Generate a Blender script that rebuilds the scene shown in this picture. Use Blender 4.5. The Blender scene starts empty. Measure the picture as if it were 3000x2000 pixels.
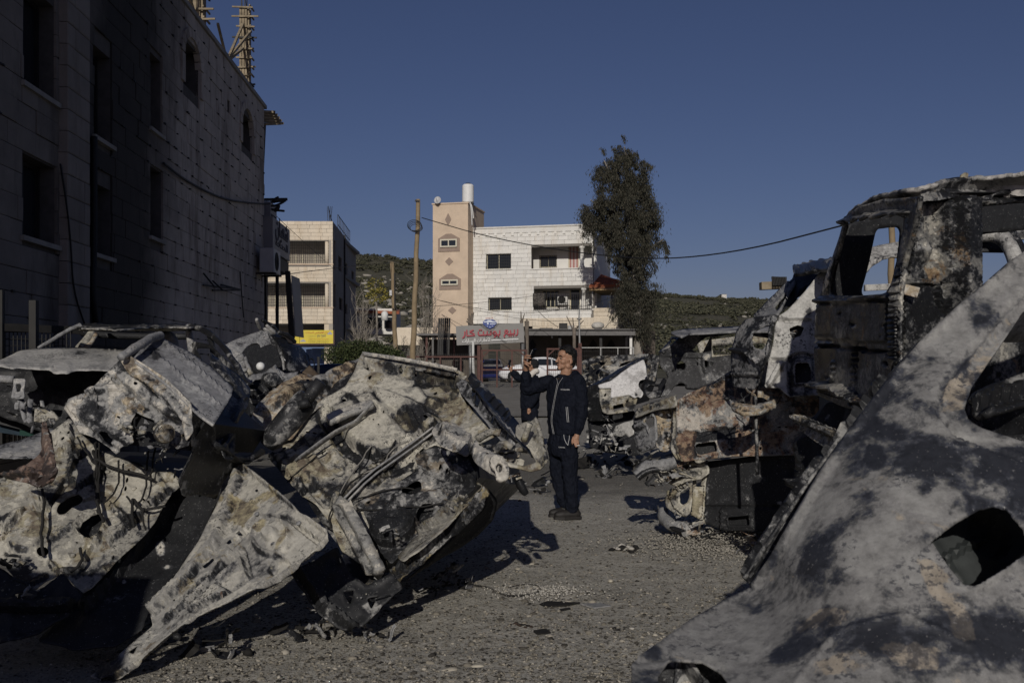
import bpy, bmesh, math, random
import numpy as np
from mathutils import Vector, Matrix
from mathutils.geometry import delaunay_2d_cdt

SC = bpy.context.scene
COL = SC.collection
R = math.radians
random.seed(7)
RNG = np.random.default_rng(11)

# ------------------------------------------------------------------ camera, sky, sun, exposure
F, CU, HV, CH = 2917.0, 1500.0, 1095.0, 1.5      # focal length in photo pixels, principal column, horizon row, eye height
cam_d = bpy.data.cameras.new('camera'); cam = bpy.data.objects.new('camera', cam_d); COL.objects.link(cam)
cam_d.lens = 35.0; cam_d.sensor_width = 36.0; cam_d.sensor_fit = 'HORIZONTAL'
cam_d.shift_y = 95.0/3000.0; cam_d.clip_start = 0.05; cam_d.clip_end = 6000
cam.location = (0, 0, CH); cam.rotation_euler = (R(90), 0, 0)
cam_d.dof.use_dof = True; cam_d.dof.focus_distance = 10.5; cam_d.dof.aperture_fstop = 8.0
SC.camera = cam

SUN_AZ, SUN_EL = R(4.5), R(22.5)       # light travels towards +Y, a little to +X
wd = bpy.data.worlds.new('World'); SC.world = wd; wd.use_nodes = True
nt = wd.node_tree; nt.nodes.clear()
sky = nt.nodes.new('ShaderNodeTexSky'); sky.sky_type = 'NISHITA'; sky.sun_disc = False
sky.sun_elevation = SUN_EL; sky.sun_rotation = math.pi + SUN_AZ
sky.air_density = 1.0; sky.dust_density = 0.6; sky.ozone_density = 7.0; sky.altitude = 400
bg = nt.nodes.new('ShaderNodeBackground'); bg.inputs['Strength'].default_value = 0.061
wo = nt.nodes.new('ShaderNodeOutputWorld')
wb = nt.nodes.new('ShaderNodeMix'); wb.data_type = 'RGBA'; wb.blend_type = 'MULTIPLY'; wb.inputs[0].default_value = 1.0; wb.inputs[7].default_value = (1.42, .96, .96, 1)   # the camera's white balance
nt.links.new(sky.outputs[0], wb.inputs[6]); nt.links.new(wb.outputs[2], bg.inputs[0]); nt.links.new(bg.outputs[0], wo.inputs[0])
sl = bpy.data.lights.new('sun', 'SUN'); sl.energy = 4.8; sl.angle = R(0.5); sl.color = (1.0, 0.945, 0.87)
so = bpy.data.objects.new('sun', sl); COL.objects.link(so)
sd = Vector((math.sin(SUN_AZ)*math.cos(SUN_EL), math.cos(SUN_AZ)*math.cos(SUN_EL), -math.sin(SUN_EL)))
so.rotation_euler = sd.to_track_quat('-Z', 'Y').to_euler(); so.location = (-10, -30, 20)
SC.view_settings.view_transform = 'Standard'; SC.view_settings.look = 'None'
SC.view_settings.gamma = 1.0; SC.view_settings.exposure = -0.95; SC.view_settings.use_curve_mapping = False
SC.render.engine = 'CYCLES'
SC.cycles.max_bounces = 4; SC.cycles.diffuse_bounces = 2; SC.cycles.glossy_bounces = 2
SC.cycles.transmission_bounces = 2; SC.cycles.transparent_max_bounces = 6
SC.cycles.use_denoising = True; SC.cycles.sample_clamp_indirect = 4.0

# ------------------------------------------------------------------ helpers
def P(u, v, D):
 return Vector(((u-CU)/F*D, D, CH-(v-HV)/F*D))
def GP(u, v, z=0.0):
 return P(u, v, (CH-z)*F/(v-HV))
def tag(o, label=None, cat=None, group=None, kind=None):
 if label: o['label'] = label
 if cat: o['category'] = cat
 if group: o['group'] = group
 if kind: o['kind'] = kind
 return o
def thing(name, label, cat, loc=(0, 0, 0), group=None):
 o = bpy.data.objects.new(name, None); COL.objects.link(o); o.location = loc
 o.empty_display_size = 0.2
 return tag(o, label, cat, group)
def adopt(o, parent):
 if parent is not None:
  o.parent = parent
  if parent.type == 'EMPTY': o.matrix_parent_inverse = Matrix.Translation(-Vector(parent.location))
 return o
def link(name, me, mat=None, parent=None):
 o = bpy.data.objects.new(name, me); COL.objects.link(o)
 if mat is not None and len(me.materials) == 0: me.materials.append(mat)
 return adopt(o, parent)
def mesh_np(name, V, faces, smooth=False):
 me = bpy.data.meshes.new(name)
 V = np.asarray(V, dtype=np.float32)
 if isinstance(faces, np.ndarray):
  n, k = faces.shape
  me.vertices.add(len(V)); me.vertices.foreach_set('co', V.ravel())
  me.loops.add(n*k); me.loops.foreach_set('vertex_index', faces.astype(np.int32).ravel())
  me.polygons.add(n)
  me.polygons.foreach_set('loop_start', np.arange(0, n*k, k, dtype=np.int32))
  me.update(calc_edges=True); me.validate()
 else:
  me.from_pydata(V.tolist(), [], faces); me.update()
 if smooth:
  me.polygons.foreach_set('use_smooth', np.ones(len(me.polygons), dtype=bool))
 return me

class MB:
 def __init__(s): s.v = []; s.f = []
 def add(s, V, Fc):
  b = len(s.v); s.v += [tuple(p) for p in V]; s.f += [tuple(b+i for i in q) for q in Fc]; return s
 def box(s, c, size, M=None):
  c = Vector(c); hx, hy, hz = size[0]/2, size[1]/2, size[2]/2
  V = [Vector((sx*hx, sy*hy, sz*hz)) for sz in (-1, 1) for sy in (-1, 1) for sx in (-1, 1)]
  if M is not None: V = [M @ p for p in V]
  return s.add([p+c for p in V], [(0,2,3,1),(4,5,7,6),(0,1,5,4),(2,6,7,3),(0,4,6,2),(1,3,7,5)])
 def bar(s, a, b, w, h=None, up=(0, 0, 1)):
  a = Vector(a); b = Vector(b); h = h or w
  d = (b-a); L = d.length
  if L < 1e-6: return s
  d.normalize(); x = d.cross(Vector(up))
  if x.length < 1e-3: x = d.cross(Vector((1, 0, 0)))
  x.normalize(); z = x.cross(d)
  M = Matrix((x, d, z)).transposed()
  return s.box((a+b)/2, (w, L, h), M)
 def tube(s, path, r, seg=8, cap=True):
  pts = [Vector(p) for p in path]; n = len(pts)
  rr = r if hasattr(r, '__len__') else [r]*n
  ref = None; rings = []
  for i in range(n):
   t = (pts[min(i+1, n-1)]-pts[max(i-1, 0)])
   t = t.normalized() if t.length > 1e-9 else Vector((0, 0, 1))
   if ref is None:
    ref = t.cross(Vector((0.31, 0.17, 0.93)))
    if ref.length < 0.1: ref = t.cross(Vector((1, 0, 0)))
   ref = (ref - t*ref.dot(t)).normalized(); b = t.cross(ref)
   rings.append([pts[i]+(ref*math.cos(2*math.pi*k/seg)+b*math.sin(2*math.pi*k/seg))*rr[i] for k in range(seg)])
  V = [p for q in rings for p in q]; Fc = []
  for i in range(n-1):
   for k in range(seg):
    k2 = (k+1) % seg
    Fc.append((i*seg+k, i*seg+k2, (i+1)*seg+k2, (i+1)*seg+k))
  if cap:
   Fc.append(tuple(range(seg-1, -1, -1))); Fc.append(tuple((n-1)*seg+k for k in range(seg)))
  return s.add(V, Fc)
 def prism(s, poly, o, ex, ez, n, t):
  """poly of (x, z) in plane (o, ex, ez), extruded by t along -n"""
  o, ex, ez, n = map(Vector, (o, ex, ez, n)); k = len(poly)
  A = [o+ex*x+ez*z for x, z in poly]; B = [p-n*t for p in A]
  Fc = [tuple(range(k)), tuple(range(2*k-1, k-1, -1))]+[(i, i+k, (i+1) % k+k, (i+1) % k) for i in range(k)]
  return s.add(A+B, Fc)
 def build(s, name, mat, parent=None, smooth=False, bevel=0):
  me = bpy.data.meshes.new(name); me.from_pydata(s.v, [], s.f); me.update()
  if smooth: me.polygons.foreach_set('use_smooth', np.ones(len(me.polygons), dtype=bool))
  bm = bmesh.new(); bm.from_mesh(me); bmesh.ops.recalc_face_normals(bm, faces=bm.faces)
  if bevel: bmesh.ops.bevel(bm, geom=list(bm.edges), offset=bevel, segments=1, affect='EDGES', profile=0.5)
  bm.to_mesh(me); bm.free()
  return link(name, me, mat, parent)

def copy_tree(o, parent=None):
 c = o.copy(); COL.objects.link(c)
 if parent is not None: c.parent = parent
 for ch in list(o.children): copy_tree(ch, c)
 return c

# ---- noise
def _hash(ix, iy, iz, seed):
 h = (ix.astype(np.int64)*374761393 + iy.astype(np.int64)*668265263 + iz.astype(np.int64)*2147483647 + seed*974711) & 0xffffffff
 h = ((h ^ (h >> 13))*1274126177) & 0xffffffff
 h = h ^ (h >> 16)
 return (h & 0xffff)/32767.5-1.0
def vnoise(p, seed=0):
 p = np.asarray(p, float); i = np.floor(p); f = p-i; f = f*f*(3-2*f); i = i.astype(np.int64)
 r = 0
 for dx in (0, 1):
  for dy in (0, 1):
   for dz in (0, 1):
    w = (f[:, 0] if dx else 1-f[:, 0])*(f[:, 1] if dy else 1-f[:, 1])*(f[:, 2] if dz else 1-f[:, 2])
    r = r+w*_hash(i[:, 0]+dx, i[:, 1]+dy, i[:, 2]+dz, seed)
 return r
def fbm(p, scale, octv=4, seed=0, gain=0.5):
 p = np.asarray(p, float)*scale; a = 1.0; r = 0; t = 0
 for k in range(octv):
  r = r+a*vnoise(p+k*17.3, seed+k); t += a; a *= gain; p = p*2.03
 return r/t
def sstep(x, a, b):
 t = np.clip((x-a)/(b-a), 0, 1); return t*t*(3-2*t)

# ---- 2D polygons
def chaikin(pts, it=2, closed=True):
 pts = [np.array(p, float) for p in pts]
 for _ in range(it):
  q = []; n = len(pts)
  for i in range(n if closed else n-1):
   a, b = pts[i], pts[(i+1) % n]
   q += [a*.75+b*.25, a*.25+b*.75]
  if not closed: q = [pts[0]]+q+[pts[-1]]
  pts = q
 return np.array(pts)
def resample(pts, sp, closed=True):
 pts = np.asarray(pts, float)
 if closed: pts = np.vstack([pts, pts[:1]])
 out = []
 for a, b in zip(pts[:-1], pts[1:]):
  n = max(1, int(round(np.linalg.norm(b-a)/sp)))
  for k in range(n): out.append(a+(b-a)*k/n)
 if not closed: out.append(pts[-1])
 q = [out[0]]
 for p in out[1:]:
  if np.linalg.norm(p-q[-1]) > sp*.3: q.append(p)
 return np.array(q)
def inpoly(pts, poly):
 x, y = pts[:, 0], pts[:, 1]; c = np.zeros(len(pts), bool)
 px, py = poly[:, 0], poly[:, 1]; n = len(poly)
 for i in range(n):
  j = i-1
  m = (py[i] > y) != (py[j] > y)
  if m.any():
   xx = (px[j]-px[i])*(y-py[i])/((py[j]-py[i]) if py[j] != py[i] else 1e-9)+px[i]
   c ^= m & (x < xx)
 return c
def dpoly(pts, line, closed=False):
 line = np.asarray(line, float)
 if closed: line = np.vstack([line, line[:1]])
 d = np.full(len(pts), 1e9)
 for a, b in zip(line[:-1], line[1:]):
  ab = b-a; L = (ab*ab).sum()+1e-9
  t = np.clip(((pts-a)@ab)/L, 0, 1)
  d = np.minimum(d, np.hypot(*(pts-(a+t[:, None]*ab)).T))
 return d
def cdt(outline, holes, sp, seed=0):
 rs = np.random.default_rng(seed)
 loops = [outline]+list(holes)
 allb = np.vstack(loops)
 lo, hi = outline.min(0), outline.max(0)
 gx = np.arange(lo[0], hi[0], sp); gy = np.arange(lo[1], hi[1], sp*.87)
 X, Y = np.meshgrid(gx, gy); X = X+(np.arange(len(gy)) % 2)[:, None]*sp*.5
 g = np.stack([X.ravel(), Y.ravel()], 1)+rs.uniform(-.12, .12, (X.size, 2))*sp
 m = inpoly(g, outline)
 for h in holes: m &= ~inpoly(g, h)
 g = g[m]
 # away from the borders
 if len(g):
  keep = np.ones(len(g), bool)
  cell = {}
  for p in allb: cell.setdefault((int(p[0]//sp), int(p[1]//sp)), []).append(p)
  for i, p in enumerate(g):
   cx, cy = int(p[0]//sp), int(p[1]//sp)
   for dx in (-1, 0, 1):
    for dy in (-1, 0, 1):
     for q in cell.get((cx+dx, cy+dy), ()):
      if (q[0]-p[0])**2+(q[1]-p[1])**2 < (.55*sp)**2: keep[i] = False; break
  g = g[keep]
 pts = np.vstack([allb, g]) if len(g) else allb
 ed = []; b = 0
 for l in loops:
  n = len(l); ed += [(b+i, b+(i+1) % n) for i in range(n)]; b += n
 V, E, T, *_ = delaunay_2d_cdt([Vector(p) for p in pts], ed, [], 0, 1e-4)
 V = np.array([tuple(p) for p in V]); T = np.array([t for t in T if len(t) == 3], dtype=np.int64)
 c = V[T].mean(1); m = inpoly(c, outline)
 for h in holes: m &= ~inpoly(c, h)
 T = T[m]
 a = V[T]; ar = (a[:, 1, 0]-a[:, 0, 0])*(a[:, 2, 1]-a[:, 0, 1])-(a[:, 1, 1]-a[:, 0, 1])*(a[:, 2, 0]-a[:, 0, 0])
 T[ar < 0] = T[ar < 0][:, ::-1]
 used = np.unique(T); rem = -np.ones(len(V), int); rem[used] = np.arange(len(used))
 return V[used], rem[T]

def tps(anchors):
 A = np.array(anchors, float); p = A[:, :2]/1000; w = 1/A[:, 2]; n = len(A)
 def K(d2): return np.where(d2 > 1e-12, d2*np.log(d2+1e-12), 0)
 if n == 3:
  c = np.linalg.solve(np.c_[np.ones(3), p], w)
  return lambda q: 1/(np.c_[np.ones(len(q)), q/1000]@c)
 k = K(((p[:, None]-p[None])**2).sum(-1))+np.eye(n)*1e-5
 Pm = np.c_[np.ones(n), p]
 M = np.block([[k, Pm], [Pm.T, np.zeros((3, 3))]])
 s = np.linalg.solve(M, np.r_[w, 0, 0, 0])
 def f(q):
  q = np.asarray(q)/1000
  return 1/(K(((q[:, None]-p[None])**2).sum(-1))@s[:n]+np.c_[np.ones(len(q)), q]@s[n:])
 return f
def unproj(q, D):
 return np.stack([(q[:, 0]-CU)/F*D, D, CH-(q[:, 1]-HV)/F*D], 1)

def rel_eval(feats, q):
 h = np.zeros(len(q))
 for f in feats:
  k = f[0]
  if k == 'L':        # rounded ridge / groove along a polyline
   d = dpoly(q, f[1]); h += f[3]*(1-sstep(d, f[2]*.55, f[2]))
  elif k == 'V':      # sharp crease
   d = dpoly(q, f[1]); h += f[3]*np.clip(1-d/f[2], 0, 1)
  elif k == 'D':      # dome
   d = np.hypot(q[:, 0]-f[1], q[:, 1]-f[2]); h += f[4]*(1-sstep(d, 0, f[3]))
  elif k == 'R':      # ring
   d = np.abs(np.hypot(q[:, 0]-f[1], q[:, 1]-f[2])-f[3]); h += f[5]*(1-sstep(d, 0, f[4]))
  elif k == 'E':      # elliptic plateau u v ru rv rot h soft
   a = R(f[5]); x = (q[:, 0]-f[1])*math.cos(a)+(q[:, 1]-f[2])*math.sin(a); y = -(q[:, 0]-f[1])*math.sin(a)+(q[:, 1]-f[2])*math.cos(a)
   d = np.hypot(x/f[3], y/f[4]); h += f[6]*(1-sstep(d, 1-f[7], 1+f[7]))
  elif k == 'P':      # polygon plateau
   pl = np.array(f[1], float); d = dpoly(q, pl, True); d = np.where(inpoly(q, pl), -d, d)
   h += f[2]*(1-sstep(d, -f[3]*.5, f[3]*.15))
 return h

def psheet(name, outline, anchors, mat, parent=None, holes=(), sp=11, thick=.004, relief=(), tones=(), crumple=(.012, 2.2), fine=.0015,
           smooth=2, jit=0.0, seed=1, hsmooth=2, bulge=None, solid=True, hem=.007, stamp=None, nh=0, rsc=1.5, soot_shade=.10, ang=24):
 """A sheet of metal whose outline is traced on the photograph and laid on a real surface through the depth anchors."""
 ol = chaikin(resample(np.array(outline, float), sp*2.4), min(smooth, 2)) if smooth else np.array(outline, float)
 ol = resample(ol, sp*.8)
 if jit:
  z = np.c_[ol/35.0, np.zeros(len(ol))]
  ol = ol+np.c_[fbm(z, 1, 3, seed+5), fbm(z, 1, 3, seed+9)]*jit
 hl = []
 for h in holes:
  hh = chaikin(resample(np.array(h, float), sp*1.6), hsmooth) if hsmooth else np.array(h, float)
  hl.append(resample(hh, sp*.7))
 rg = random.Random(seed*13+1); relief = list(relief)
 lo_, hi_ = ol.min(0), ol.max(0)
 def inside(mg):
  for _ in range(60):
   c = np.array([[rg.uniform(lo_[0], hi_[0]), rg.uniform(lo_[1], hi_[1])]])
   if inpoly(c, ol)[0] and dpoly(c, ol, True)[0] > mg and not any(inpoly(c, h_)[0] or dpoly(c, h_, True)[0] < mg for h_ in hl): return c[0]
  return None
 for _ in range(nh):      # punched holes, single or in short rows
  c = inside(sp*2.2)
  if c is None: continue
  r_ = rg.uniform(.4, 1.3)*sp; a_ = rg.uniform(0, 3.14); el_ = rg.uniform(.3, .85)
  for j in range(rg.choice((1, 1, 1, 2, 3))):
   cc = c+np.array([math.cos(a_), math.sin(a_)])*j*sp*3.2
   if not inpoly(cc[None], ol)[0] or dpoly(cc[None], ol, True)[0] < sp*1.6 or any(inpoly(cc[None], h_)[0] or dpoly(cc[None], h_, True)[0] < sp*1.5 for h_ in hl): break
   hl.append(np.array([cc+r_*np.array([math.cos(k)*math.cos(a_)-el_*math.sin(k)*math.sin(a_), math.cos(k)*math.sin(a_)+el_*math.sin(k)*math.cos(a_)]) for k in np.linspace(0, 6.283, 10)[:-1]]))
 if stamp:                # pressed ribs, pads and bosses
  for k in range(stamp[0]):
   c = inside(sp*1.2)
   if c is None: continue
   a_ = R(stamp[1])+rg.choice((0, 0, 1.57))+rg.gauss(0, .12); d_ = np.array([math.cos(a_), math.sin(a_)]); n_ = np.array([-d_[1], d_[0]]); L_ = stamp[2]*rg.uniform(.5, 1.6); ty = rg.random(); sg = rg.choice((-1, 1, 1))
   if ty < .55: relief.append(('L', [c-d_*L_/2, c+d_*L_/2], rg.uniform(.6, 1.1)*sp, sg*rg.uniform(.006, .013)))
   elif ty < .82: w_ = L_*rg.uniform(.25, .5); relief.append(('P', [c-d_*L_/2-n_*w_, c+d_*L_/2-n_*w_*.8, c+d_*L_/2+n_*w_, c-d_*L_/2+n_*w_*.9], sg*rg.uniform(.006, .014), sp*.9))
   else: relief.append(('E', c[0], c[1], L_*.25, L_*.2, stamp[1], sg*rg.uniform(.006, .014), .25))
 q, T = cdt(ol, hl, sp, seed)
 Df = tps(anchors)
 X = unproj(q, Df(q)); e = 2.0
 du = unproj(q+[e, 0], Df(q+[e, 0]))-X; dv = unproj(q+[0, e], Df(q+[0, e]))-X
 N = np.cross(du, dv); N /= np.linalg.norm(N, axis=1)[:, None]+1e-12
 view = X-np.array([0, 0, CH]); N[(N*view).sum(1) > 0] *= -1
 rsc *= min(1.0, 6.2/float(np.mean(X[:, 1])))**1.7; h = rel_eval(relief, q)*rsc
 if crumple:
  h = h+crumple[0]*(.5 if crumple[0] >= .04 else .2)*min(1.0, 9/float(np.mean(X[:, 1])))*(.55*fbm(X, crumple[1], 3, seed*3)+.75*(.5-np.abs(fbm(X+3.7, crumple[1]*1.6, 3, seed*3+40))*2.2))
 hem *= min(1.0, 6.2/float(np.mean(X[:, 1])))
 if hem:
  db = dpoly(q, ol, True); h = h+hem*(1-sstep(db, sp*.5, sp*1.6))
  for hh_ in hl: h = h+hem*.8*(1-sstep(dpoly(q, hh_, True), sp*.4, sp*1.3))
 if fine: h = h+fine*.4*fbm(X, 28.0, 3, seed*7)
 if bulge is not None: h = h+bulge(q)
 X = X+N*h[:, None]
 T2 = T[:, ::-1]      # image v runs down: flip so faces look at the camera
 me = mesh_np(name, X, T2, smooth=True); me.set_sharp_from_angle(angle=R(ang))
 if tones or relief:
  c = np.zeros((len(q), 4)); c[:, 3] = 1
  wob = fbm(np.c_[q/60.0, np.zeros(len(q))], 1, 4, seed+31)
  for t in tones:
   if t[0] == 'D':
    d = np.hypot(q[:, 0]-t[1], q[:, 1]-t[2])/t[3]+wob*.5; w = 1-sstep(d, .35, 1.1)
   else:
    pl = np.array(t[1], float); d = dpoly(q, pl, True); d = np.where(inpoly(q, pl), -d, d)+wob*t[2]*.8; w = 1-sstep(d, -t[2]*.5, t[2]*.5)
   c[:, 0] += w*t[-2]; c[:, 1] += w*t[-1]
  for f in relief:       # soot and sealer lines, with shade painted in so the pressed edges show
   if f[0] == 'L': d = dpoly(q, f[1]); d = np.minimum(np.abs(d-f[2]*.9), d if f[3] < 0 else 1e9)
   elif f[0] == 'P': d = np.abs(dpoly(q, f[1], True))
   elif f[0] == 'E': d = np.abs(np.hypot(q[:, 0]-f[1], q[:, 1]-f[2])-(f[3]+f[4])/2)
   else: continue
   c[:, 1] -= soot_shade*(1-sstep(d, 0, sp*1.25))*np.clip(.5+1.7*wob, 0, 1)
  at = me.color_attributes.new('tone', 'FLOAT_COLOR', 'POINT'); at.data.foreach_set('color', c.ravel())
 o = link(name, me, mat, parent)
 if solid and thick:
  md = o.modifiers.new('thick', 'SOLIDIFY'); md.thickness = thick; md.offset = -1.0
 def S(u, v, hh=0.0):
  qq = np.array([[u, v]], float); x = unproj(qq, Df(qq))
  a = unproj(qq+[e, 0], Df(qq+[e, 0]))-x; b = unproj(qq+[0, e], Df(qq+[0, e]))-x
  n = np.cross(a, b)[0]; n /= np.linalg.norm(n)
  if (n*(x[0]-[0, 0, CH])).sum() > 0: n = -n
  return Vector(x[0]+n*(hh+float(rel_eval(relief, qq)[0])))
 o_S[o.name] = S
 return o, S
o_S = {}

def smoothpath(pts, it=2):
 return [Vector(p) for p in chaikin(pts, it, closed=False)]
def ptube(name, pts, r, mat, parent=None, it=2, seg=7, wob=0.0, seed=0):
 W = [P(*p) for p in pts]
 W = smoothpath(W, it) if it else W
 if wob:
  n = fbm(np.array([tuple(p) for p in W]), 9, 3, seed); m = fbm(np.array([tuple(p) for p in W])+7, 9, 3, seed)
  W = [p+Vector((a, 0, b))*wob for p, a, b in zip(W, n, m)]
 rr = r
 if hasattr(r, '__len__'):
  t = np.linspace(0, 1, len(W)); rr = list(np.interp(t, np.linspace(0, 1, len(r)), r))
 if wob:
  if not hasattr(rr, '__len__'): rr = [rr]*len(W)
  rn = random.Random(seed+len(W)); rr = [x*rn.uniform(.88, 1.1) for x in rr]
 return MB().tube(W, rr, seg).build(name, mat, parent, smooth=True)

# ------------------------------------------------------------------ materials
MATS = {}
class NB:
 def __init__(s, name):
  s.m = bpy.data.materials.new(name); s.m.use_nodes = True; s.t = s.m.node_tree; s.t.nodes.clear()
  s.out = s.n('ShaderNodeOutputMaterial'); s.b = s.n('ShaderNodeBsdfPrincipled'); s.l(s.b.outputs[0], s.out.inputs[0])
  s.b.inputs['Specular IOR Level'].default_value = 0.3
 def n(s, t): return s.t.nodes.new(t)
 def l(s, a, b): s.t.links.new(a, b)
 def set(s, k, v):
  if hasattr(v, 'links') or hasattr(v, 'is_linked'): s.l(v, s.b.inputs[k])
  else: s.b.inputs[k].default_value = v
 def coord(s, world=True):
  if world: return s.n('ShaderNodeNewGeometry').outputs['Position']
  return s.n('ShaderNodeTexCoord').outputs['Object']
 def mapv(s, vec, loc=(0, 0, 0), scale=(1, 1, 1), rot=(0, 0, 0)):
  m = s.n('ShaderNodeMapping'); s.l(vec, m.inputs[0]); m.inputs[1].default_value = loc; m.inputs[2].default_value = rot; m.inputs[3].default_value = scale
  return m.outputs[0]
 def noise(s, vec, scale, det=6, rough=.6, dist=0.0):
  x = s.n('ShaderNodeTexNoise'); s.l(vec, x.inputs['Vector']); x.inputs['Scale'].default_value = scale
  x.inputs['Detail'].default_value = det; x.inputs['Roughness'].default_value = rough; x.inputs['Distortion'].default_value = dist
  return x.outputs[0]
 def vor(s, vec, scale, feat='F1', out=0):
  x = s.n('ShaderNodeTexVoronoi'); s.l(vec, x.inputs['Vector']); x.inputs['Scale'].default_value = scale; x.feature = feat
  return x.outputs[out]
 def math(s, op, a, b=None, c=None, clamp=False):
  x = s.n('ShaderNodeMath'); x.operation = op; x.use_clamp = clamp
  for i, k in enumerate((a, b, c)):
   if k is None: continue
   if isinstance(k, (int, float)): x.inputs[i].default_value = k
   else: s.l(k, x.inputs[i])
  return x.outputs[0]
 def ramp(s, fac, stops, interp='LINEAR'):
  x = s.n('ShaderNodeValToRGB'); s.l(fac, x.inputs[0]); r = x.color_ramp; r.interpolation = interp
  while len(r.elements) < len(stops): r.elements.new(.5)
  for e, (p, c) in zip(r.elements, stops):
   e.position = p; e.color = (c, c, c, 1) if isinstance(c, (int, float)) else (*c, 1)
  return x.outputs[0]
 def mix(s, fac, a, b, mode='MIX'):
  x = s.n('ShaderNodeMix'); x.data_type = 'RGBA'; x.blend_type = mode
  for i, k in ((0, fac), (6, a), (7, b)):
   if isinstance(k, (int, float)): x.inputs[i].default_value = k
   elif isinstance(k, tuple): x.inputs[i].default_value = (*k, 1)
   else: s.l(k, x.inputs[i])
  return x.outputs[2]
 def bump(s, h, dist=.01, strength=1.0, normal=None):
  x = s.n('ShaderNodeBump'); s.l(h, x.inputs['Height']); x.inputs['Distance'].default_value = dist; x.inputs['Strength'].default_value = strength
  if normal is not None: s.l(normal, x.inputs['Normal'])
  s.l(x.outputs[0], s.b.inputs['Normal']); return x.outputs[0]
 def sep(s, col):
  x = s.n('ShaderNodeSeparateColor'); s.l(col, x.inputs[0]); return x.outputs

def simple(name, col, rough=.7, var=.15, scale=6.0, metal=0.0, bump=.0, spec=.3, objrand=0.0):
 if name in MATS: return MATS[name]
 b = NB(name); co = b.coord(); n = b.noise(co, scale, 6, .6)
 f = b.ramp(n, [(.3, 1-var), (.7, 1+var)])
 c = b.mix(1.0, tuple(col), f, 'MULTIPLY')
 if objrand:
  oi = b.n('ShaderNodeObjectInfo').outputs['Random']
  g = b.ramp(oi, [(0, 1-objrand), (1, 1+objrand)]); c = b.mix(1.0, c, g, 'MULTIPLY')
 b.set('Base Color', c); b.set('Roughness', rough); b.set('Metallic', metal); b.set('Specular IOR Level', spec)
 if bump: b.bump(b.noise(co, scale*6, 6, .65), bump)
 MATS[name] = b.m; return b.m

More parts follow.
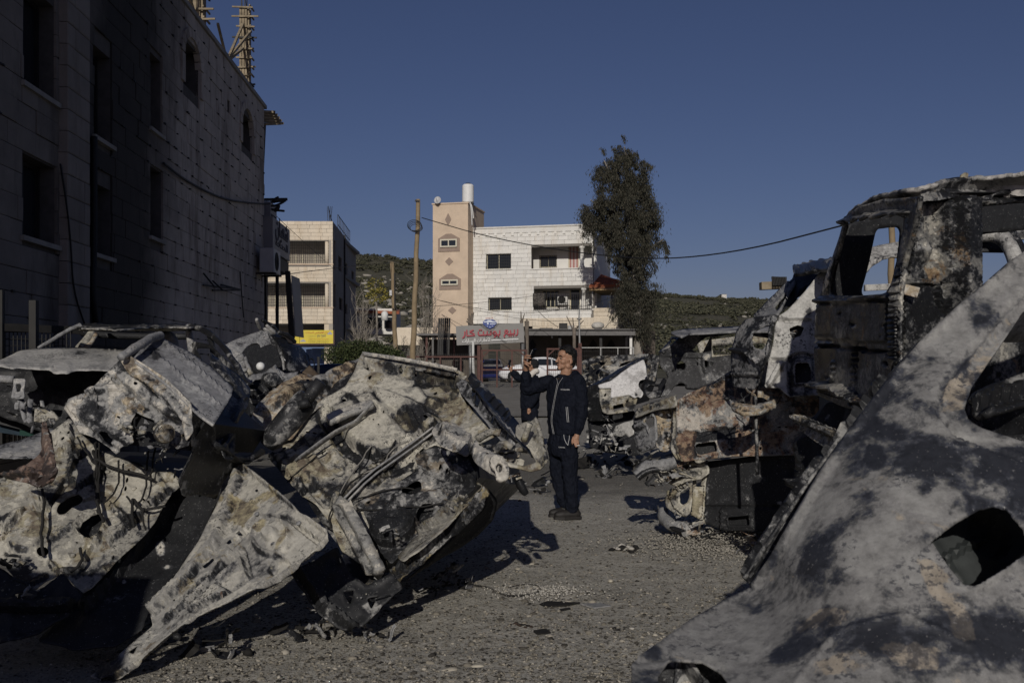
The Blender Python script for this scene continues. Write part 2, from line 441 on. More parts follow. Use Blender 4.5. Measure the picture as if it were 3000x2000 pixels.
def burnt(name, off=(0, 0, 0), char=(.019, .0195, .021), mid=(.08, .08, .082), ash=(.30, .295, .28), pale=(.52, .49, .43), rust=(.105, .074, .046), tan=(.30, .255, .175),
          bias=0.0, rbias=0.0, s1=2.6, s2=16.0, rough=.62, metal=.15, sharp=.05, bump=.003, spk=.5, cracks=0.0, det=9, rgh=.66, gain=1.2, grain=.16):
 """Fire-stripped car body: charred black, grey ash, pale primer flakes, rust and tan scale."""
 b = NB(name); co = b.mapv(b.coord(), off)
 at = b.n('ShaderNodeAttribute'); at.attribute_name = 'tone'
 ch = b.sep(at.outputs['Color'])
 n1 = b.noise(co, s1, 4, .55, .5); n2 = b.noise(co, s2, det, rgh, .3); n3 = b.noise(co, 48, 5, .75)
 m = b.math('ADD', b.math('MULTIPLY', n1, .60), b.math('MULTIPLY', n2, .40))
 m = b.math('ADD', m, b.math('MULTIPLY', b.math('SUBTRACT', n3, .5), grain))
 m = b.math('MULTIPLY_ADD', m, gain, .5-.5*gain)
 m = b.math('ADD', m, b.math('MULTIPLY', ch[1], 1.25)); m = b.math('ADD', m, bias*1.2)
 lo = tuple(x*1.9+.004 for x in char); am = tuple(a*.55+c*.45 for a, c in zip(mid, ash))
 col = b.ramp(m, [(.40, char), (.448, lo), (.462, mid), (.500, am), (.512, tuple(x*.86 for x in ash)), (.578, ash), (.592, tuple(x*.92 for x in pale)), (.70, pale)])
 nr = b.noise(b.mapv(co, (3.1, 8.7, 1.3)), s1*1.5, 8, .7, .6)
 rr = b.math('ADD', b.math('ADD', nr, ch[0]), rbias)
 rm = b.ramp(rr, [(.545, 0.0), (.60, .8)])
 rc = b.mix(b.ramp(n2, [(.40, 0.0), (.56, 1.0)]), rust, tan)
 keep = b.ramp(m, [(.43, .25), (.47, 1.0)])
 col = b.mix(b.math('MULTIPLY', rm, keep), col, rc)
 # mottling, soot specks, hairline cracks and scratches of bare metal
 col = b.mix(1.0, col, b.ramp(b.noise(co, 24, 6, .75), [(.34, .72), (.5, 1.0), (.66, 1.22)]), 'MULTIPLY')
 sp = b.math('MULTIPLY', b.ramp(b.noise(b.mapv(co, (2, 5, 7)), 55, 5, .7), [(.545, 0.0), (.58, min(1.0, spk*1.9))]), b.ramp(b.noise(b.mapv(co, (4, 1, 3)), s1*1.3, 5, .6), [(.50, 0.0), (.60, 1.0)]))
 col = b.mix(sp, col, tuple(x*1.3 for x in char))
 ck = None
 if cracks:
  cv = b.n('ShaderNodeTexVoronoi'); cv.feature = 'DISTANCE_TO_EDGE'; cv.inputs['Scale'].default_value = 17
  wv = b.n('ShaderNodeVectorMath'); wv.operation = 'ADD'; b.l(co, wv.inputs[0]); nc = b.n('ShaderNodeTexNoise'); b.l(co, nc.inputs['Vector']); nc.inputs['Scale'].default_value = 14; nc.inputs['Detail'].default_value = 4
  sc = b.n('ShaderNodeVectorMath'); sc.operation = 'SCALE'; b.l(nc.outputs[1], sc.inputs[0]); sc.inputs['Scale'].default_value = .09; b.l(sc.outputs[0], wv.inputs[1]); b.l(wv.outputs[0], cv.inputs['Vector'])
  ck = b.math('MULTIPLY', b.ramp(cv.outputs[0], [(.0, .75), (.035, 0.0)]), b.ramp(n1, [(.46, 0.0), (.56, cracks)]))
  col = b.mix(ck, col, tuple(x*1.6 for x in char))
 sp2 = b.ramp(b.noise(b.mapv(co, (9, 2, 4)), 85, 4, .7), [(.63, 0.0), (.68, .6)])
 col = b.mix(sp2, col, tuple(min(1, x*1.3) for x in ash))
 b.set('Base Color', col); b.set('Metallic', metal)
 b.set('Roughness', b.ramp(m, [(.40, rough-.14), (.52, rough+.18)]))
 hh = b.math('ADD', b.ramp(m, [(.44, 0.0), (.47, .45), (.57, .5), (.60, 1.0)]), b.math('MULTIPLY', n3, .45))
 if cracks: hh = b.math('SUBTRACT', hh, b.math('MULTIPLY', ck, .8))
 b.bump(hh, bump, 1.0)
 MATS[name] = b.m; return b.m

def stone_mat(name, col, var=.10, dirt=(.5, .42, .3), dirta=.25, soot=None, bumpd=.006, objr=.07):
 b = NB(name); co = b.coord()
 oi = b.n('ShaderNodeObjectInfo').outputs['Random']
 isl = b.n('ShaderNodeNewGeometry').outputs['Random Per Island']
 rnd = b.math('FRACT', b.math('ADD', oi, isl))
 f = b.ramp(rnd, [(0, 1-objr), (1, 1+objr)])
 n = b.noise(co, 3.0, 8, .65); f2 = b.ramp(n, [(.3, 1-var), (.7, 1+var)])
 c = b.mix(1.0, b.mix(1.0, tuple(col), f, 'MULTIPLY'), f2, 'MULTIPLY')
 d = b.ramp(b.noise(b.mapv(co, (5, 2, 0), (1.4, 1.4, .35)), 1.2, 8, .7), [(.5, 0.0), (.68, dirta)])
 c = b.mix(d, c, tuple(a*x for a, x in zip(col, dirt)))
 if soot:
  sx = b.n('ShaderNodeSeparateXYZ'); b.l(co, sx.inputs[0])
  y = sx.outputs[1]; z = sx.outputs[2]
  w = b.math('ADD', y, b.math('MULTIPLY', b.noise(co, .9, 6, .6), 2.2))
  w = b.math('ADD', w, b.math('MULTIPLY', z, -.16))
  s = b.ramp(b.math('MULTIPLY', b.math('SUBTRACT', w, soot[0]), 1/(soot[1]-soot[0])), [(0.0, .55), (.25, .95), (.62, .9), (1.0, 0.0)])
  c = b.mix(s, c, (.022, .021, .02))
 b.set('Base Color', c); b.set('Roughness', .88); b.set('Specular IOR Level', .2)
 b.bump(b.noise(co, 22, 7, .7), bumpd)
 MATS[name] = b.m; return b.m

def flat(name, col, rough=.6, metal=0.0, spec=.3):
 if name in MATS: return MATS[name]
 b = NB(name); b.set('Base Color', (*col, 1)); b.set('Roughness', rough); b.set('Metallic', metal); b.set('Specular IOR Level', spec)
 MATS[name] = b.m; return b.m

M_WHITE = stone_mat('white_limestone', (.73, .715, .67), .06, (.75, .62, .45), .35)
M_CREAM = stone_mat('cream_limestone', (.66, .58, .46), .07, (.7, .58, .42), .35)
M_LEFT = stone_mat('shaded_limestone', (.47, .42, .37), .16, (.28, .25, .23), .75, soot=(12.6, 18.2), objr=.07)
M_MORT = simple('mortar', (.20, .185, .165), .95, .15, 8)
M_MORTD = simple('dark_mortar', (.10, .092, .085), .95, .2, 8)
M_PLAST = simple('tan_plaster', (.60, .48, .36), .9, .10, 1.5, bump=.004)
M_PLASTD = simple('brown_plaster', (.30, .23, .185), .9, .10, 4)
M_CONC = simple('concrete', (.30, .285, .26), .92, .2, 2.5, bump=.006)
M_BLACK = flat('black_interior', (.012, .012, .012), .9)
M_DARK = simple('dark_paint_metal', (.022, .021, .02), .6, .3, 5)
M_GLASS = flat('dark_window_glass', (.02, .024, .03), .08, 0, .6)
M_ALU = flat('cream_window_frame', (.55, .50, .36), .5)
M_BARS = flat('black_iron_bars', (.018, .017, .016), .55)
M_RED = simple('red_brown_steel', (.085, .036, .028), .6, .3, 9)
M_WOOD = simple('raw_timber', (.36, .25, .13), .85, .3, 9, bump=.004)
M_WOODP = simple('weathered_formwork', (.25, .205, .14), .9, .4, 7, bump=.006)
M_POLE = simple('pole_timber', (.25, .19, .115), .85, .2, 4, bump=.004)
M_CABLE = flat('cable_black', (.015, .015, .015), .6)
M_TILE = simple('red_roof_tile', (.32, .10, .05), .85, .25, 4)
M_GALV = simple('galvanised_sheet', (.28, .28, .27), .5, .2, 5, .6)
# ------------------------------------------------------------------ ground and hills
def gz(x, y):
 x = np.asarray(x, float); y = np.asarray(y, float)
 z = .78*sstep(y, 24, 50)+.2*sstep(y, 50, 58)
 return z
def hill_ratio(r):
 return np.interp(r, [-.6, -.4, -.156, -.079, .144, .257, .6], [.125, .124, .1195, .112, .0815, .0745, .066])
def hz(x, y):
 r = x/np.maximum(y, 1); Yr = 720+60*np.sin(r*9)
 t = np.clip((y-115)/(Yr-115), 0, 1.6)
 z = hill_ratio(r)*Yr*np.where(t < 1, t**1.15, 1-(t-1)*.5)+.98
 n = fbm(np.c_[np.ravel(x), np.ravel(y), np.zeros(np.size(x))], .012, 4, 5).reshape(np.shape(x))
 return z+n*7*np.clip(t, 0, 1)*np.clip(1.3-t, .15, 1)

def grid_mesh(name, xs, ys, zf, mat, smooth=True):
 X, Y = np.meshgrid(xs, ys); Z = zf(X, Y)
 V = np.stack([X.ravel(), Y.ravel(), Z.ravel()], 1); nx = len(xs); ny = len(ys)
 i = (np.arange(ny-1)[:, None]*nx+np.arange(nx-1)[None]).ravel()
 return link(name, mesh_np(name, V, np.stack([i, i+1, i+nx+1, i+nx], 1), smooth), mat)

def ground_mat():
 b = NB('burnt_gravel'); co = b.coord()
 n1 = b.noise(co, .55, 8, .65, .5); n2 = b.noise(co, 5, 8, .7); n3 = b.noise(co, 42, 6, .7)
 v = b.vor(co, 55, 'F1', 1); vs = b.sep(v)[0]
 base = b.ramp(n2, [(.35, (.42, .40, .35)), (.5, (.53, .505, .445)), (.66, (.60, .575, .515))])
 base = b.mix(b.ramp(vs, [(.0, 0.0), (.8, .45), (1, .8)]), base, (.30, .275, .22))
 base = b.mix(b.ramp(n3, [(.53, 0.0), (.62, .85)]), base, (.05, .046, .04))
 sx = b.n('ShaderNodeSeparateXYZ'); b.l(co, sx.inputs[0])
 # soot and ash from the burnt cars: darkest along both rows and across the yard behind the man
 y = sx.outputs[1]; x = sx.outputs[0]
 far = b.ramp(b.math('ADD', b.math('MULTIPLY', b.math('SUBTRACT', y, 11.2), .28), b.math('MULTIPLY', b.math('SUBTRACT', n1, .5), 1.6)), [(.1, 0.0), (.55, .8), (1, .8)])
 far = b.math('MULTIPLY', far, b.ramp(b.math('MULTIPLY', y, .04), [(.66, 1.0), (.84, .25)]))
 lx = b.ramp(b.math('ADD', b.math('MULTIPLY', b.math('SUBTRACT', -1.15, x), .7), b.math('MULTIPLY', b.math('SUBTRACT', n1, .5), 1.8)), [(.25, 0.0), (.8, .75)])
 rx = b.ramp(b.math('ADD', b.math('MULTIPLY', b.math('SUBTRACT', x, 2.1), .7), b.math('MULTIPLY', b.math('SUBTRACT', n1, .5), 1.8)), [(.25, 0.0), (.8, .8)])
 pt = b.ramp(b.noise(b.mapv(co, (4, 4, 0)), 1.5, 8, .7, .6), [(.56, 0.0), (.72, .5)])
 s = b.math('MAXIMUM', b.math('MAXIMUM', far, lx), b.math('MAXIMUM', rx, pt))
 s = b.math('MULTIPLY', s, b.ramp(n3, [(.35, 1.0), (.62, .55)]))
 base = b.mix(s, base, (.050, .046, .041))
 ash = b.ramp(b.noise(b.mapv(co, (1, 7, 0)), 2.4, 7, .72), [(.62, 0.0), (.72, .5)])
 base = b.mix(ash, base, (.33, .31, .27))
 b.set('Base Color', base); b.set('Roughness', .93); b.set('Specular IOR Level', .15)
 h = b.math('ADD', b.math('MULTIPLY', n3, .5), b.math('ADD', b.math('MULTIPLY', vs, .6), b.math('MULTIPLY', n2, .6)))
 b.bump(h, .03)
 return b.m
M_GROUND = ground_mat()
def gfine(X, Y):
 p = np.c_[X.ravel(), Y.ravel(), 0*X.ravel()]
 return (gz(X, Y)+(fbm(p, 1.1, 3, 2)*.02+fbm(p, 9, 3, 3)*.009).reshape(X.shape))
xs = np.r_[-2600, -900, -300, -120, np.arange(-60, -8, 6), np.arange(-8, -5, .5), np.arange(-5, 5.01, .05), np.arange(5.5, 8.1, .5), np.arange(12, 61, 6), 120, 300, 900, 2600]
ys = np.r_[-300, -60, -20, -8, 0, 2, 3, np.arange(3.5, 16, .05), np.arange(16, 30, .4), np.arange(30, 62, 1), 70, 90, 118, 300, 900, 3000]
ground = tag(grid_mesh('ground', xs, ys, gfine, M_GROUND), 'gravel yard floor covered with soot, ash and pale stones', kind='structure')
del ground['label']

b = NB('forecourt_concrete'); co = b.coord()
b.set('Base Color', b.ramp(b.noise(co, 1.6, 8, .7), [(.3, (.15, .14, .12)), (.7, (.26, .245, .215))])); b.set('Roughness', .9); b.bump(b.noise(co, 20, 5, .6), .006)
fx = np.arange(-14, 16.1, 1.0); fy = np.arange(31, 66, 1.0)
fore = tag(grid_mesh('forecourt', fx, fy, lambda X, Y: gz(X, Y)+.045, b.m), kind='structure')

b = NB('hill_scrub_soil'); co = b.coord()
n1 = b.noise(co, .02, 8, .7); n2 = b.noise(co, .25, 8, .7)
c = b.ramp(n2, [(.35, (.055, .055, .035)), (.5, (.095, .088, .06)), (.65, (.16, .14, .10))])
c = b.mix(b.ramp(n1, [(.4, 0.0), (.65, .7)]), c, (.085, .085, .05))
b.set('Base Color', c); b.set('Roughness', .95); b.bump(n2, 1.0)
hills = tag(grid_mesh('hills', np.r_[-1500, np.arange(-900, 901, 12), 1500], np.r_[np.arange(112, 900, 11), 950, 1000, 1100, 1250], hz, b.m), kind='structure')

def ico(sub=1):
 bm = bmesh.new(); bmesh.ops.create_icosphere(bm, subdivisions=sub, radius=1)
 V = np.array([tuple(v.co) for v in bm.verts]); Fc = np.array([[v.index for v in f.verts] for f in bm.faces]); bm.free(); return V, Fc
I1, F1 = ico(1); I2, F2 = ico(2)
def scatter(V0, F0, pos, scl, rot=None, noise=.25, seed=3):
 n = len(pos); k = len(V0); rs = np.random.default_rng(seed)
 V = np.repeat(V0[None], n, 0)*(1+rs.uniform(-noise, noise, (n, k, 1)))
 a = rs.uniform(0, 6.283, n); ca, sa = np.cos(a)[:, None], np.sin(a)[:, None]
 V = V*scl[:, None, :]
 X = V[..., 0]*ca-V[..., 1]*sa; Y = V[..., 0]*sa+V[..., 1]*ca
 V = np.stack([X, Y, V[..., 2]], -1)+pos[:, None, :]
 Fc = F0[None]+(np.arange(n)*k)[:, None, None]
 return V.reshape(-1, 3), Fc.reshape(-1, F0.shape[1])
def scrub(n, r0, r1, y0, y1, seed):
 rs = np.random.default_rng(seed)
 y = np.sqrt(rs.uniform(y0**2, y1**2, n)); r = rs.uniform(r0, r1, n); x = r*y
 d = fbm(np.c_[x, y, 0*x], .018, 3, 9); k = d > -.25; x, y = x[k], y[k]
 s = rs.uniform(.6, 1.9, len(x))*(1+.3*(y > 400))
 return np.c_[x, y, hz(x, y)+s*.45], np.c_[s*rs.uniform(.8, 1.3, len(x)), s*rs.uniform(.8, 1.3, len(x)), s*rs.uniform(.6, .95, len(x))]
pa, sa_ = scrub(3600, .115, .36, 125, 745, 1); pb, sb_ = scrub(1500, -.24, -.06, 125, 760, 2)
# every bush is a clump of leaf sprays rather than one ball
def bush_clumps(pos, scl, per, seed):
 rs = np.random.default_rng(seed); n = len(pos)
 d = rs.normal(0, 1, (n, per, 3)); d /= np.linalg.norm(d, axis=2)[..., None]; d *= rs.uniform(.45, 1.05, (n, per, 1)); d[..., 2] = np.abs(d[..., 2])*.9-.2
 p = pos[:, None]+d*scl[:, None]
 s = (scl[:, None, :]*rs.uniform(.22, .42, (n, per, 1)))
 return p.reshape(-1, 3), s.reshape(-1, 3)
OV = np.array([(1, 0, 0), (-.6, .8, .1), (-.5, -.85, 0), (.1, .1, .8), (0, -.1, -.6)]); OF = np.array([(0, 1, 3), (1, 2, 3), (2, 0, 3), (1, 0, 4), (2, 1, 4), (0, 2, 4)])
bp, bs = bush_clumps(np.r_[pa, pb], np.r_[sa_, sb_], 16, 5)
V, Fc = scatter(OV, OF, bp, bs, noise=.3)
b = NB('hill_bush_leaves'); rnd = b.n('ShaderNodeNewGeometry').outputs['Random Per Island']
b.set('Base Color', b.ramp(rnd, [(0, (.04, .042, .027)), (.6, (.075, .076, .046)), (1, (.12, .115, .075))])); b.set('Roughness', .9)
M_BUSH = b.m
tag(link('scrub', mesh_np('scrub', V, Fc), M_BUSH), 'dark green scrub bushes covering the distant hillside', 'scrub', kind='stuff')
rs = np.random.default_rng(8)
rx_ = rs.uniform(-.2, -.06, 200); ry = rs.uniform(125, 500, 200); q = np.r_[rx_, rs.uniform(.12, .33, 40)]; yy = np.r_[ry, rs.uniform(150, 700, 40)]; xx = q*yy
ss = rs.uniform(.5, 1.6, len(xx))
V, Fc = scatter(I1, F1, np.c_[xx, yy, hz(xx, yy)+.2], np.c_[ss*1.6, ss, ss*.6], noise=.3, seed=4)
tag(link('rock_outcrops', mesh_np('rock_outcrops', V, Fc), simple('pale_rock', (.30, .28, .24), .95, .2, 1)), 'pale limestone outcrops strewn over the distant hillside', 'rocks', kind='stuff')

# ------------------------------------------------------------------ facade tools
class Fr:
 def __init__(s, o, ex):
  s.o = Vector(o); s.ex = Vector((ex[0], ex[1], 0)).normalized(); s.ez = Vector((0, 0, 1)); s.n = s.ex.cross(s.ez)
  s.M = Matrix((s.ex, -s.n, s.ez)).transposed()          # local x along, y into the wall, z up
 def w(s, x, z, d=0.0): return s.o+s.ex*x+s.ez*z+s.n*d
 def px(s, u, v):
  d = Vector(((u-CU)/F, 1, -(v-HV)/F)); c = Vector((0, 0, CH))
  t = (s.o-c).dot(s.n)/d.dot(s.n); p = c+d*t-s.o
  return p.dot(s.ex), p.z
 def rect(s, u0, v0, u1, v1):
  a = s.px(u0, v0); c = s.px(u1, v1); e = s.px(u0, v1); f = s.px(u1, v0)
  return (min(a[0], c[0]), max(a[0], c[0]), (c[1]+e[1])/2, (a[1]+f[1])/2)
 def box(s, mb, x0, x1, z0, z1, d0, d1):
  return mb.box(s.w((x0+x1)/2, (z0+z1)/2, (d0+d1)/2), (x1-x0, abs(d1-d0), z1-z0), s.M)

def unit_stone():
 bm = bmesh.new(); bmesh.ops.create_cube(bm, size=1)
 bmesh.ops.bevel(bm, geom=[e for e in bm.edges if all(v.co.y < 0 for v in e.verts)], offset=.05, segments=1, affect='EDGES')
 me = bpy.data.meshes.new('stone'); bm.to_mesh(me); bm.free(); return me
def wallboxes(mb, fr, x0, x1, z0, z1, ops, d0, d1):
 xs = sorted({x0, x1, *[min(max(q, x0), x1) for o in ops for q in o[:2]]}); zs = sorted({z0, z1, *[min(max(q, z0), z1) for o in ops for q in o[2:4]]})
 for i in range(len(xs)-1):
  run = None
  for j in range(len(zs)-1):
   cx, cz = (xs[i]+xs[i+1])/2, (zs[j]+zs[j+1])/2
   hole = any(o[0] < cx < o[1] and o[2] < cz < o[3] for o in ops)
   if hole or xs[i+1]-xs[i] < 1e-4:
    if run is not None: fr.box(mb, xs[i], xs[i+1], run, zs[j], d0, d1); run = None
   elif run is None: run = zs[j]
  if run is not None and xs[i+1]-xs[i] > 1e-4: fr.box(mb, xs[i], xs[i+1], run, z1, d0, d1)
def stones(th, fr, x0, x1, z0, z1, ops, ch, lens, mat, proud=.018, nmax=300, gap=.008, seed=1, only_frame=True, rot=.0):
 rs = random.Random(seed); L = []
 n = max(1, round((z1-z0)/ch)); ch = (z1-z0)/n
 for k in range(n):
  za, zb = z0+k*ch, z0+(k+1)*ch; x = x0-rs.uniform(0, lens[1])
  while x < x1:
   l = rs.uniform(*lens); a, c = max(x, x0), min(x+l, x1); x += l
   segs = [(a, c)]
   for o in ops:
    if o[2] < zb-.03 and o[3] > za+.03:
     nw = []
     for p, q in segs:
      if o[1] <= p or o[0] >= q: nw.append((p, q))
      else:
       if o[0]-p > .05: nw.append((p, o[0]))
       if q-o[1] > .05: nw.append((o[1], q))
     segs = nw
   for p, q in segs:
    if q-p > .05: L.append((p+gap/2, q-gap/2, za+gap/2, zb-gap/2))
 def key(s):
  c = fr.w((s[0]+s[1])/2, (s[2]+s[3])/2); u = CU+c.x/c.y*F; v = HV-(c.z-CH)/c.y*F
  inn = (-20 < u < 3020) and (-20 < v < 1060)
  return (0 if inn else 1, c.y)
 L.sort(key=key)
 me = unit_stone(); me.materials.append(mat)
 for s in L[:nmax]:
  o = bpy.data.objects.new('stone', me); COL.objects.link(o); pr = proud*rs.uniform(.6, 1.4)
  o.matrix_basis = Matrix.Translation(fr.w((s[0]+s[1])/2, (s[2]+s[3])/2, pr/2-.015)) @ fr.M.to_4x4() @ Matrix.Diagonal((s[1]-s[0], pr+.03, s[3]-s[2], 1))
  adopt(o, th)
 if len(L) > nmax:
  mb = MB()
  for s in L[nmax:]:
   pr = proud*rs.uniform(.6, 1.4); fr.box(mb, *s, -.03, pr)
  o = mb.build('stone_courses', mat, th); o['kind'] = 'stuff'
 return L
def window(th, fr, r, depth=.14, bars=True, frame=M_ALU, fw=.05, grid=None, curtain=None, mull=1):
 x0, x1, z0, z1 = r; mb = MB(); d = -depth
 fr.box(mb, x0, x0+fw, z0, z1, d-.03, d+.03); fr.box(mb, x1-fw, x1, z0, z1, d-.03, d+.03)
 fr.box(mb, x0+fw, x1-fw, z0, z0+fw, d-.03, d+.03); fr.box(mb, x0+fw, x1-fw, z1-fw, z1, d-.03, d+.03)
 for k in range(mull):
  xm = x0+(x1-x0)*(k+1)/(mull+1); fr.box(mb, xm-fw*.4, xm+fw*.4, z0+fw, z1-fw, d-.03, d+.03)
 w = mb.build('window', frame, th)
 for k in range(mull+1):
  a = x0+(x1-x0)*k/(mull+1); c = x0+(x1-x0)*(k+1)/(mull+1)
  m = MB(); fr.box(m, a+fw*.42, c-fw*.42, z0+fw*.9, z1-fw*.9, d-.012, d-.004); m.build('pane', curtain or M_GLASS, w)
 if bars:
  m = MB(); nx = max(3, int((x1-x0)/.15)); nz = grid or 4
  for k in range(nx+1):
   x = x0+(x1-x0)*k/nx; fr.box(m, x-.011, x+.011, z0-.02, z1+.02, .0, .022)
  for k in range(nz+1):
   z = z0+(z1-z0)*k/nz; fr.box(m, x0-.02, x1+.02, z-.012, z+.012, .022, .04)
  m.build('bars', M_BARS, w)
 return w

def text_mesh(name, s, size, mat, o, ex, ez, n, parent=None, extrude=.01, align='CENTER', bold=0.0, width=None, height=None):
 cu = bpy.data.curves.new(name, 'FONT'); cu.body = s; cu.size = size; cu.align_x = align; cu.extrude = extrude; cu.offset = bold; cu.resolution_u = 2
 ob = bpy.data.objects.new(name+'_tmp', cu); COL.objects.link(ob)
 dg = bpy.context.evaluated_depsgraph_get(); me = bpy.data.meshes.new_from_object(ob.evaluated_get(dg))
 bpy.data.objects.remove(ob); bpy.data.curves.remove(cu)
 ex, ez, n, o = map(Vector, (ex, ez, n, o))
 V = np.array([tuple(v.co) for v in me.vertices])
 if len(V) == 0: return None
 if width:
  w = V[:, 0].max()-V[:, 0].min(); k = width/w; V[:, 0] = (V[:, 0]-(V[:, 0].max()+V[:, 0].min())/2)*k
  V[:, 1] *= (height/(V[:, 1].max()-V[:, 1].min()) if height else k)
  V[:, 1] -= (V[:, 1].max()+V[:, 1].min())/2
 for v, p in zip(me.vertices, V): v.co = o+ex*p[0]+ez*p[1]+n*(p[2]+extrude)
 me.materials.clear(); me.materials.append(mat)
 return link(name, me, None, parent)

# ------------------------------------------------------------------ left building (shaded stone flank, unfinished top)
WX = lambda y: -5.09-.0445*y
frL = Fr((WX(8), 8, 0), (-.0445, 1, 0))
frL.n = Vector((1, .0445, 0)).normalized(); frL.M = Matrix((frL.ex, -frL.n, frL.ez)).transposed()
thL = thing('stone_building', 'dark shaded stone building at left with scaffolded columns on its unfinished roof', 'building', (WX(8), 8, 0))
LW = frL.px(772, 500)[0]; LH = 8.12
opsL = [frL.rect(62, 470, 162, 705), frL.rect(272, 545, 325, 748), frL.rect(437, 495, 474, 698),
  frL.rect(64, -20, 160, 270), frL.rect(272, 150, 325, 412), frL.rect(437, 165, 472, 385),
  frL.rect(535, 135, 582, 265), frL.rect(705, 340, 739, 435), frL.rect(663, 295, 672, 332)]
mb = MB(); wallboxes(mb, frL, 0, LW, 0, LH, opsL, -.30, -.012); mb.build('wall', M_MORTD, thL)
mb = MB()
frL.box(mb, .3, LW-.3, 3.0-.95, 3.0-.75, -8, -.3); frL.box(mb, .3, LW-.3, 5.0-.5, 5.0-.3, -8, -.3); frL.box(mb, .3, LW-.3, 6.1, 6.3, -8, -.3)
mb.build('floor_slab', M_CONC, thL)
mb = MB(); frL.box(mb, -.28, LW+.12, LH+.003, LH+.09, -8.3, .06); mb.build('roof_slab', M_CONC, thL)
mb = MB(); frL.box(mb, 0, LW, 0, LH, -8.3, -8.0); mb.build('back_wall', M_CONC, thL)
mb = MB(); frL.box(mb, -.28, -.003, 0, LH, -8, -.003); mb.build('near_end_wall', M_CONC, thL)
frE = Fr(frL.w(LW, 0, 0), -frL.n)        # far end wall with a gap through which the sky shows
frE.n = frL.ex; frE.M = Matrix((frE.ex, -frE.n, frE.ez)).transposed()
mb = MB(); wallboxes(mb, frE, .0, 8.0, 0, LH, [(.45, 2.6, 6.4, 7.6)], -.2, .0); mb.build('far_end_wall', M_CONC, thL)
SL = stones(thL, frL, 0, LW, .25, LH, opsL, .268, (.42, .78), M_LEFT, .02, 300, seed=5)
# tie wires and mortar plugs left sticking out of the joints
mb = MB(); rs = random.Random(3)
for s in SL:
 c = frL.w(s[0], s[2])
 if rs.random() < .85 and (c.y > 15.5 or rs.random() < .25) and not any(o[0]-.1 < s[0] < o[1]+.1 and o[2]-.1 < s[2] < o[3]+.1 for o in opsL):
  for k in range(2):
   a = rs.uniform(-.09, .09); frL.box(mb, s[0]+a-.03, s[0]+a+rs.uniform(.0, .03), s[2]-rs.uniform(.005, .02), s[2]+rs.uniform(.004, .014), .0, rs.uniform(.02, .05))
o = mb.build('mortar_plugs', M_DARK, thL); o['kind'] = 'stuff'
# corner pilaster of larger blocks
x0, _ = frL.px(168, 700); x1, _ = frL.px(236, 700); rs = random.Random(9); z = .2
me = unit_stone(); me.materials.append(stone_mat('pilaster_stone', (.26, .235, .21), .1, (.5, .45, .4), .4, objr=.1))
while z < LH-.05:
 h = min(.27, LH-z); cut = x0+(x1-x0)*rs.choice((.35, .5, .62, .75))
 for a, c in ((x0, cut), (cut, x1)):
  o = bpy.data.objects.new('stone', me); COL.objects.link(o)
  o.matrix_basis = Matrix.Translation(frL.w((a+c)/2, z+h/2, .05)) @ frL.M.to_4x4() @ Matrix.Diagonal((c-a-.006, .15+rs.uniform(0, .012), h-.008, 1)); adopt(o, thL)
 z += h
for r in opsL[:6]:
 w = window(thL, frL, r, .22, bars=False, frame=M_DARK, fw=.05)
 m = MB(); frL.box(m, r[0]-.06, r[1]+.06, r[2]-.06, r[2]-.002, -.2, .06); m.build('sill', M_CONC, w)
# arched stone surrounds
for r in opsL[6:8]:
 cx = (r[0]+r[1])/2; rr = (r[1]-r[0])/2; z1 = r[3]; o_ = None
 m = MB(); N = 9
 for k in range(N):
  a0, a1 = math.pi*k/N+.02, math.pi*(k+1)/N-.02
  pl = [(math.cos(a)*q, math.sin(a)*q*.8) for q, a in ((rr, a0), (rr+.2, a0), (rr+.2, a1), (rr, a1))]
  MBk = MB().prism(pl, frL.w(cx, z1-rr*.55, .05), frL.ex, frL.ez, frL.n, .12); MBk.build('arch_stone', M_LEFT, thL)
 for sx in (r[0]-.1, r[1]+.1):
  m = MB(); frL.box(m, sx-.1, sx+.1, r[2], z1-rr*.6, -.05, .055); m.build('jamb', M_LEFT, thL)
# formwork columns above the roof
def form_column(label, u, Y, z0, z1, w, setb):
 t = thing('formwork_column', label, 'column', (0, 0, 0), 'timber formwork columns on the roof')
 X = WX(Y)-setb; c = Vector((X, Y, z0)); t.location = c
 for k in range(3):
  for sd_, ax in ((-1, 'y'), (1, 'x')):
   m = MB(); off = (k-1)*w/3
   if ax == 'y': m.box(c+Vector((off, -w/2-.02, (z1-z0)/2)), (w/3-.012, .035, z1-z0-.05*(k % 2)))
   else: m.box(c+Vector((w/2+.02, off, (z1-z0)/2)), (.035, w/3-.012, z1-z0-.07*(k % 2)))
   m.build('plank', M_WOODP, t)
 m = MB().box(c+Vector((0, 0, (z1-z0)/2)), (w-.06, w-.06, z1-z0)); m.build('core', M_CONC, t)
 z = z0+.1; rs2 = random.Random(int(u))
 while z < z1:
  m = MB(); a = rs2.uniform(.05, .18); d = rs2.uniform(-.02, .02)
  m.bar(c+Vector((-w/2-a, -w/2-.07, z-z0+d)), c+Vector((w/2+rs2.uniform(.08, .3), -w/2-.07, z-z0)), .03, .035)
  m.bar(c+Vector((w/2+.07, -w/2-a*.6, z-z0+.05)), c+Vector((w/2+.07, w/2+.12, z-z0+.05)), .03, .035)
  m.build('yoke', M_WOODP if rs2.random() < .5 else M_DARK, t); z += rs2.uniform(.17, .28)
 m = MB()
 for k in range(5): m.bar(c+Vector((rs2.uniform(-.1, .1), rs2.uniform(-.1, .1), z1-z0)), c+Vector((rs2.uniform(-.1, .1), rs2.uniform(-.1, .1), z1-z0+1.0)), .016)
 m.build('rebar', M_DARK, t); return t
form_column('nearer timber formwork column on the roof, cut by the frame top', 610, 19.3, LH+.09, 10.6, .22, .16)
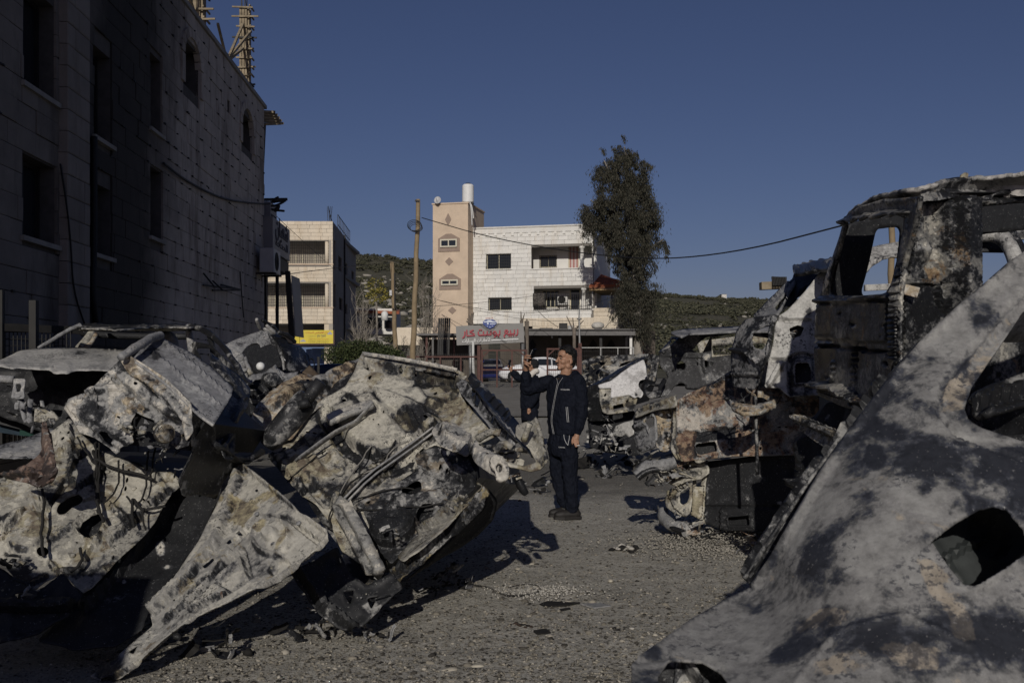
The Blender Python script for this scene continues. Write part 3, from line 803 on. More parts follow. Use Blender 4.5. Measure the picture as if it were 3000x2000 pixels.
form_column('farther timber formwork column on the roof with rebar on top', 725, 23.6, LH+.09, 10.15, .19, .2)
def plank_thing(name, label, cat, segs, mat=M_WOODP, w=.06, h=.05, group=None):
 t = thing(name, label, cat, segs[0][0], group)
 for a, c_ in segs: MB().bar(a, c_, w, h).build('plank', mat, t)
 return t
Lp = lambda u, v, s=0.0: frL.w(frL.px(u, v)[0], frL.px(u, v)[1], -s)
plank_thing('roof_brace', 'crossed timber props bracing the farther roof column', 'brace', [(P(668, 172, 21.5), P(712, 70, 23.4)), (P(668, 172, 21.6), P(735, 92, 23.3)), (P(665, 180, 21.4), P(712, 142, 23.4)), (P(638, 70, 20.5), P(662, 168, 21.5))], w=.05)
plank_thing('roof_prop', 'slanted pale prop at the frame top beside the nearer column', 'prop', [(P(545, 12, 18.6), P(585, -25, 19.2)), (P(555, -5, 18.4), P(575, 55, 18.9))], w=.05)
pts = []
for k in range(5): pts.append((P(765+k*2, 328+k*9, 24.9), P(806+k*5, 330+k*8, 25.0+.12*k)))
plank_thing('formwork_shelf', 'small shelf of timber planks jutting from the far roof corner', 'scaffold', pts, M_WOODP, .12, .06)
plank_thing('scaffold_prop', 'dark steel props under the plank shelf at the far corner', 'prop', [(P(776, 365, 25.1), P(770, 492, 25.1)), (P(768, 330, 25.05), P(766, 480, 25.05))], M_DARK, .05)

# things fixed to the left wall
def ac_unit(label, fr, r, d=.32, body=None, group='air conditioners'):
 x0, x1, z0, z1 = r; t = thing('air_conditioner', label, 'air conditioner', fr.w((x0+x1)/2, z0, d/2), group)
 mt = body or simple('ac_enamel', (.55, .54, .51), .5, .08, 4)
 m = MB(); fr.box(m, x0, x1, z0, z1, .12, .12+d); m.build('casing', mt, t, bevel=.012)
 m = MB(); c = fr.w(x0+(x1-x0)*.42, (z0+z1)/2, .125+d); rr = min(x1-x0, z1-z0)*.38
 for q in (1, .78, .56, .34):
  pth = [c+fr.ex*math.cos(a)*rr*q+fr.ez*math.sin(a)*rr*q for a in np.linspace(0, 6.283, 20)]
  m.tube(pth, .008, 4, False)
 m.build('fan_guard', M_BARS, t)
 m = MB().prism([(math.cos(a)*rr, math.sin(a)*rr) for a in np.linspace(0, 6.283, 20)[:-1]], c+fr.n*-.002, fr.ex, fr.ez, fr.n, .01); m.build('fan_opening', M_BLACK, t)
 m = MB()
 for x in (x0+.08, x1-.08): fr.box(m, x-.02, x+.02, z0-.04, z0-.003, 0, .16+d); fr.box(m, x-.02, x+.02, z0-.3, z0, 0, .03)
 m.build('bracket', M_DARK, t); return t
ra = frL.rect(745, 742, 778, 805)
ac_unit('grey air conditioner bracketed to the shaded left wall near its far corner', frL, (ra[0], ra[0]+.85, ra[2], ra[2]+.58), .34, simple('ac_grey', (.42, .42, .42), .5, .1, 5))
t = thing('wall_bracket', 'empty rusty bracket frame bolted low on the shaded left wall', 'bracket', Lp(600, 830))
m = MB()
for a, c_ in (((588, 835), (668, 848)), ((588, 800), (588, 838)), ((615, 822), (615, 850)), ((615, 850), (668, 850)), ((640, 834), (668, 848))):
 m.bar(Lp(a[0], a[1], -.05), Lp(c_[0], c_[1], -.25), .03)
m.build('frame', M_DARK, t)
def cable(name, label, pts, r=.012, mat=M_CABLE, it=2, wob=0, group=None):
 o = ptube(name, pts, r, mat, None, it, 5, wob, 3); return tag(o, label, 'cable', group)
def Lc(u, v, s=.06): p = Lp(u, v, -s); return (CU+p.x/p.y*F, HV-(p.z-CH)/p.y*F, p.y)
cable('wall_cable', 'black cable sagging along the shaded left wall to the corner bracket', [Lc(468, 478), Lc(520, 520), Lc(590, 560), Lc(660, 588), Lc(748, 597, .1), Lc(766, 597, .2)], .022)
cable('wall_cable', 'thick black pipe running down the shaded wall beside the pilaster', [Lc(262, 400), Lc(262, 600), Lc(262, 720), Lc(257, 840), Lc(262, 900), Lc(270, 945)], .045)
cable('wall_cable', 'thin wire hanging from the big window down the pilaster', [Lc(162, 480), Lc(162, 600, .14), Lc(172, 720, .15), Lc(178, 850, .15), Lc(215, 955, .15)], .012)
cable('wall_cable', 'thin loose wire dangling below the air conditioner bracket', [Lc(695, 795), Lc(700, 860), Lc(706, 930)], .012)
t = thing('service_bracket', 'black steel service bracket with insulators at the far corner of the left building', 'bracket', P(775, 585, 25.1))
MB().bar(P(775, 585, 25.1), P(840, 584, 25.6), .07).build('arm', M_DARK, t)
for q in ([(775, 600, 25.1), (800, 604, 25.2), (820, 598, 25.4), (836, 588, 25.6)], [(775, 596, 25.1), (800, 592, 25.3), (830, 588, 25.5)], [(790, 612, 25.2), (810, 616, 25.3), (832, 618, 25.5)]):
 ptube('jumper_cable', q, .03, M_CABLE, t)
for u, v in ((808, 586), (812, 612)):
 MB().tube([P(u-8, v+8, 25.3), P(u-3, v+3, 25.3), P(u+3, v-4, 25.3), P(u+8, v-10, 25.3)], [.03, .06, .05, .02], 7).build('insulator', M_DARK, t)

# shop signs at the street end of the left building
frS = Fr((WX(25.2)+.25, 25.2, 0), (-.0445, 1, 0)); frS.n = frL.n; frS.M = frL.M
t = thing('shop_sign', 'large shaded shop sign with Arabic lettering past the corner of the left building', 'sign', frS.w(1.4, 4.3))
M_SIGNG = simple('sign_grey', (.2, .2, .21), .5, .06, 2)
r = frS.rect(799, 640, 848, 745)
m = MB(); fr_ = frS; xa, za = frS.px(799, 634); xb, zb = frS.px(849, 676); zl = frS.px(800, 735)[1]
m.prism([(xa, zl), (xb, zl), (xb, za), (xa, za)], frS.w(0, 0, .0), frS.ex, frS.ez, frS.n, .5); m.build('board', M_SIGNG, t)
m = MB(); frS.box(m, xa, xb+.1, zl-.35, zl-.01, -1.3, -.05); m.build('soffit', M_DARK, t)
M_INK = flat('sign_ink_dark', (.012, .012, .03), .6)
AR = lambda s: ''.join(chr(c) for c in s)[::-1]
shab = AR([0xFEB7, 0xFECC, 0xFE92, 0xFE8E, 0xFEE5])
ex_, n_ = frS.ex, frS.n
# the face looks to +X: reading direction runs away from the camera is mirrored, so lay it from far to near
text_mesh('lettering', shab, .8, M_INK, frS.w((xa+xb)/2, (za+zl)/2+.2, .004), ex_, (0, 0, 1), n_, t, .006, width=(xb-xa)*.72, height=.62, bold=.012)
text_mesh('lettering', AR([0xFEDF, 0xFEE0, 0xFEA4, 0xFEAA, 0xFE8D, 0xFEA9, 0xFE93]), .3, M_INK, frS.w((xa+xb)/2, zl+.28, .004), ex_, (0, 0, 1), n_, t, .005, width=(xb-xa)*.72, height=.2)
t = thing('corner_sign', 'narrow upright sign board between the left wall and the large Arabic sign', 'sign', P(785, 700, 25.1))
frC = Fr(P(776, 700, 25.0), (-.0445, 1, 0)); frC.n = frL.n; frC.M = frL.M
xa2, _ = frC.px(778, 640); xb2, _ = frC.px(797, 640); zt = frC.px(778, 590)[1]; zb2 = frC.px(778, 692)[1]
m = MB(); frC.box(m, xa2, xb2, zb2, zt, -.3, .12); m.build('board', M_SIGNG, t)
text_mesh('lettering', 'ELECTRIC', .1, M_INK, frC.w((xa2+xb2)/2, zb2+(zt-zb2)*.6, .125), frC.ex, (0, 0, 1), frC.n, t, .004, width=(xb2-xa2)*.8)
m = MB(); m.bar(P(765, 690, 25.2), P(765, 965, 25.2), .18, .3); m.build('post', M_DARK, t)
# ------------------------------------------------------------------ cream apartment block (behind, left of centre)
Dc = 75.0
xr = (975-CU)/F*Dc; xl = (640-CU)/F*Dc
frB = Fr((xl, Dc-.0, 0), (1, .015, 0))
thB = thing('apartment_block', 'cream stone apartment block with barred balconies beyond the left building', 'building', (xl, Dc, .9))
W_B = frB.px(975, 800)[0]
zt = frB.px(900, 648)[1]; zb = frB.px(900, 948)[1]
bal1 = frB.rect(742, 706, 970, 772); bal2 = frB.rect(700, 830, 970, 899)
opsB = [bal1, bal2]
mb = MB(); wallboxes(mb, frB, 0, W_B, zb, zt, opsB, -.3, -.01); mb.build('wall', M_MORT, thB)
SB = stones(thB, frB, frB.px(765, 800)[0], W_B, zb, zt, opsB, .285, (.45, .95), M_CREAM, .02, 300, seed=12, gap=.016)
frBs = Fr(frB.w(W_B, 0, 0), (-.06, 1, 0)); frBs.n = Vector((1, .06, 0)).normalized(); frBs.M = Matrix((frBs.ex, -frBs.n, frBs.ez)).transposed()
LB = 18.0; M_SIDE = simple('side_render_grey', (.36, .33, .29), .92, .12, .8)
opsS = []
for u0, v0, u1, v1 in ((978, 705, 983, 790), (991, 753, 1002, 795), (1008, 770, 1018, 812), (1030, 795, 1037, 830), (978, 832, 984, 900), (993, 873, 1004, 908), (1010, 890, 1018, 920)):
 opsS.append(frBs.rect(u0, v0, u1, v1))
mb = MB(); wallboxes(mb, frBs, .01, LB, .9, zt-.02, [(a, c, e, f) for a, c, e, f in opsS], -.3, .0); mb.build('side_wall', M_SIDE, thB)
for r in opsS: window(thB, frBs, r, .15, bars=False, frame=M_DARK, fw=.06)
mb = MB(); frB.box(mb, 0, W_B-.31, zb+.0, zb+.25, -17, -.31); frB.box(mb, 0, W_B-.31, bal1[2]-.25, bal1[2], -17, -.31); frB.box(mb, 0, W_B-.31, zt-.5, zt-.25, -17, -.31); mb.build('floor_slab', M_CONC, thB)
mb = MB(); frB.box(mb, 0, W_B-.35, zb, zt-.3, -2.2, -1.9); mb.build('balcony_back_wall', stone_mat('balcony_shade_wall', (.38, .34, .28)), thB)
mb = MB(); frB.box(mb, 0, W_B-1.2, .9, zb-.02, -4.2, -4); mb.build('ground_floor_wall', M_CONC, thB)
mb = MB(); fx0 = frB.px(935, 1000)[0]; frB.box(mb, fx0-2.6, fx0+.9, .9, 3.6, -3.2, -3.0); mb.build('shutter', simple('blue_shutter', (.10, .16, .30), .5, .15, 3), thB)
mb = MB(); frB.box(mb, W_B-.65, W_B-.02, .9, zb-.01, -.9, -.05); mb.build('corner_pier', M_CREAM, thB)
# balcony fittings
for bal, lights in ((bal1, ((755, 775), (795, 815), (835, 868), (885, 960))), (bal2, ((760, 782), (790, 822), (835, 870), (885, 950)))):
 back = Fr(frB.w(0, 0, -1.88), frB.ex)
 for i, (ua, ub) in enumerate(lights):
  xa_, xb_ = back.px(ua, 700)[0], back.px(ub, 700)[0]
  window(thB, back, (xa_, xb_, bal[2]+.05, bal[2]+1.25), .02, bars=False, fw=.06, curtain=simple('net_curtain', (.5, .48, .42), .9, .1, 5) if i % 2 == 0 else M_GLASS)
 m = MB(); nx = int((bal[1]-bal[0])/.16)
 for k in range(nx+1):
  x = bal[0]+(bal[1]-bal[0])*k/nx; frB.box(m, x-.011, x+.011, bal[2], bal[3], -.14, -.115)
 for k in range(8):
  z = bal[2]+(bal[3]-bal[2])*(k+.5)/8; frB.box(m, bal[0], bal[1], z-.011, z+.011, -.115, -.09)
 o = m.build('balcony_grille', M_BARS, thB)
 m = MB(); frB.box(m, bal[0]-.02, W_B+.04, bal[2]-.1, bal[2]-.002, -.3, .06); m.build('balcony_ledge', stone_mat('ledge_stone', (.62, .5, .38)), thB)
 x = bal[1]-.35
 MB().tube([frB.w(x, bal[2], -.2), frB.w(x, bal[3], -.2)], .16, 10).build('balcony_column', M_CREAM, thB, smooth=True)
m = MB(); frBs.box(m, 7.5, 7.62, .9, zt, .02, .14); m.build('drain_pipe', M_DARK, thB)
m = MB()
for k in range(6): m.bar(frBs.w(rs.uniform(.2, .9), zt-.1, -rs.uniform(.1, .5)), frBs.w(rs.uniform(.2, .9), zt+1.2, -rs.uniform(.1, .5)), .03)
m.build('rebar', M_DARK, thB)
m = MB(); a = 5.0
for k in range(10):
 x = a+k*1.05; m.bar(frBs.w(x, zt-.05, -.2), frBs.w(x, zt+1.3, -.2), .04)
for z in (.5, 1.3): m.bar(frBs.w(a, zt+z, -.2), frBs.w(a+9.5, zt+z, -.2), .04)
m.build('roof_railing', M_DARK, thB)
# yellow garage sign under it
frY = Fr(frB.w(0, 0, .35), frB.ex)
t = thing('garage_sign', 'yellow garage sign with Hebrew and Arabic print under the cream block', 'sign', frY.w(frY.px(920, 990)[0], 2.5))
ya = frY.px(878, 970); yb = frY.px(976, 1006); y0x = frY.px(860, 970)[0]
M_YEL = simple('yellow_print', (.62, .50, .05), .5, .15, 1.2)
m = MB(); frY.box(m, ya[0], yb[0], yb[1], ya[1]+.08, -.3, .0); m.build('face', M_YEL, t)
m = MB(); m.prism([(y0x, yb[1]+.05), (ya[0]-.03, yb[1]), (ya[0]-.03, ya[1]+.08), (y0x, ya[1]+.03)], frY.w(0, 0, -.02), frY.ex, frY.ez, frY.n, .2); m.build('side_face', M_YEL, t)
m = MB(); frY.box(m, yb[0]+.003, yb[0]+.12, yb[1]-.08, ya[1]+.06, -.3, .02); frY.box(m, y0x, yb[0], yb[1]-.1, yb[1]-.004, -.3, .02); m.build('frame', flat('sign_frame_maroon', (.05, .02, .02), .5), t)
cx = (ya[0]+yb[0])/2; hh = ya[1]+.08-yb[1]
M_RINK = flat('sign_red_ink', (.42, .04, .03), .6); M_BINK = flat('sign_navy_ink', (.03, .04, .12), .6)
garage = AR([0xFEDB, 0xFEAE, 0xFE8D, 0xFE9D, 0x20, 0xFE8D, 0xFEDF, 0xFED4, 0xFEE0, 0xFEB4, 0xFEC4, 0xFEF4, 0xFEE8, 0xFEF2, 0x20, 0xFEDF, 0xFEE0, 0xFEB4, 0xFEF4, 0xFE8E, 0xFEAD, 0xFE8D, 0xFE95])
text_mesh('lettering', garage, .3, M_RINK, frY.w(cx+.05, yb[1]+hh*.80, .004), frY.ex, frY.ez, frY.n, t, .004, width=1.7, height=.24)
text_mesh('lettering', ''.join(chr(c) for c in (0x5DF, 0x5E4, 0x5D2, 0x20, 0x5DA, 0x5E1, 0x5D5, 0x5DE)), .3, M_BINK, frY.w(cx+.38, yb[1]+hh*.54, .004), frY.ex, frY.ez, frY.n, t, .004, width=.65, height=.22)
text_mesh('lettering', garage[:12], .1, M_BINK, frY.w(cx-.3, yb[1]+hh*.54, .004), frY.ex, frY.ez, frY.n, t, .004, width=.55, height=.08)
for k, zz in enumerate((.33, .20, .08)):
 text_mesh('lettering', garage, .1, M_RINK if k < 1 else M_INK, frY.w(cx+.15, yb[1]+hh*zz, .004), frY.ex, frY.ez, frY.n, t, .004, width=1.5, height=.09)
for k, zz in enumerate((.30, .18, .09)):
 text_mesh('lettering', '0599-204736'[:8+k], .1, M_INK, frY.w(yb[0]-.24, yb[1]+hh*zz, .0045), frY.ex, frY.ez, frY.n, t, .004, width=.36, height=.07) if False else None
for x, z, w, h in ((yb[0]-.25, yb[1]+hh*.76, .36, .30), (ya[0]+.24, yb[1]+hh*.2, .42, .24)):
 pl = [(-.5, -.3), (-.48, .05), (-.25, .12), (-.12, .45), (.2, .45), (.32, .12), (.5, .05), (.5, -.3)]
 MB().prism([(a*w, c*h) for a, c in pl], frY.w(x, z, .006), frY.ex, frY.ez, frY.n, .004).build('printed_car', simple('print_grey', (.35, .35, .38), .5, .4, 14), t)

# ------------------------------------------------------------------ white building with tan stair tower
a_ = P(1371, 900, 70.0); c_ = P(1738, 900, 68.0)
frW = Fr((a_.x, a_.y, 0), (c_.x-a_.x, c_.y-a_.y))
thW = thing('white_house', 'white stone house with recessed balconies and a tan stair tower', 'building', (a_.x, a_.y, .95))
WW = frW.px(1738, 800)[0]; ztop = frW.px(1550, 664)[1]; zlow = frW.px(1550, 947)[1]
w1 = frW.rect(1425, 744, 1497, 788); w2 = frW.rect(1431, 873, 1499, 909)
b1 = frW.rect(1557, 722, 1734, 785); b2 = frW.rect(1564, 844, 1734, 906)
opsW = [w1, w2, b1, b2]
mb = MB(); wallboxes(mb, frW, 0, WW, zlow, ztop, opsW, -.3, -.01); mb.build('wall', M_MORT, thW)
SW = stones(thW, frW, 0.0, WW, zlow, ztop-.42, opsW+[(b2[1]-.01, WW+1, b2[2]-2, b2[2])], .29, (.5, 1.0), M_WHITE, .02, 300, seed=21, gap=.015)
mb = MB(); frW.box(mb, -.05, WW+.08, ztop-.40, ztop-.05, -.3, .05); frW.box(mb, -.1, WW+.14, ztop-.047, ztop+.05, -.35, .12); mb.build('cornice', M_WHITE, thW)
for k in range(15):
 m = MB(); x = .2+k*(WW-.4)/14; frW.box(m, x-.09, x+.09, ztop-.58, ztop-.403, .0, .09); m.build('dentil', M_WHITE, thW)
window(thW, frW, w1, .16, mull=1, grid=5); window(thW, frW, w2, .16, mull=1, grid=5)
for w in (w1, w2):
 n = 9
 for k in range(n):
  m = MB(); x = w[0]-.1+(w[1]-w[0]+.2)*k/n; frW.box(m, x+.005, x+(w[1]-w[0]+.2)/n-.005, w[3]+.05, w[3]+.42, -.02, .035); m.build('lintel_stone', M_WHITE, thW)
 m = MB(); frW.box(m, w[0]-.08, w[1]+.08, w[2]-.07, w[2]-.003, -.2, .08); m.build('sill', M_WHITE, thW)
# roof, back, side, floors
mb = MB(); frW.box(mb, .02, WW-.02, ztop-.6, ztop-.41, -9, -.3); frW.box(mb, .02, WW-.3, b1[2]-.2, b1[2]-.003, -9, -.3); frW.box(mb, .02, WW-.3, b2[2]-.2, b2[2]-.003, -9, -.3); frW.box(mb, .02, WW-.3, b2[3]+.003, b2[3]+.2, -9, -.3); mb.build('floor_slab', M_CONC, thW)
mb = MB(); frW.box(mb, WW-.3, WW-.0, zlow, b2[2]-.01, -9, -.31); frW.box(mb, WW-.3, WW, b2[3]+.2, b1[2]-.01, -9, -.31); frW.box(mb, WW-.3, WW, b1[3], ztop-.41, -9, -.31); frW.box(mb, WW-.3, WW, zlow, ztop-.41, -9, -1.62); mb.build('side_wall', M_WHITE, thW)
mb = MB(); frW.box(mb, .02, b1[0]-.3, zlow, ztop-.6, -9.2, -9); mb.build('back_wall', M_CONC, thW)
bk = Fr(frW.w(0, 0, -1.6), frW.ex)
ib1 = bk.rect(1581, 749, 1631, 783); id1 = (bk.px(1665, 760)[0], bk.px(1696, 760)[0], b1[2]+.02, b1[2]+1.75)
ib2 = bk.rect(1588, 877, 1637, 904); id2 = (bk.px(1669, 880)[0], bk.px(1700, 880)[0], b2[2]+.02, b2[2]+1.7)
ib2 = (ib2[0], ib2[1], b2[2]+.25, b2[2]+1.45)
mb = MB(); wallboxes(mb, bk, b1[0]-.5, WW-.31, zlow, ztop-.61, [ib1, id1, ib2, id2], -.2, 0); mb.build('balcony_back_wall', M_WHITE, thW)
window(thW, bk, ib1, .1, grid=6); window(thW, bk, ib2, .1, bars=False, mull=3)
b = NB('striped_curtain'); co = b.coord(); sx = b.n('ShaderNodeSeparateXYZ'); b.l(co, sx.inputs[0])
b.set('Base Color', b.mix(b.ramp(b.math('FRACT', b.math('MULTIPLY', sx.outputs[0], 4.2)), [(.45, 0.0), (.55, 1.0)]), (.40, .19, .17), (.58, .5, .47))); b.set('Roughness', .9); M_STRIPE = b.m
window(thW, bk, id1, .1, bars=False, mull=0, curtain=M_STRIPE, fw=.08); window(thW, bk, id2, .1, bars=False, mull=0, fw=.08)
for bal, uc in ((b1, 1704), (b2, 1709)):
 x = frW.px(uc, 760)[0]
 MB().tube([frW.w(x, bal[2], -.18), frW.w(x, bal[2]+.12, -.18), frW.w(x, bal[2]+.14, -.18), frW.w(x, bal[3]-.16, -.18), frW.w(x, bal[3]-.13, -.18), frW.w(x, bal[3], -.18)], [.19, .19, .135, .125, .19, .2], 12).build('balcony_column', M_WHITE, thW, smooth=True)
 m = MB(); frW.box(m, bal[0]-.08, WW+.1, bal[2]-.08, bal[2]-.004, -.3, .09); m.build('balcony_ledge', M_WHITE, thW)
m = MB()
for k in range(30):
 x = b2[0]+(b2[1]-b2[0])*k/29; frW.box(m, x-.01, x+.01, b2[2]-.05, b2[2]+1.05, .1, .12)
frW.box(m, b2[0], b2[1], b2[2]+1.05, b2[2]+1.09, .09, .13); frW.box(m, b2[0], b2[1], b2[2]-.02, b2[2]+.02, .121, .14)
m.build('balcony_railing', M_BARS, thW)
t = ac_unit('white air conditioner hung high on the lower balcony of the white house', bk, (*[bk.px(q, 860)[0] for q in (1636, 1666)], b2[3]-1.05, b2[3]-.35), .3)
# patterned rug over the railing
b = NB('patterned_rug'); co = b.coord(); v_ = b.vor(co, 7, 'F1', 0)
b.set('Base Color', b.ramp(v_, [(.25, (.03, .027, .025)), (.4, (.13, .115, .10)), (.6, (.04, .036, .034))])); b.set('Roughness', .95)
r = frW.rect(1563, 890, 1598, 910); xs_ = np.linspace(r[0], r[1], 14); V = []; Fc = []
prof = [(.02, -.35), (.05, -.02), (.1, .03), (.17, -.01), (.2, -.3), (.21, -.62), (.2, -.85)]
for i, x in enumerate(xs_):
 for d, z in prof: V.append(tuple(frW.w(x, b2[2]+1.09+z, d+.03*math.sin(x*7+z*3))))
n = len(prof)
for i in range(len(xs_)-1):
 for j in range(n-1): Fc.append((i*n+j, (i+1)*n+j, (i+1)*n+j+1, i*n+j+1))
o = tag(link('rug', mesh_np('rug', V, Fc, True), b.m), 'dark patterned rug hung over the lower balcony railing', 'rug'); o.modifiers.new('t', 'SOLIDIFY').thickness = .02
# right wing with red tiled roof
x0 = WW+.02; x1 = frW.px(1832, 880)[0]
wz0 = frW.px(1770, 901)[1]; wz1 = frW.px(1770, 842)[1]; zlow2 = frW.px(1770, 951)[1]
wing = [(frW.px(1741, 860)[0], frW.px(1815, 860)[0], wz0, wz1)]
mb = MB(); wallboxes(mb, frW, x0, x1, zlow2, wz1+.15, wing, -.3, -.01); mb.build('wing_wall', M_MORT, thW)
stones(thW, frW, frW.px(1560, 920)[0]+.0, x1, zlow2-.5, wz0-.02, [(-9, x0, zlow, 99)], .29, (.5, 1.0), M_CREAM, .028, 60, seed=5, gap=.015)
n = 34
for k in range(n):
 m = MB(); x = frW.px(1525, 940)[0]+(x1-frW.px(1525, 940)[0])*k/n; frW.box(m, x+.006, x+(x1-frW.px(1525, 940)[0])/n-.006, zlow2-.05, zlow2+.5, .03, .065); m.build('soldier_stone', M_CREAM, thW)
mb = MB(); frW.box(mb, x0, x1, zlow2-.2, zlow2-.05, -9, -.01); frW.box(mb, x0+.3, x1-.01, zlow2, wz1+.1, -7, -6.8); mb.build('wing_slab', M_CONC, thW)
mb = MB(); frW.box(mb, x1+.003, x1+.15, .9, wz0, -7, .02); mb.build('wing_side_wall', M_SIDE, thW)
e0 = frW.px(1730, 843); e1 = frW.px(1842, 832); tp0 = frW.px(1741, 802); tp1 = frW.px(1790, 815)
rf = MB(); A = frW.w(e0[0], e0[1], .6); B = frW.w(e1[0]+.3, e0[1], .6); Cc = frW.w(e1[0]-1.2, tp0[1]-.2, -4); Dd = frW.w(e0[0], tp0[1]+.3, -4)
rf.add([A, B, Cc, Dd, A-Vector((0, 0, .12)), B-Vector((0, 0, .12)), Cc-Vector((0, 0, .12)), Dd-Vector((0, 0, .12))], [(0, 1, 2, 3), (4, 7, 6, 5), (0, 4, 5, 1), (1, 5, 6, 2), (3, 2, 6, 7), (0, 3, 7, 4)])
roof = rf.build('roof', simple('roof_underlay', (.2, .09, .05), .9, .2, 4), thW)
tile = MB().tube([(0, 0, 0), (0, 1, 0)], .5, 8); tme = None
for i in range(16):
 fa = (i+.5)/16
 for j in range(6):
  g0, g1 = j/6, (j+1)/6+.03
  p0 = (A+(B-A)*fa)*(1-g0)+(Dd+(Cc-Dd)*fa)*g0; p1 = (A+(B-A)*fa)*(1-g1)+(Dd+(Cc-Dd)*fa)*g1
  m = MB().tube([p0+Vector((0, 0, .05)), p1+Vector((0, 0, .02))], [.13, .1], 6); m.build('tile', M_TILE, roof)
mb = MB(); frW.box(mb, e0[0], e1[0], e0[1]-.22, e0[1]-.13, -4, .55); mb.build('eaves_board', M_WOOD, thW)
# stair tower
ta = P(1268, 800, 69.2); tb = P(1371.5, 800, 68.6)
frT = Fr((ta.x, ta.y, 0), (tb.x-ta.x, tb.y-ta.y)); TW = frT.px(1371, 800)[0]; tz = frT.px(1320, 598)[1]
mb = MB(); frT.box(mb, 0, TW, .9, tz, -4.2, 0); mb.build('stair_tower', M_PLAST, thW)
mb = MB(); frT.box(mb, -.06, TW+.06, tz+.003, tz+.1, -4.26, .06); mb.build('tower_coping', M_PLAST, thW)
for u, v, w, h in ((1313, 643, 19, 38), (1316, 766, 25, 25), (1325, 909, 26, 22)):
 x, z = frT.px(u, v); k = 68.8/F
 MB().prism([(-w*k/2, 0), (0, -h*k/2), (w*k/2, 0), (0, h*k/2)], frT.w(x, z, .03), frT.ex, frT.ez, frT.n, .04).build('diamond', M_PLASTD, thW)
for v0, v1, vr, u0, u1 in ((738, 686, 700, 1284, 1347), (849, 803, 818, 1287, 1350)):
 xa_, za_ = frT.px(u0, v0); xb_, _ = frT.px(u1, v0); zt_ = frT.px(u0, v1)[1]; zs = frT.px(u0, vr)[1]; xm = (xa_+xb_)/2
 w = (xb_-xa_); wr = (xa_+w*.11, xb_-w*.11, za_+.3, zs-.05)
 MB().prism([(xa_, za_), (xb_, za_), (xb_, zs), (xm+.2, zt_), (xm-.2, zt_), (xa_, zs)], frT.w(0, 0, .05), frT.ex, frT.ez, frT.n, .06).build('window_surround', M_PLASTD, thW)
 window(thW, frT, (wr[0], wr[1], wr[2], wr[3]), -.12, bars=(v0 > 800), frame=flat('cream_frame', (.62, .58, .46), .5), fw=.09, grid=2)
# roof tank, dish
t = thing('water_tank', 'white ribbed water tank standing on the tan stair tower', 'water tank', frT.w(frT.px(1365, 590)[0], tz+.1, -1))
c = frT.w(frT.px(1364, 590)[0], tz+.14, -.6); hgt = (598-543)/F*68.5; prof = [(0, .36)]
for k in range(24): prof.append((.03+(hgt-.2)*k/23, .40+(.012 if k % 2 else -.006)))
prof += [(hgt-.12, .40), (hgt-.02, .33), (hgt, .2)]
MB().tube([c+Vector((0, 0, a)) for a, q in prof], [q for a, q in prof], 18).build('tank', simple('tank_white', (.72, .72, .70), .5, .06, 4), t, smooth=True)
MB().tube([c+Vector((0, 0, hgt)), c+Vector((0, 0, hgt+.07))], .17, 12).build('lid', M_DARK, t)
m = MB()
for dx in (-.35, .35):
 for dy in (-.3, .3): m.bar(c+Vector((dx, dy, -.14)), c+Vector((dx, dy, .02)), .05)
m.bar(c+Vector((-.42, -.3, .0)), c+Vector((.42, -.3, .0)), .05); m.bar(c+Vector((-.42, .3, .0)), c+Vector((.42, .3, .0)), .05); m.build('stand', M_DARK, t)
for q in ([(1377, 592, 68.4), (1381, 615, 68.3), (1383, 660, 68.4)], [(1380, 598, 68.4), (1384, 612, 68.4), (1387, 640, 68.4)]): ptube('pipe', q, .04, simple('white_pipe', (.6, .6, .58), .5), t)
t = thing('satellite_dish', 'grey satellite dish on the left corner of the tan stair tower', 'satellite dish', frT.w(frT.px(1282, 590)[0], tz+.1, -.5))
c = P(1282, 587, 68.9); V = []; Fc = []
ax = Vector((-.15, -.9, .35)).normalized(); e1_ = ax.cross(Vector((0, 0, 1))).normalized(); e2_ = e1_.cross(ax)
for i in range(6):
 for k in range(20):
  q = .28*i/5; a = 6.283*k/20; V.append(c+e1_*math.cos(a)*q*.85+e2_*math.sin(a)*q+ax*(q*q*.7))
for i in range(5):
 for k in range(20): Fc.append((i*20+k, i*20+(k+1) % 20, (i+1)*20+(k+1) % 20, (i+1)*20+k))
o = link('reflector', mesh_np('reflector', V, Fc, True), simple('dish_grey', (.45, .45, .45), .5), t); o.modifiers.new('t', 'SOLIDIFY').thickness = .015
MB().tube([c-ax*.02, c-Vector((0, 0, .35))], .03, 6).build('mast', M_DARK, t)
MB().bar(c-e2_*.25, c+ax*.4-e2_*.05, .02).build('feed_arm', M_DARK, t)

# ------------------------------------------------------------------ shop canopies under the house
def gw(u, D): return (u-CU)/F*D
t = thing('shop_canopy', 'long metal shop canopy with open dark bays under the white house', 'canopy', P(1700, 1040, 63))
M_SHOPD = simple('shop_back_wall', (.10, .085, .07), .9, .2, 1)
zc = P(0, 975, 63).z
m = MB(); M_CANO = simple('canopy_steel', (.13, .125, .12), .6, .2, 5); m.box(P(1698, 972, 65), (gw(1856, 63)-gw(1530, 63), 7.5, .06)); m.build('roof_sheet', M_CANO, t)
m = MB(); m.box(P(1698, 976, 61.2), (gw(1856, 61.2)-gw(1530, 61.2), .12, .26)); m.build('fascia', M_CANO, t)
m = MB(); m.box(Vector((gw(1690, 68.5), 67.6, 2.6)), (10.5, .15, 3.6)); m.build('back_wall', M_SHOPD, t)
for u in (1540, 1640, 1760, 1848):
 m = MB(); p = P(u, 1000, 61.6); m.box(Vector((p.x, p.y, 2.2)), (.16, .16, 3.3)); m.build('post', M_DARK if u < 1840 else M_WHITE, t)
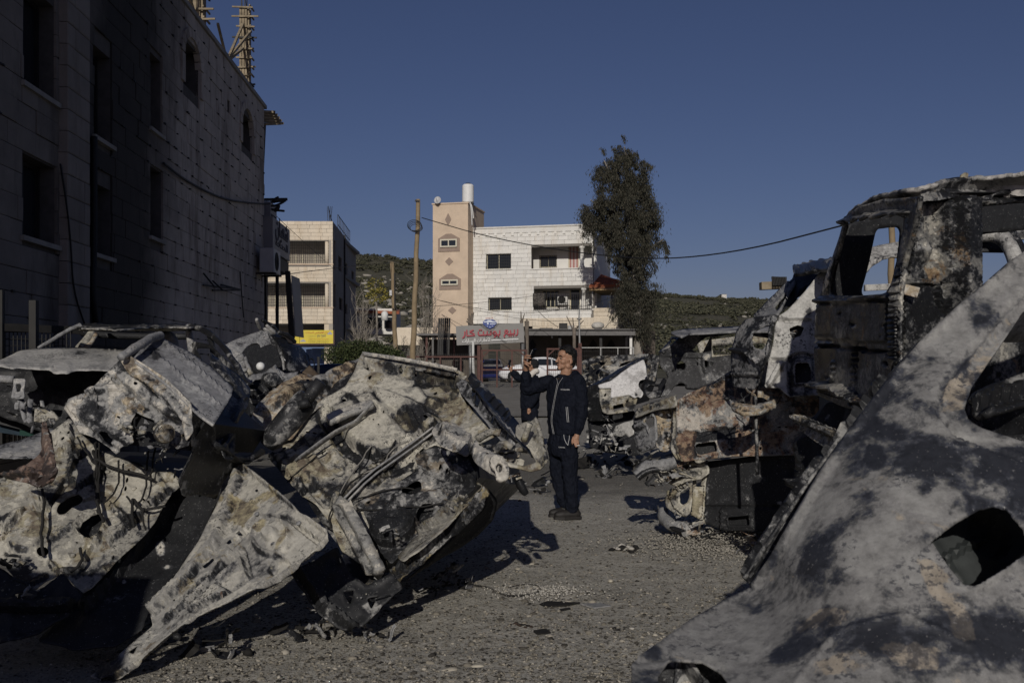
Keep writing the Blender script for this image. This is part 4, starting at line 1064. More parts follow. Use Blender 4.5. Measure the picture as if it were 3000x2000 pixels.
for u in (1560, 1740, 1793):
 p = P(u, 1010, 66.9); k = 66.9/F
 MB().prism([(-12*k, 0), (0, -18*k), (12*k, 0), (0, 18*k)], p+Vector((0, .55, 0)), (1, 0, 0), (0, 0, 1), (0, -1, 0), .03).build('diamond_panel', flat('diamond_black', (.012, .012, .012), .6), t)
MB().tube([P(1616, 977, 62.5), P(1618, 990, 62.6)], .05, 6).build('tube_lamp', flat('lamp_white', (.7, .7, .68), .5), t)
t = thing('stored_junk', 'sack, boxes and scrap lying on the metal canopy roof', 'junk', P(1750, 965, 61.6))
Vs, Fs = scatter(I2, F2, np.array([tuple(P(1752, 954, 61.8))]), np.array([[.55, .4, .24]]), noise=.06); link('sack', mesh_np('sack', Vs, Fs, True), simple('sack_cloth', (.5, .48, .43), .95, .2, 8), t)
for u, w, h, cidx in ((1650, .5, .45, 0), (1672, .35, .3, 1), (1600, .8, .15, 0), (1790, .9, .1, 1)):
 m = MB(); p = P(u, 968, 61.8); m.box(p+Vector((0, 0, h/2)), (w, .5, h)); m.build('crate', (M_DARK, M_GALV)[cidx], t)
t = thing('side_canopy', 'low metal lean-to roof left of the red lettered sign', 'canopy', P(1290, 1000, 62))
m = MB(); m.box(P(1315, 983, 62), (gw(1420, 62)-gw(1247, 62), 4, .12)); m.build('roof_sheet', M_CANO, t)
for u in (1250, 1268, 1330, 1400):
 m = MB(); p = P(u, 1000, 60.2); m.box(Vector((p.x, p.y, 2.2)), (.12, .12, 3.0)); m.build('post', M_CANO if u == 1268 else M_RED, t)
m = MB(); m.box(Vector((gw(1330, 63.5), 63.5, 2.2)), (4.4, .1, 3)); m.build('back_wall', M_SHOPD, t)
t = thing('ribbed_panel', 'black ribbed metal panel leaning beside the lettered shop sign', 'panel', P(1300, 1035, 58))
for k in range(6):
 u = 1290+k*6; MB().prism([(0, 0), (.1, 0), (.16, 2.15), (.06, 2.15)], P(u-9, 1040, 57.5), (1, 0, 0), (0, .05, 1), (0, -1, 0), .06+.05*(k % 2)).build('rib', M_DARK, t)

# ------------------------------------------------------------------ lettered shop sign with crest
DS = 56.0; kS = DS/F
frG = Fr(P(1336, 1011, DS).xyz, (1, .0, 0)); frG.o = P(1338, 1011, DS)
tilt = math.atan2(9, 194)
exG = Vector((math.cos(tilt), 0, math.sin(tilt))); ezG = Vector((-math.sin(tilt), 0, math.cos(tilt))); nG = Vector((0, -1, 0))
oG = P(1320, 900, DS)      # pixel frame of the close-up
def S2(x, y): return ((x/9.8)*kS, -(y/9.8)*kS)      # close-up pixel to metres from oG
t = thing('lettered_shop_sign', 'grey shop sign with red Arabic lettering and a blue car crest', 'sign', P(1435, 1010, DS))
ex0, ez0 = Vector((1, 0, 0)), Vector((0, 0, 1))
MB().prism([S2(178, 1090), S2(2115, 1005), S2(2095, 450), S2(150, 540)], oG, ex0, ez0, nG, .22).build('board', simple('sign_silver', (.21, .205, .195), .5, .05, 1.5, .1), t)
M_SRED = flat('letter_red', (.33, .045, .06), .45); M_SWHT = flat('letter_white', (.75, .75, .73), .45)
def stroke(mb, pts, w, d=.07):
 pts = [np.array(p, float) for p in pts]
 for i in range(len(pts)-1):
  a, c = pts[i], pts[i+1]; dv = c-a; L = np.hypot(*dv)+1e-9; nn = np.array([-dv[1], dv[0]])/L*w/2; ee = dv/L*w*.28
  p0 = a-ee if i else a; p1 = c+ee if i < len(pts)-2 else c
  dd = d-.002*(i % 3)
  mb.prism([S2(*(p0-nn)), S2(*(p1-nn)), S2(*(p1+nn)), S2(*(p0+nn))], oG-Vector((0, .02+dd, 0)), ex0, ez0, nG, dd)
LET = {'reh': [[(1925, 630), (1927, 730), (1910, 785), (1862, 815)]],
       'beh_yeh_ain': [[(1832, 640), (1832, 750), (1790, 762), (1640, 772), (1560, 705), (1575, 662), (1622, 655), (1648, 690), (1560, 775), (1535, 820), (1555, 868)], [(1720, 655), (1720, 755)]],
       'beh_waw': [[(1412, 652), (1412, 765), (1380, 785), (1310, 790), (1240, 778), (1222, 735), (1250, 695), (1295, 700), (1312, 745), (1300, 820), (1245, 862)]],
       'seen_teh': [[(1158, 668), (1158, 785), (820, 803), (795, 760), (800, 695)], [(1052, 680), (1052, 780)], [(945, 685), (945, 785)]],
       'kaf_alef': [[(664, 652), (562, 692), (565, 715), (668, 755), (682, 805), (478, 822), (466, 780), (466, 650)]],
       'reh_end': [[(412, 692), (410, 790), (390, 845), (342, 888)]]}
for k, sts in LET.items():
 m = MB()
 for s_ in sts: stroke(m, s_, 37)
 m.build('letter', M_SRED, t)
for x, y in ((1682, 822), (1738, 818), (1806, 810), (1380, 832), (833, 652), (882, 652)):
 m = MB(); stroke(m, [(x-20, y), (x+20, y)], 40); m.build('letter_dot', M_SRED, t)
acc = AR([0xFEDF, 0xFEDC, 0xFEE4, 0xFE8E, 0xFEDF, 0xFEF4, 0xFE8E, 0xFE95, 0x20, 0xFE8D, 0xFEDF, 0xFEB4, 0xFEF4, 0xFE8E, 0xFEAD, 0xFE8D, 0xFE95])
sx_, sz_ = S2(735, 960)
text_mesh('lettering', acc, .4, M_SWHT, oG+ex0*sx_+ez0*sz_-Vector((0, .02, 0)), exG, ezG, nG, t, .025, width=800/9.8*kS, height=135/9.8*kS, bold=.006)
m = MB(); stroke(m, [(1168, 948), (1948, 914)], 26, .05); m.build('line', M_SWHT, t)
sx_, sz_ = S2(1785, 985)
text_mesh('lettering', '0599-672 '+AR([0xFE91, 0xFEEE, 0xFEB3, 0xFE96]), .1, M_SWHT, oG+ex0*sx_+ez0*sz_-Vector((0, .02, 0)), exG, ezG, nG, t, .01, width=310/9.8*kS, height=30/9.8*kS)
M_BLUE = flat('crest_blue', (.045, .075, .25), .45); M_CW = flat('crest_white', (.62, .66, .74), .5)
off = oG-Vector((0, .12, 0))
cr = MB().prism([S2(*p) for p in ((1130, 622), (1010, 560), (985, 525), (940, 500), (930, 420), (985, 370), (1040, 350), (1220, 350), (1290, 395), (1325, 440), (1310, 500), (1270, 515), (1255, 560))], off, ex0, ez0, nG, .12).build('crest', M_BLUE, t)
for pl in ([(960, 405), (1040, 400), (1075, 370), (1150, 365), (1195, 395), (1300, 420), (1310, 440), (1200, 445), (1110, 430), (960, 440)], [(1130, 470), (1300, 470), (1290, 490), (1140, 495)], [(1055, 440), (1085, 435), (1100, 470), (1085, 500), (1055, 495), (1045, 465)]):
 MB().prism([S2(*p) for p in pl], off-Vector((0, .015, 0)), ex0, ez0, nG, .012).build('crest_car', M_CW, cr)
for x, y, q in ((1060, 548, 16), (1132, 568, 20), (1196, 540, 16)):
 MB().prism([S2(x+math.sin(a)*(q if i % 2 == 0 else q*.42), y-math.cos(a)*(q if i % 2 == 0 else q*.42)) for i, a in enumerate(np.linspace(0, 6.283, 11)[:-1])], off-Vector((0, .015, 0)), ex0, ez0, nG, .012).build('crest_star', M_CW, cr)
sx_, sz_ = S2(1118, 312)
text_mesh('crest_lettering', 'BOOST CAR', .2, M_SRED, oG+ex0*sx_+ez0*sz_-Vector((0, .02, 0)), exG, ezG, nG, t, .02, width=215/9.8*kS, height=38/9.8*kS, bold=.004)
MB().prism([S2(*p) for p in ((1100, 350), (1140, 350), (1140, 335), (1100, 335))], oG, ex0, ez0, nG, .05).build('crest_bracket', M_GALV, t)
for x in (565, 2075):
 a, _ = S2(x, 0); m = MB(); m.tube([oG+ex0*a+Vector((0, .12, -(1040/9.8)*kS)), Vector((oG.x+a, DS+.12, .9))], .09, 10); m.build('post', M_GALV, t, smooth=True)
# ------------------------------------------------------------------ gate, fences, poles, wires
DG = 50.0; zg = float(gz(0, DG))
def steel_frame(name, label, cat, D, u0, u1, v0, v1, ups=(), mids=(), mat=M_RED, w=.09, mesh=True, diag=False, group=None, mesh_sp=.10, vtop=None):
 t = thing(name, label, cat, P((u0+u1)/2, v1, D), group); p = lambda u, v: P(u, v, D)
 m = MB(); k = D/F*.5/w
 hw = w*F/D/2
 for u in (u0, u1): MB().bar(p(u, v0-hw), p(u, v1+hw), w).build('post', mat, t)
 for v in (v0, v1, *mids): MB().bar(p(u0+hw, v), p(u1-hw, v), w*.95).build('rail', mat, t)
 for u in ups: MB().bar(p(u, v0+hw), p(u, v1-hw), w*.8).build('upright', mat, t)
 if diag:
  MB().bar(p(u0+hw, v0+18), p(u0+20, v0+hw), w*.6).build('brace', mat, t); MB().bar(p(u1-hw, v0+18), p(u1-20, v0+hw), w*.6).build('brace', mat, t)
 if mesh:
  m = MB(); a, c = p(u0, 0).x, p(u1, 0).x; vt = vtop or v0; zt_, zb_ = p(0, vt).z, p(0, v1).z
  n = max(2, int((c-a)/mesh_sp))
  for i in range(n+1):
   x = a+(c-a)*i/n; m.bar((x, D+.06, zb_), (x, D+.06, zt_), .011)
  z = zb_
  while z <= zt_: m.bar((a, D+.075, z), (c, D+.075, z), .011); z += .25
  m.build('wire_mesh', M_DARK, t)
 return t
steel_frame('yard_gate', 'red brown steel gate leaf under the lettered shop sign', 'gate', DG, 1412, 1542, 1026, 1139, (1456, 1500), (1083,), diag=True, group='red brown yard gate leaves')
steel_frame('yard_gate', 'red brown steel gate leaf behind the head of the man with the phone', 'gate', DG, 1604, 1693, 1022, 1139, (1650,), (1083,), diag=True, group='red brown yard gate leaves')
steel_frame('mesh_fence', 'red brown mesh fence running left from the gate', 'fence', DG+.4, 1195, 1404, 1045, 1140, (1290, 1350), (), vtop=1035)
steel_frame('mesh_fence', 'grey mesh fence in front of the dark shop bays at right', 'fence', DG+6, 1702, 1856, 1018, 1120, (1760, 1810), (), mat=M_GALV, w=.05)
for k, (u, lab) in enumerate(((1403, 'red brown gate post left of the gate, tallest of the gate posts'), )):
 o = MB().bar(P(u, 1012, DG+.1), P(u, 1142, DG+.1), .16).build('gate_post', M_RED); tag(o, lab, 'post')
o = MB().bar(P(1699, 1005, DG-.1), P(1699, 1142, DG-.1), .17).build('gate_post', M_RED); tag(o, 'red brown gate post right of the standing man beside the grey pipe', 'post')

def wood_pole(label, u0, v0, u1, v1, D, r0, r1, zb):
 t = thing('utility_pole', label, 'pole', Vector((gw(u1, D), D, zb)), 'wooden utility poles')
 a = Vector((gw(u1, D), D, zb)); c = P(u0, v0, D)
 n = 14; pts = [a+(c-a)*i/n+Vector((.02*math.sin(i*1.7), 0, 0)) for i in range(n+1)]
 MB().tube(pts, list(np.linspace(r1, r0, n+1)), 12).build('shaft', M_POLE, t, smooth=True)
 return t
t = wood_pole('tall brown wooden pole with a coil of black cable left of the stair tower', 1226, 584, 1206, 1040, 48, .10, .15, .7)
m = MB()
for k in range(4):
 c = P(1214+2*k, 660+3*k, 47.8); r_ = .32-.03*k
 m.tube([c+Vector((math.cos(a)*r_*(1.05+.08*k), -.02*k+.05*math.sin(2*a), math.sin(a)*r_*.8)) for a in np.linspace(0, 6.283, 26)], .014, 5, False)
m.build('cable_coil', M_CABLE, t)
MB().bar(P(1216, 588, 47.9), P(1228, 590, 47.9), .08).build('hook', M_DARK, t)
t = wood_pole('shorter brown wooden pole between the cream block and the taller pole', 1149, 768, 1162, 1045, 60, .12, .15, .95)
MB().box(P(1145, 858, 59.8), (.14, .2, .32)).build('junction_box', simple('box_pale', (.5, .5, .5), .5), t)
MB().tube([P(1156, 800, 59.7), P(1157, 903, 59.7), P(1150, 905, 59.7)], .05, 6).build('conduit', M_DARK, t)
wood_pole('yellowish wooden pole seen through the burnt van window', 2612, 612, 2612, 1060, 24, .07, .09, 0)
t = thing('lamp_mast', 'thin grey steel mast rising in front of the shop canopy', 'pole', P(1703, 1040, 56))
MB().tube([P(1705, 1100, 56), P(1698, 1000, 56), P(1697, 930, 56), P(1697, 905, 56)], [.07, .06, .05, .03], 10).build('tube', M_GALV, t, smooth=True)
MB().tube([P(1697, 932, 56), P(1697, 936, 56)], .14, 10).build('collar', M_GALV, t); MB().tube([P(1697, 905, 56), P(1697, 893, 56)], .02, 6).build('tip', M_GALV, t)
o = ptube('downpipe', [(1386, 1002, 55), (1386, 1060, 55), (1390, 1150, 55)], .07, simple('white_pipe2', (.6, .6, .57), .5), None, 0); tag(o, 'white pipe standing beside the left leg of the lettered sign', 'pipe')
cable('overhead_wire', 'long overhead wire sagging across the sky from the tall pole to the right', [(1236, 638, 48), (1430, 695, 45), (1650, 735, 42), (1850, 757, 38), (2000, 757, 34), (2200, 730, 29), (2440, 668, 25), (2612, 622, 24)], .022)
cable('overhead_wire', 'thin wire crossing in front of the lower windows of the white house', [(1225, 900, 48), (1400, 888, 52), (1600, 862, 58), (1690, 845, 62)], .012)
cable('overhead_wire', 'thin wire sagging from the stair tower foot over the lettered sign', [(1280, 878, 67), (1400, 905, 62), (1520, 918, 58), (1620, 912, 57), (1697, 895, 56)], .014)
cable('overhead_wire', 'thin wire running from the stair tower down to the canopy', [(1280, 878, 67), (1420, 915, 64), (1560, 940, 61), (1697, 940, 56)], .012)
cable('overhead_wire', 'thin wire running from the steel mast up to the right wing', [(1697, 900, 56), (1740, 890, 60), (1800, 868, 66)], .012)
cable('overhead_wire', 'thin wire between the left building corner and the shorter pole', [(776, 812, 25.2), (900, 795, 40), (1040, 778, 52), (1150, 770, 60)], .014)
cable('overhead_wire', 'steep thin wire coming off the black service bracket', [(780, 590, 25.2), (800, 625, 27), (850, 672, 40), (980, 790, 74)], .010)
for k, (q, lab) in enumerate((([(1576, 910, 60), (1600, 935, 60.5), (1635, 958, 61.5)], 'wire drooping from the rug end to the canopy roof'), ([(1770, 962, 61.6), (1830, 900, 64)], 'dark stay rising from the canopy to the right wing'), ([(1818, 960, 61.6), (1850, 915, 64)], 'short dark stay at the right end of the canopy'))):
 cable('stay_wire', lab, q, .016)

# tall dark board and thin post by the far corner of the left building
t = thing('tall_board', 'tall black freestanding board leaning past the corner of the left building', 'board', P(845, 985, 24))
MB().prism([(0, 0), (.13, 0), (.02, 1.55), (-.09, 1.55)], P(846, 990, 23), (1, 0, 0), (0, 0, 1), (0, -1, 0), .08).build('frame', M_DARK, t)
MB().prism([(0, 0), (.02, .0), (-.08, 1.42), (-.09, 1.42)], P(864, 985, 23.1), (1, 0, 0), (0, 0, 1), (0, -1, 0), .9).build('panel', M_SIGNG, t)
o = MB().tube([P(812, 796, 25.6), P(812, 985, 25.6)], .045, 8).build('thin_post', M_DARK); tag(o, 'thin dark post below the large shaded shop sign', 'post')

# wire fence at the far left
t = thing('wire_fence', 'dark wire mesh fence on steel posts at the left edge before the shaded wall', 'fence', P(60, 1150, 10.4))
for u, v0, wd_ in ((2, 850, .06), (99, 880, .07)): MB().bar(P(u, v0, 10.2), P(u, 1300, 10.2), wd_).build('post', M_DARK, t)
MB().bar(P(0, 958, 10.2), P(240, 968, 10.9), .05, .08).build('rail', M_DARK, t)
m = MB()
for k in range(18): m.bar(P(3+k*12, 965, 10.25+k*.03), P(3+k*12, 1300, 10.25+k*.03), .008)
for k in range(16): m.bar(P(0, 972+k*20, 10.24), P(210, 974+k*19, 10.8), .008)
m.build('wire_mesh', M_DARK, t)
o = MB().box(P(55, 1235, 9.9), (.34, .2, .24), Matrix.Rotation(.15, 3, 'Y')).build('carton', simple('blue_carton', (.02, .035, .05), .8, .3, 9)); tag(o, 'blue and teal printed carton behind the wire fence at the left edge', 'carton')
o = MB().box(P(86, 1262, 9.75), (.14, .1, .09), Matrix.Rotation(.1, 3, 'Y')).build('crate', simple('teal_crate', (.008, .04, .03), .7, .2, 9)); tag(o, 'small green plastic crate at the foot of the wire fence', 'crate')

# ------------------------------------------------------------------ trees and shrubs
def leaf_mat(name, c0, c1, c2):
 b = NB(name); rnd = b.n('ShaderNodeNewGeometry').outputs['Random Per Island']
 b.set('Base Color', b.ramp(rnd, [(0, c0), (.5, c1), (1, c2)])); b.set('Roughness', .75); b.set('Specular IOR Level', .2)
 MATS[name] = b.m; return b.m
def leaves(pts, dirs, ln, wd, seed=1):
 """one small kinked blade (2 quads) per point"""
 rs = np.random.default_rng(seed); n = len(pts)
 d = dirs/np.linalg.norm(dirs, axis=1)[:, None]
 s = np.cross(d, rs.normal(0, 1, (n, 3))); s /= np.linalg.norm(s, axis=1)[:, None]+1e-9
 nn = np.cross(d, s); L = (ln*rs.uniform(.6, 1.3, n))[:, None]; Wd = (wd*rs.uniform(.7, 1.3, n))[:, None]
 V = np.stack([pts, pts+d*L*.5+s*Wd+nn*Wd*.3, pts+d*L, pts+d*L*.5-s*Wd+nn*Wd*.3], 1).reshape(-1, 3)
 i = np.arange(n)*4
 return V, np.concatenate([np.stack([i, i+1, i+2], 1), np.stack([i, i+2, i+3], 1)])
M_EUC = leaf_mat('eucalypt_leaves', (.02, .021, .016), (.042, .042, .031), (.08, .072, .052))
DT = 62.0
crown = [(1828, 408), (1842, 445), (1880, 470), (1898, 492), (1912, 560), (1922, 610), (1916, 680), (1908, 735), (1900, 800), (1918, 850), (1926, 880), (1905, 930), (1908, 965), (1885, 985), (1862, 965), (1835, 930), (1800, 892), (1812, 855), (1830, 840), (1824, 790), (1806, 750), (1800, 715), (1770, 712), (1768, 670), (1752, 640), (1742, 665), (1738, 700), (1722, 690), (1712, 650), (1704, 630), (1712, 590), (1722, 575), (1745, 575), (1740, 540), (1752, 520), (1752, 470), (1770, 450), (1800, 452)]
rs_ = np.random.default_rng(5); cp = np.array(crown, float)
th_ = thing('eucalyptus_tree', 'tall dark drooping eucalyptus tree at the right corner of the white house', 'tree', Vector((gw(1862, DT), DT, .9)))
q = rs_.uniform(cp.min(0), cp.max(0), (4000, 2)); q = q[inpoly(q, cp)][:225]      # hanging bunches
q = np.vstack([q, np.c_[1838+rs_.normal(0, 12, 50)+np.linspace(0, 26, 50), np.linspace(500, 950, 50)]])
axis = np.interp(q[:, 1], [400, 600, 800, 1000], [1828, 1835, 1860, 1868]); half = np.abs(q[:, 0]-axis)
wdt = np.interp(q[:, 1], [400, 480, 600, 700, 800, 900, 990], [15, 70, 85, 70, 50, 55, 25])
base = unproj(q, np.full(len(q), DT)); base[:, 1] += rs_.normal(0, .55, len(q))*np.sqrt(np.clip(1-(half/(wdt+30))**2, .1, 1))*wdt*DT/F
nb = 330; hgt = rs_.uniform(.7, 1.7, len(q)); tt = rs_.uniform(0, 1, (len(q), nb)); wid = (.07+.17*np.sin(np.clip(tt*1.15, 0, 1)*3.1))*rs_.uniform(.7, 1.4, (len(q), 1))
off = rs_.normal(0, 1, (len(q), nb, 3)); sway = rs_.normal(0, .25, (len(q), 1, 3)); sway[..., 2] = 0
pts = base[:, None]+off*wid[..., None]*[1, 1, .5]+sway*tt[..., None]; pts[..., 2] += .25-tt*hgt[:, None]
d = rs_.normal(0, .35, pts.shape); d[..., 2] = -1
V, Fc = leaves(pts.reshape(-1, 3), d.reshape(-1, 3), .19, .021, 3)
link('crown', mesh_np('crown', V, Fc), M_EUC, th_)
# side sprays
sp = []
for u0, v0, u1, v1, n in ((1910, 712, 1948, 700, 40), (1948, 700, 1956, 730, 40), (1908, 760, 1925, 775, 16), (1830, 412, 1826, 395, 8), (1806, 452, 1796, 425, 10), (1772, 450, 1765, 432, 10), (1870, 470, 1862, 440, 10), (1885, 470, 1910, 488, 20)):
 tt = rs_.uniform(0, 1, n*5); sp.append(np.c_[u0+(u1-u0)*tt, v0+(v1-v0)*tt+rs_.exponential(12, n*5)*(v0 > 600)])
sp = np.vstack(sp); bp_ = unproj(sp, np.full(len(sp), DT))+rs_.normal(0, .06, (len(sp), 3)); d = rs_.normal(0, .4, bp_.shape); d[:, 2] = -1
V, Fc = leaves(bp_, d, .25, .03, 4); link('outer_sprays', mesh_np('outer_sprays', V, Fc), M_EUC, th_)
M_BARK = simple('pale_bark', (.26, .235, .20), .9, .3, 4, bump=.01)
ptube('trunk', [(1868, 1090, DT), (1870, 1000, DT), (1866, 930, DT), (1862, 800, DT), (1850, 650, DT), (1838, 500, DT), (1830, 430, DT)], [.34, .3, .27, .22, .15, .08, .03], M_BARK, th_, 1, 10)
for q_ in ([(1862, 800, DT), (1830, 720, DT), (1790, 640, DT), (1730, 585, DT)], [(1855, 700, DT), (1880, 640, DT), (1905, 570, DT)], [(1845, 600, DT), (1800, 540, DT), (1770, 470, DT)], [(1866, 900, DT), (1830, 880, DT), (1800, 890, DT)], [(1862, 780, DT), (1900, 730, DT), (1945, 700, DT)]):
 ptube('limb', q_, [.1, .06, .03], M_BARK, th_, 2, 6)
ptube('side_trunk', [(1880, 1090, DT), (1884, 1000, DT), (1878, 930, DT)], [.1, .08, .06], M_RED, th_, 1, 6)

def twig_tree(name, label, base, spec, mat, group=None, seed=1, spread=.25, parts=None):
 """bare shrub or tree: stems that fork twice; one trunk part plus one twig part"""
 rs = random.Random(seed); t = thing(name, label, 'tree' if 'tree' in name else 'shrub', base, group); m1 = MB(); m2 = MB()
 for k in range(spec['stems']):
  a = rs.uniform(0, 6.28); h = spec['h']*rs.uniform(.6, 1.0); off = Vector((math.cos(a), math.sin(a), 0))*rs.uniform(0, spec['r'])
  tip = base+off*spec.get('open', 1.6)+Vector((0, 0, h)); b0 = base+off*.5
  mid = (b0+tip)/2+Vector((rs.uniform(-.1, .1), rs.uniform(-.1, .1), 0)); m1.tube([b0, mid, tip], [spec['t'], spec['t']*.6, spec['t']*.15], 5)
  for j in range(spec['tw']):
   f = rs.uniform(.25, .95); p = b0*(1-f)+tip*f; L = h*rs.uniform(.12, .3)*(1.1-f*.5)
   d = Vector((rs.uniform(-1, 1), rs.uniform(-1, 1), rs.uniform(.6, 1.8))).normalized()
   e = p+d*L; m2.tube([p, (p+e)/2+Vector((rs.uniform(-.04, .04), 0, .03)), e], [spec['t']*.35, spec['t']*.28, spec['t']*.1], 4)
   for q in range(2):
    g = rs.uniform(.4, 1); p2 = p*(1-g)+e*g; d2 = (d+Vector((rs.uniform(-.8, .8), rs.uniform(-.8, .8), rs.uniform(-.2, .8)))).normalized(); m2.tube([p2, p2+d2*L*.5], [spec['t']*.22, spec['t']*.08], 3)
 m1.build('trunk', mat, t); m2.build('twigs', mat, t); return t
M_TWIG = simple('grey_twig', (.24, .215, .18), .9, .2, 3)
twig_tree('bare_tree', 'bare grey many-stemmed tree beside the cream apartment block', Vector((gw(1062, 66), 66, 1.0)), dict(stems=16, h=6.0, r=.9, t=.045, tw=9), M_TWIG, seed=2)
twig_tree('bare_tree', 'bare slim poplar-like tree against the left edge of the stair tower', Vector((gw(1252, 64), 64, 1.0)), dict(stems=12, h=6.8, r=.4, t=.04, tw=10, open=1.4), M_TWIG, seed=5)
twig_tree('bare_tree', 'low bare thicket behind the tall wooden pole', Vector((gw(1225, 58), 58, .95)), dict(stems=18, h=2.6, r=1.3, t=.03, tw=8), M_TWIG, seed=6)
twig_tree('bare_tree', 'tangled bare shrub to the right of the shorter pole', Vector((gw(1180, 63), 63, .95)), dict(stems=14, h=3.0, r=1.1, t=.025, tw=8), M_TWIG, seed=8)
M_YG = leaf_mat('yellow_green_leaves', (.10, .10, .02), (.20, .18, .04), (.30, .24, .06))
M_HEDGE = leaf_mat('hedge_leaves', (.018, .026, .010), (.04, .055, .02), (.085, .095, .04))
def leafy(name, label, cat, centers, n, ln, wd, mat, seed, trunk=None):
 rs = np.random.default_rng(seed); t = thing(name, label, cat, Vector(trunk[0]) if trunk else Vector(centers[0][:3])); pp = []
 for cx, cy, cz, rx, ry, rz in centers:
  d = rs.normal(0, 1, (n, 3)); d /= np.linalg.norm(d, axis=1)[:, None]; d *= rs.uniform(.35, 1.05, (n, 1))**.6
  p = np.array([cx, cy, cz])+d*np.array([rx, ry, rz]); k = fbm(p, 2.0/max(rx, .4), 2, seed) > -.18; pp.append(p[k])
 pp = np.vstack(pp); V, Fc = leaves(pp, rs.normal(0, 1, pp.shape), ln, wd, seed); link('foliage', mesh_np('foliage', V, Fc), mat, t)
 if trunk: MB().tube(smoothpath(trunk, 1), list(np.linspace(.1, .03, len(smoothpath(trunk, 1)))), 6).build('trunk', M_TWIG, t)
 return t
def pc(u, v, D, rx, ry, rz): p = P(u, v, D); return (p.x, p.y, p.z, rx, ry, rz)
leafy('small_tree', 'small sparse tree with yellow green leaves below the hillside', 'tree', [pc(1100, 838, 70, .7, .7, .6), pc(1118, 865, 70, .7, .7, .5), pc(1090, 870, 70, .4, .5, .5)], 260, .16, .05, M_YG, 3, [P(1104, 1010, 70), P(1104, 930, 70), P(1102, 870, 70), P(1098, 830, 70)])
leafy('hedge', 'dark green clipped hedge along the street before the cream block', 'hedge', [pc(1000, 1040, 55, 1.1, .7, .7), pc(1030, 1034, 55, .9, .8, .8), pc(1058, 1038, 55, 1.0, .8, .85), pc(1095, 1040, 55, 1.0, .7, .8), pc(1135, 1046, 54, .9, .6, .6), pc(1120, 1060, 54, 1.4, .6, .6)], 1700, .13, .045, M_HEDGE, 4)
def pollard(label, u, D, v0, vb, stubs, r, seed):
 t = thing('pollarded_tree', label, 'tree', Vector((gw(u, D), D, .85)), 'pollarded street trees')
 mk = simple('pollard_bark', (.16, .135, .11), .95, .3, 5, bump=.01)
 ptube('trunk', [(u+2, vb, D), (u+1, (v0+vb)/2, D), (u, v0, D)], [r*1.1, r, r*1.25], mk, t, 1, 8)
 for du, dv in stubs: ptube('stub', [(u+du*.2, v0+4, D), (u+du*.6, v0+dv*.45, D), (u+du, v0+dv, D)], [r*.6, r*.35, r*.25], mk, t, 1, 6)
pollard('pollarded tree with finger-like stubs behind the left half of the lettered sign', 1379, 57.2, 945, 1140, ((-10, -12), (-4, -22), (4, -28), (9, -30), (-13, -4)), .13, 1)
pollard('pollarded tree with a forked stub behind the right end of the lettered sign', 1528, 57.2, 938, 1140, ((-2, -26), (9, -20)), .09, 2)
pollard('stump-like pollard just right of the lettered sign', 1543, 58, 940, 1140, ((1, -6), (-3, 40)), .11, 3)
pollard('leaning forked pollard left of the grey steel mast', 1682, 57, 960, 1140, ((-22, -34), (-4, -30), (12, -2), (28, -22)), .09, 4)
# ------------------------------------------------------------------ low buildings between the blocks
t = thing('red_roofed_house', 'low white house with a red roof far behind the bare trees', 'house', P(1110, 960, 95))
MB().box(P(1110, 945, 96), (gw(1165, 96)-gw(1055, 96), 5, 2.4)).build('wall', M_WHITE, t)
A, B = P(1046, 908, 93), P(1170, 912, 93)
MB().add([A, B, B+Vector((-.5, 5, .45)), A+Vector((.5, 5, .45)), A-Vector((0, 0, .25)), B-Vector((0, 0, .25))], [(0, 1, 2, 3), (0, 4, 5, 1)]).build('roof', M_TILE, t)
for u in (1075, 1105, 1140): MB().box(P(u, 945, 93.4), (.9, .1, 1.0)).build('window', M_GLASS, t)
o = MB().tube([P(1127, 938, 91.5), P(1127, 920, 91.5), P(1127, 915, 91.5), P(1127, 911, 91.5)], [.32, .32, .28, .12], 14).build('small_tank', simple('tank_white', (.72, .72, .70)), smooth=True); tag(o, 'small white tank standing before the red-roofed house', 'water tank')
o = MB().box(P(1255, 985, 74), (5.2, .3, 1.3)).build('garden_wall', M_CREAM); tag(o, 'pale low garden wall behind the tall wooden pole', 'wall')
for k, (u, v, w, h) in enumerate(((1047, 756, 10, 5), (1062, 757, 6, 4), (1082, 759, 14, 4), (1098, 761, 8, 5), (1122, 764, 9, 5), (1140, 763, 5, 4), (2118, 870, 14, 4))):
 D = 700; p = P(u, v, D); t = thing('far_house', ('tiny white house on the hill crest, number %s from the left building side' % ('first', 'second', 'third', 'fourth', 'fifth', 'sixth')[k] if k < 6 else 'tiny lone white building on the right-hand hill crest').replace('number ', ''), 'house', p, 'houses on the hill crest')
 MB().box(p, (w*D/F, 8, h*D/F+2)).build('wall', M_WHITE, t); MB().box(p+Vector((0, 0, h*D/F/2+1.1)), (w*D/F+.6, 8.6, .3)).build('roof', M_CONC, t)
 for j in range(3): MB().box(p+Vector(((j-1)*w*D/F*.3, -4.02, .1)), (w*D/F*.12, .1, .6)).build('window', M_GLASS, t)
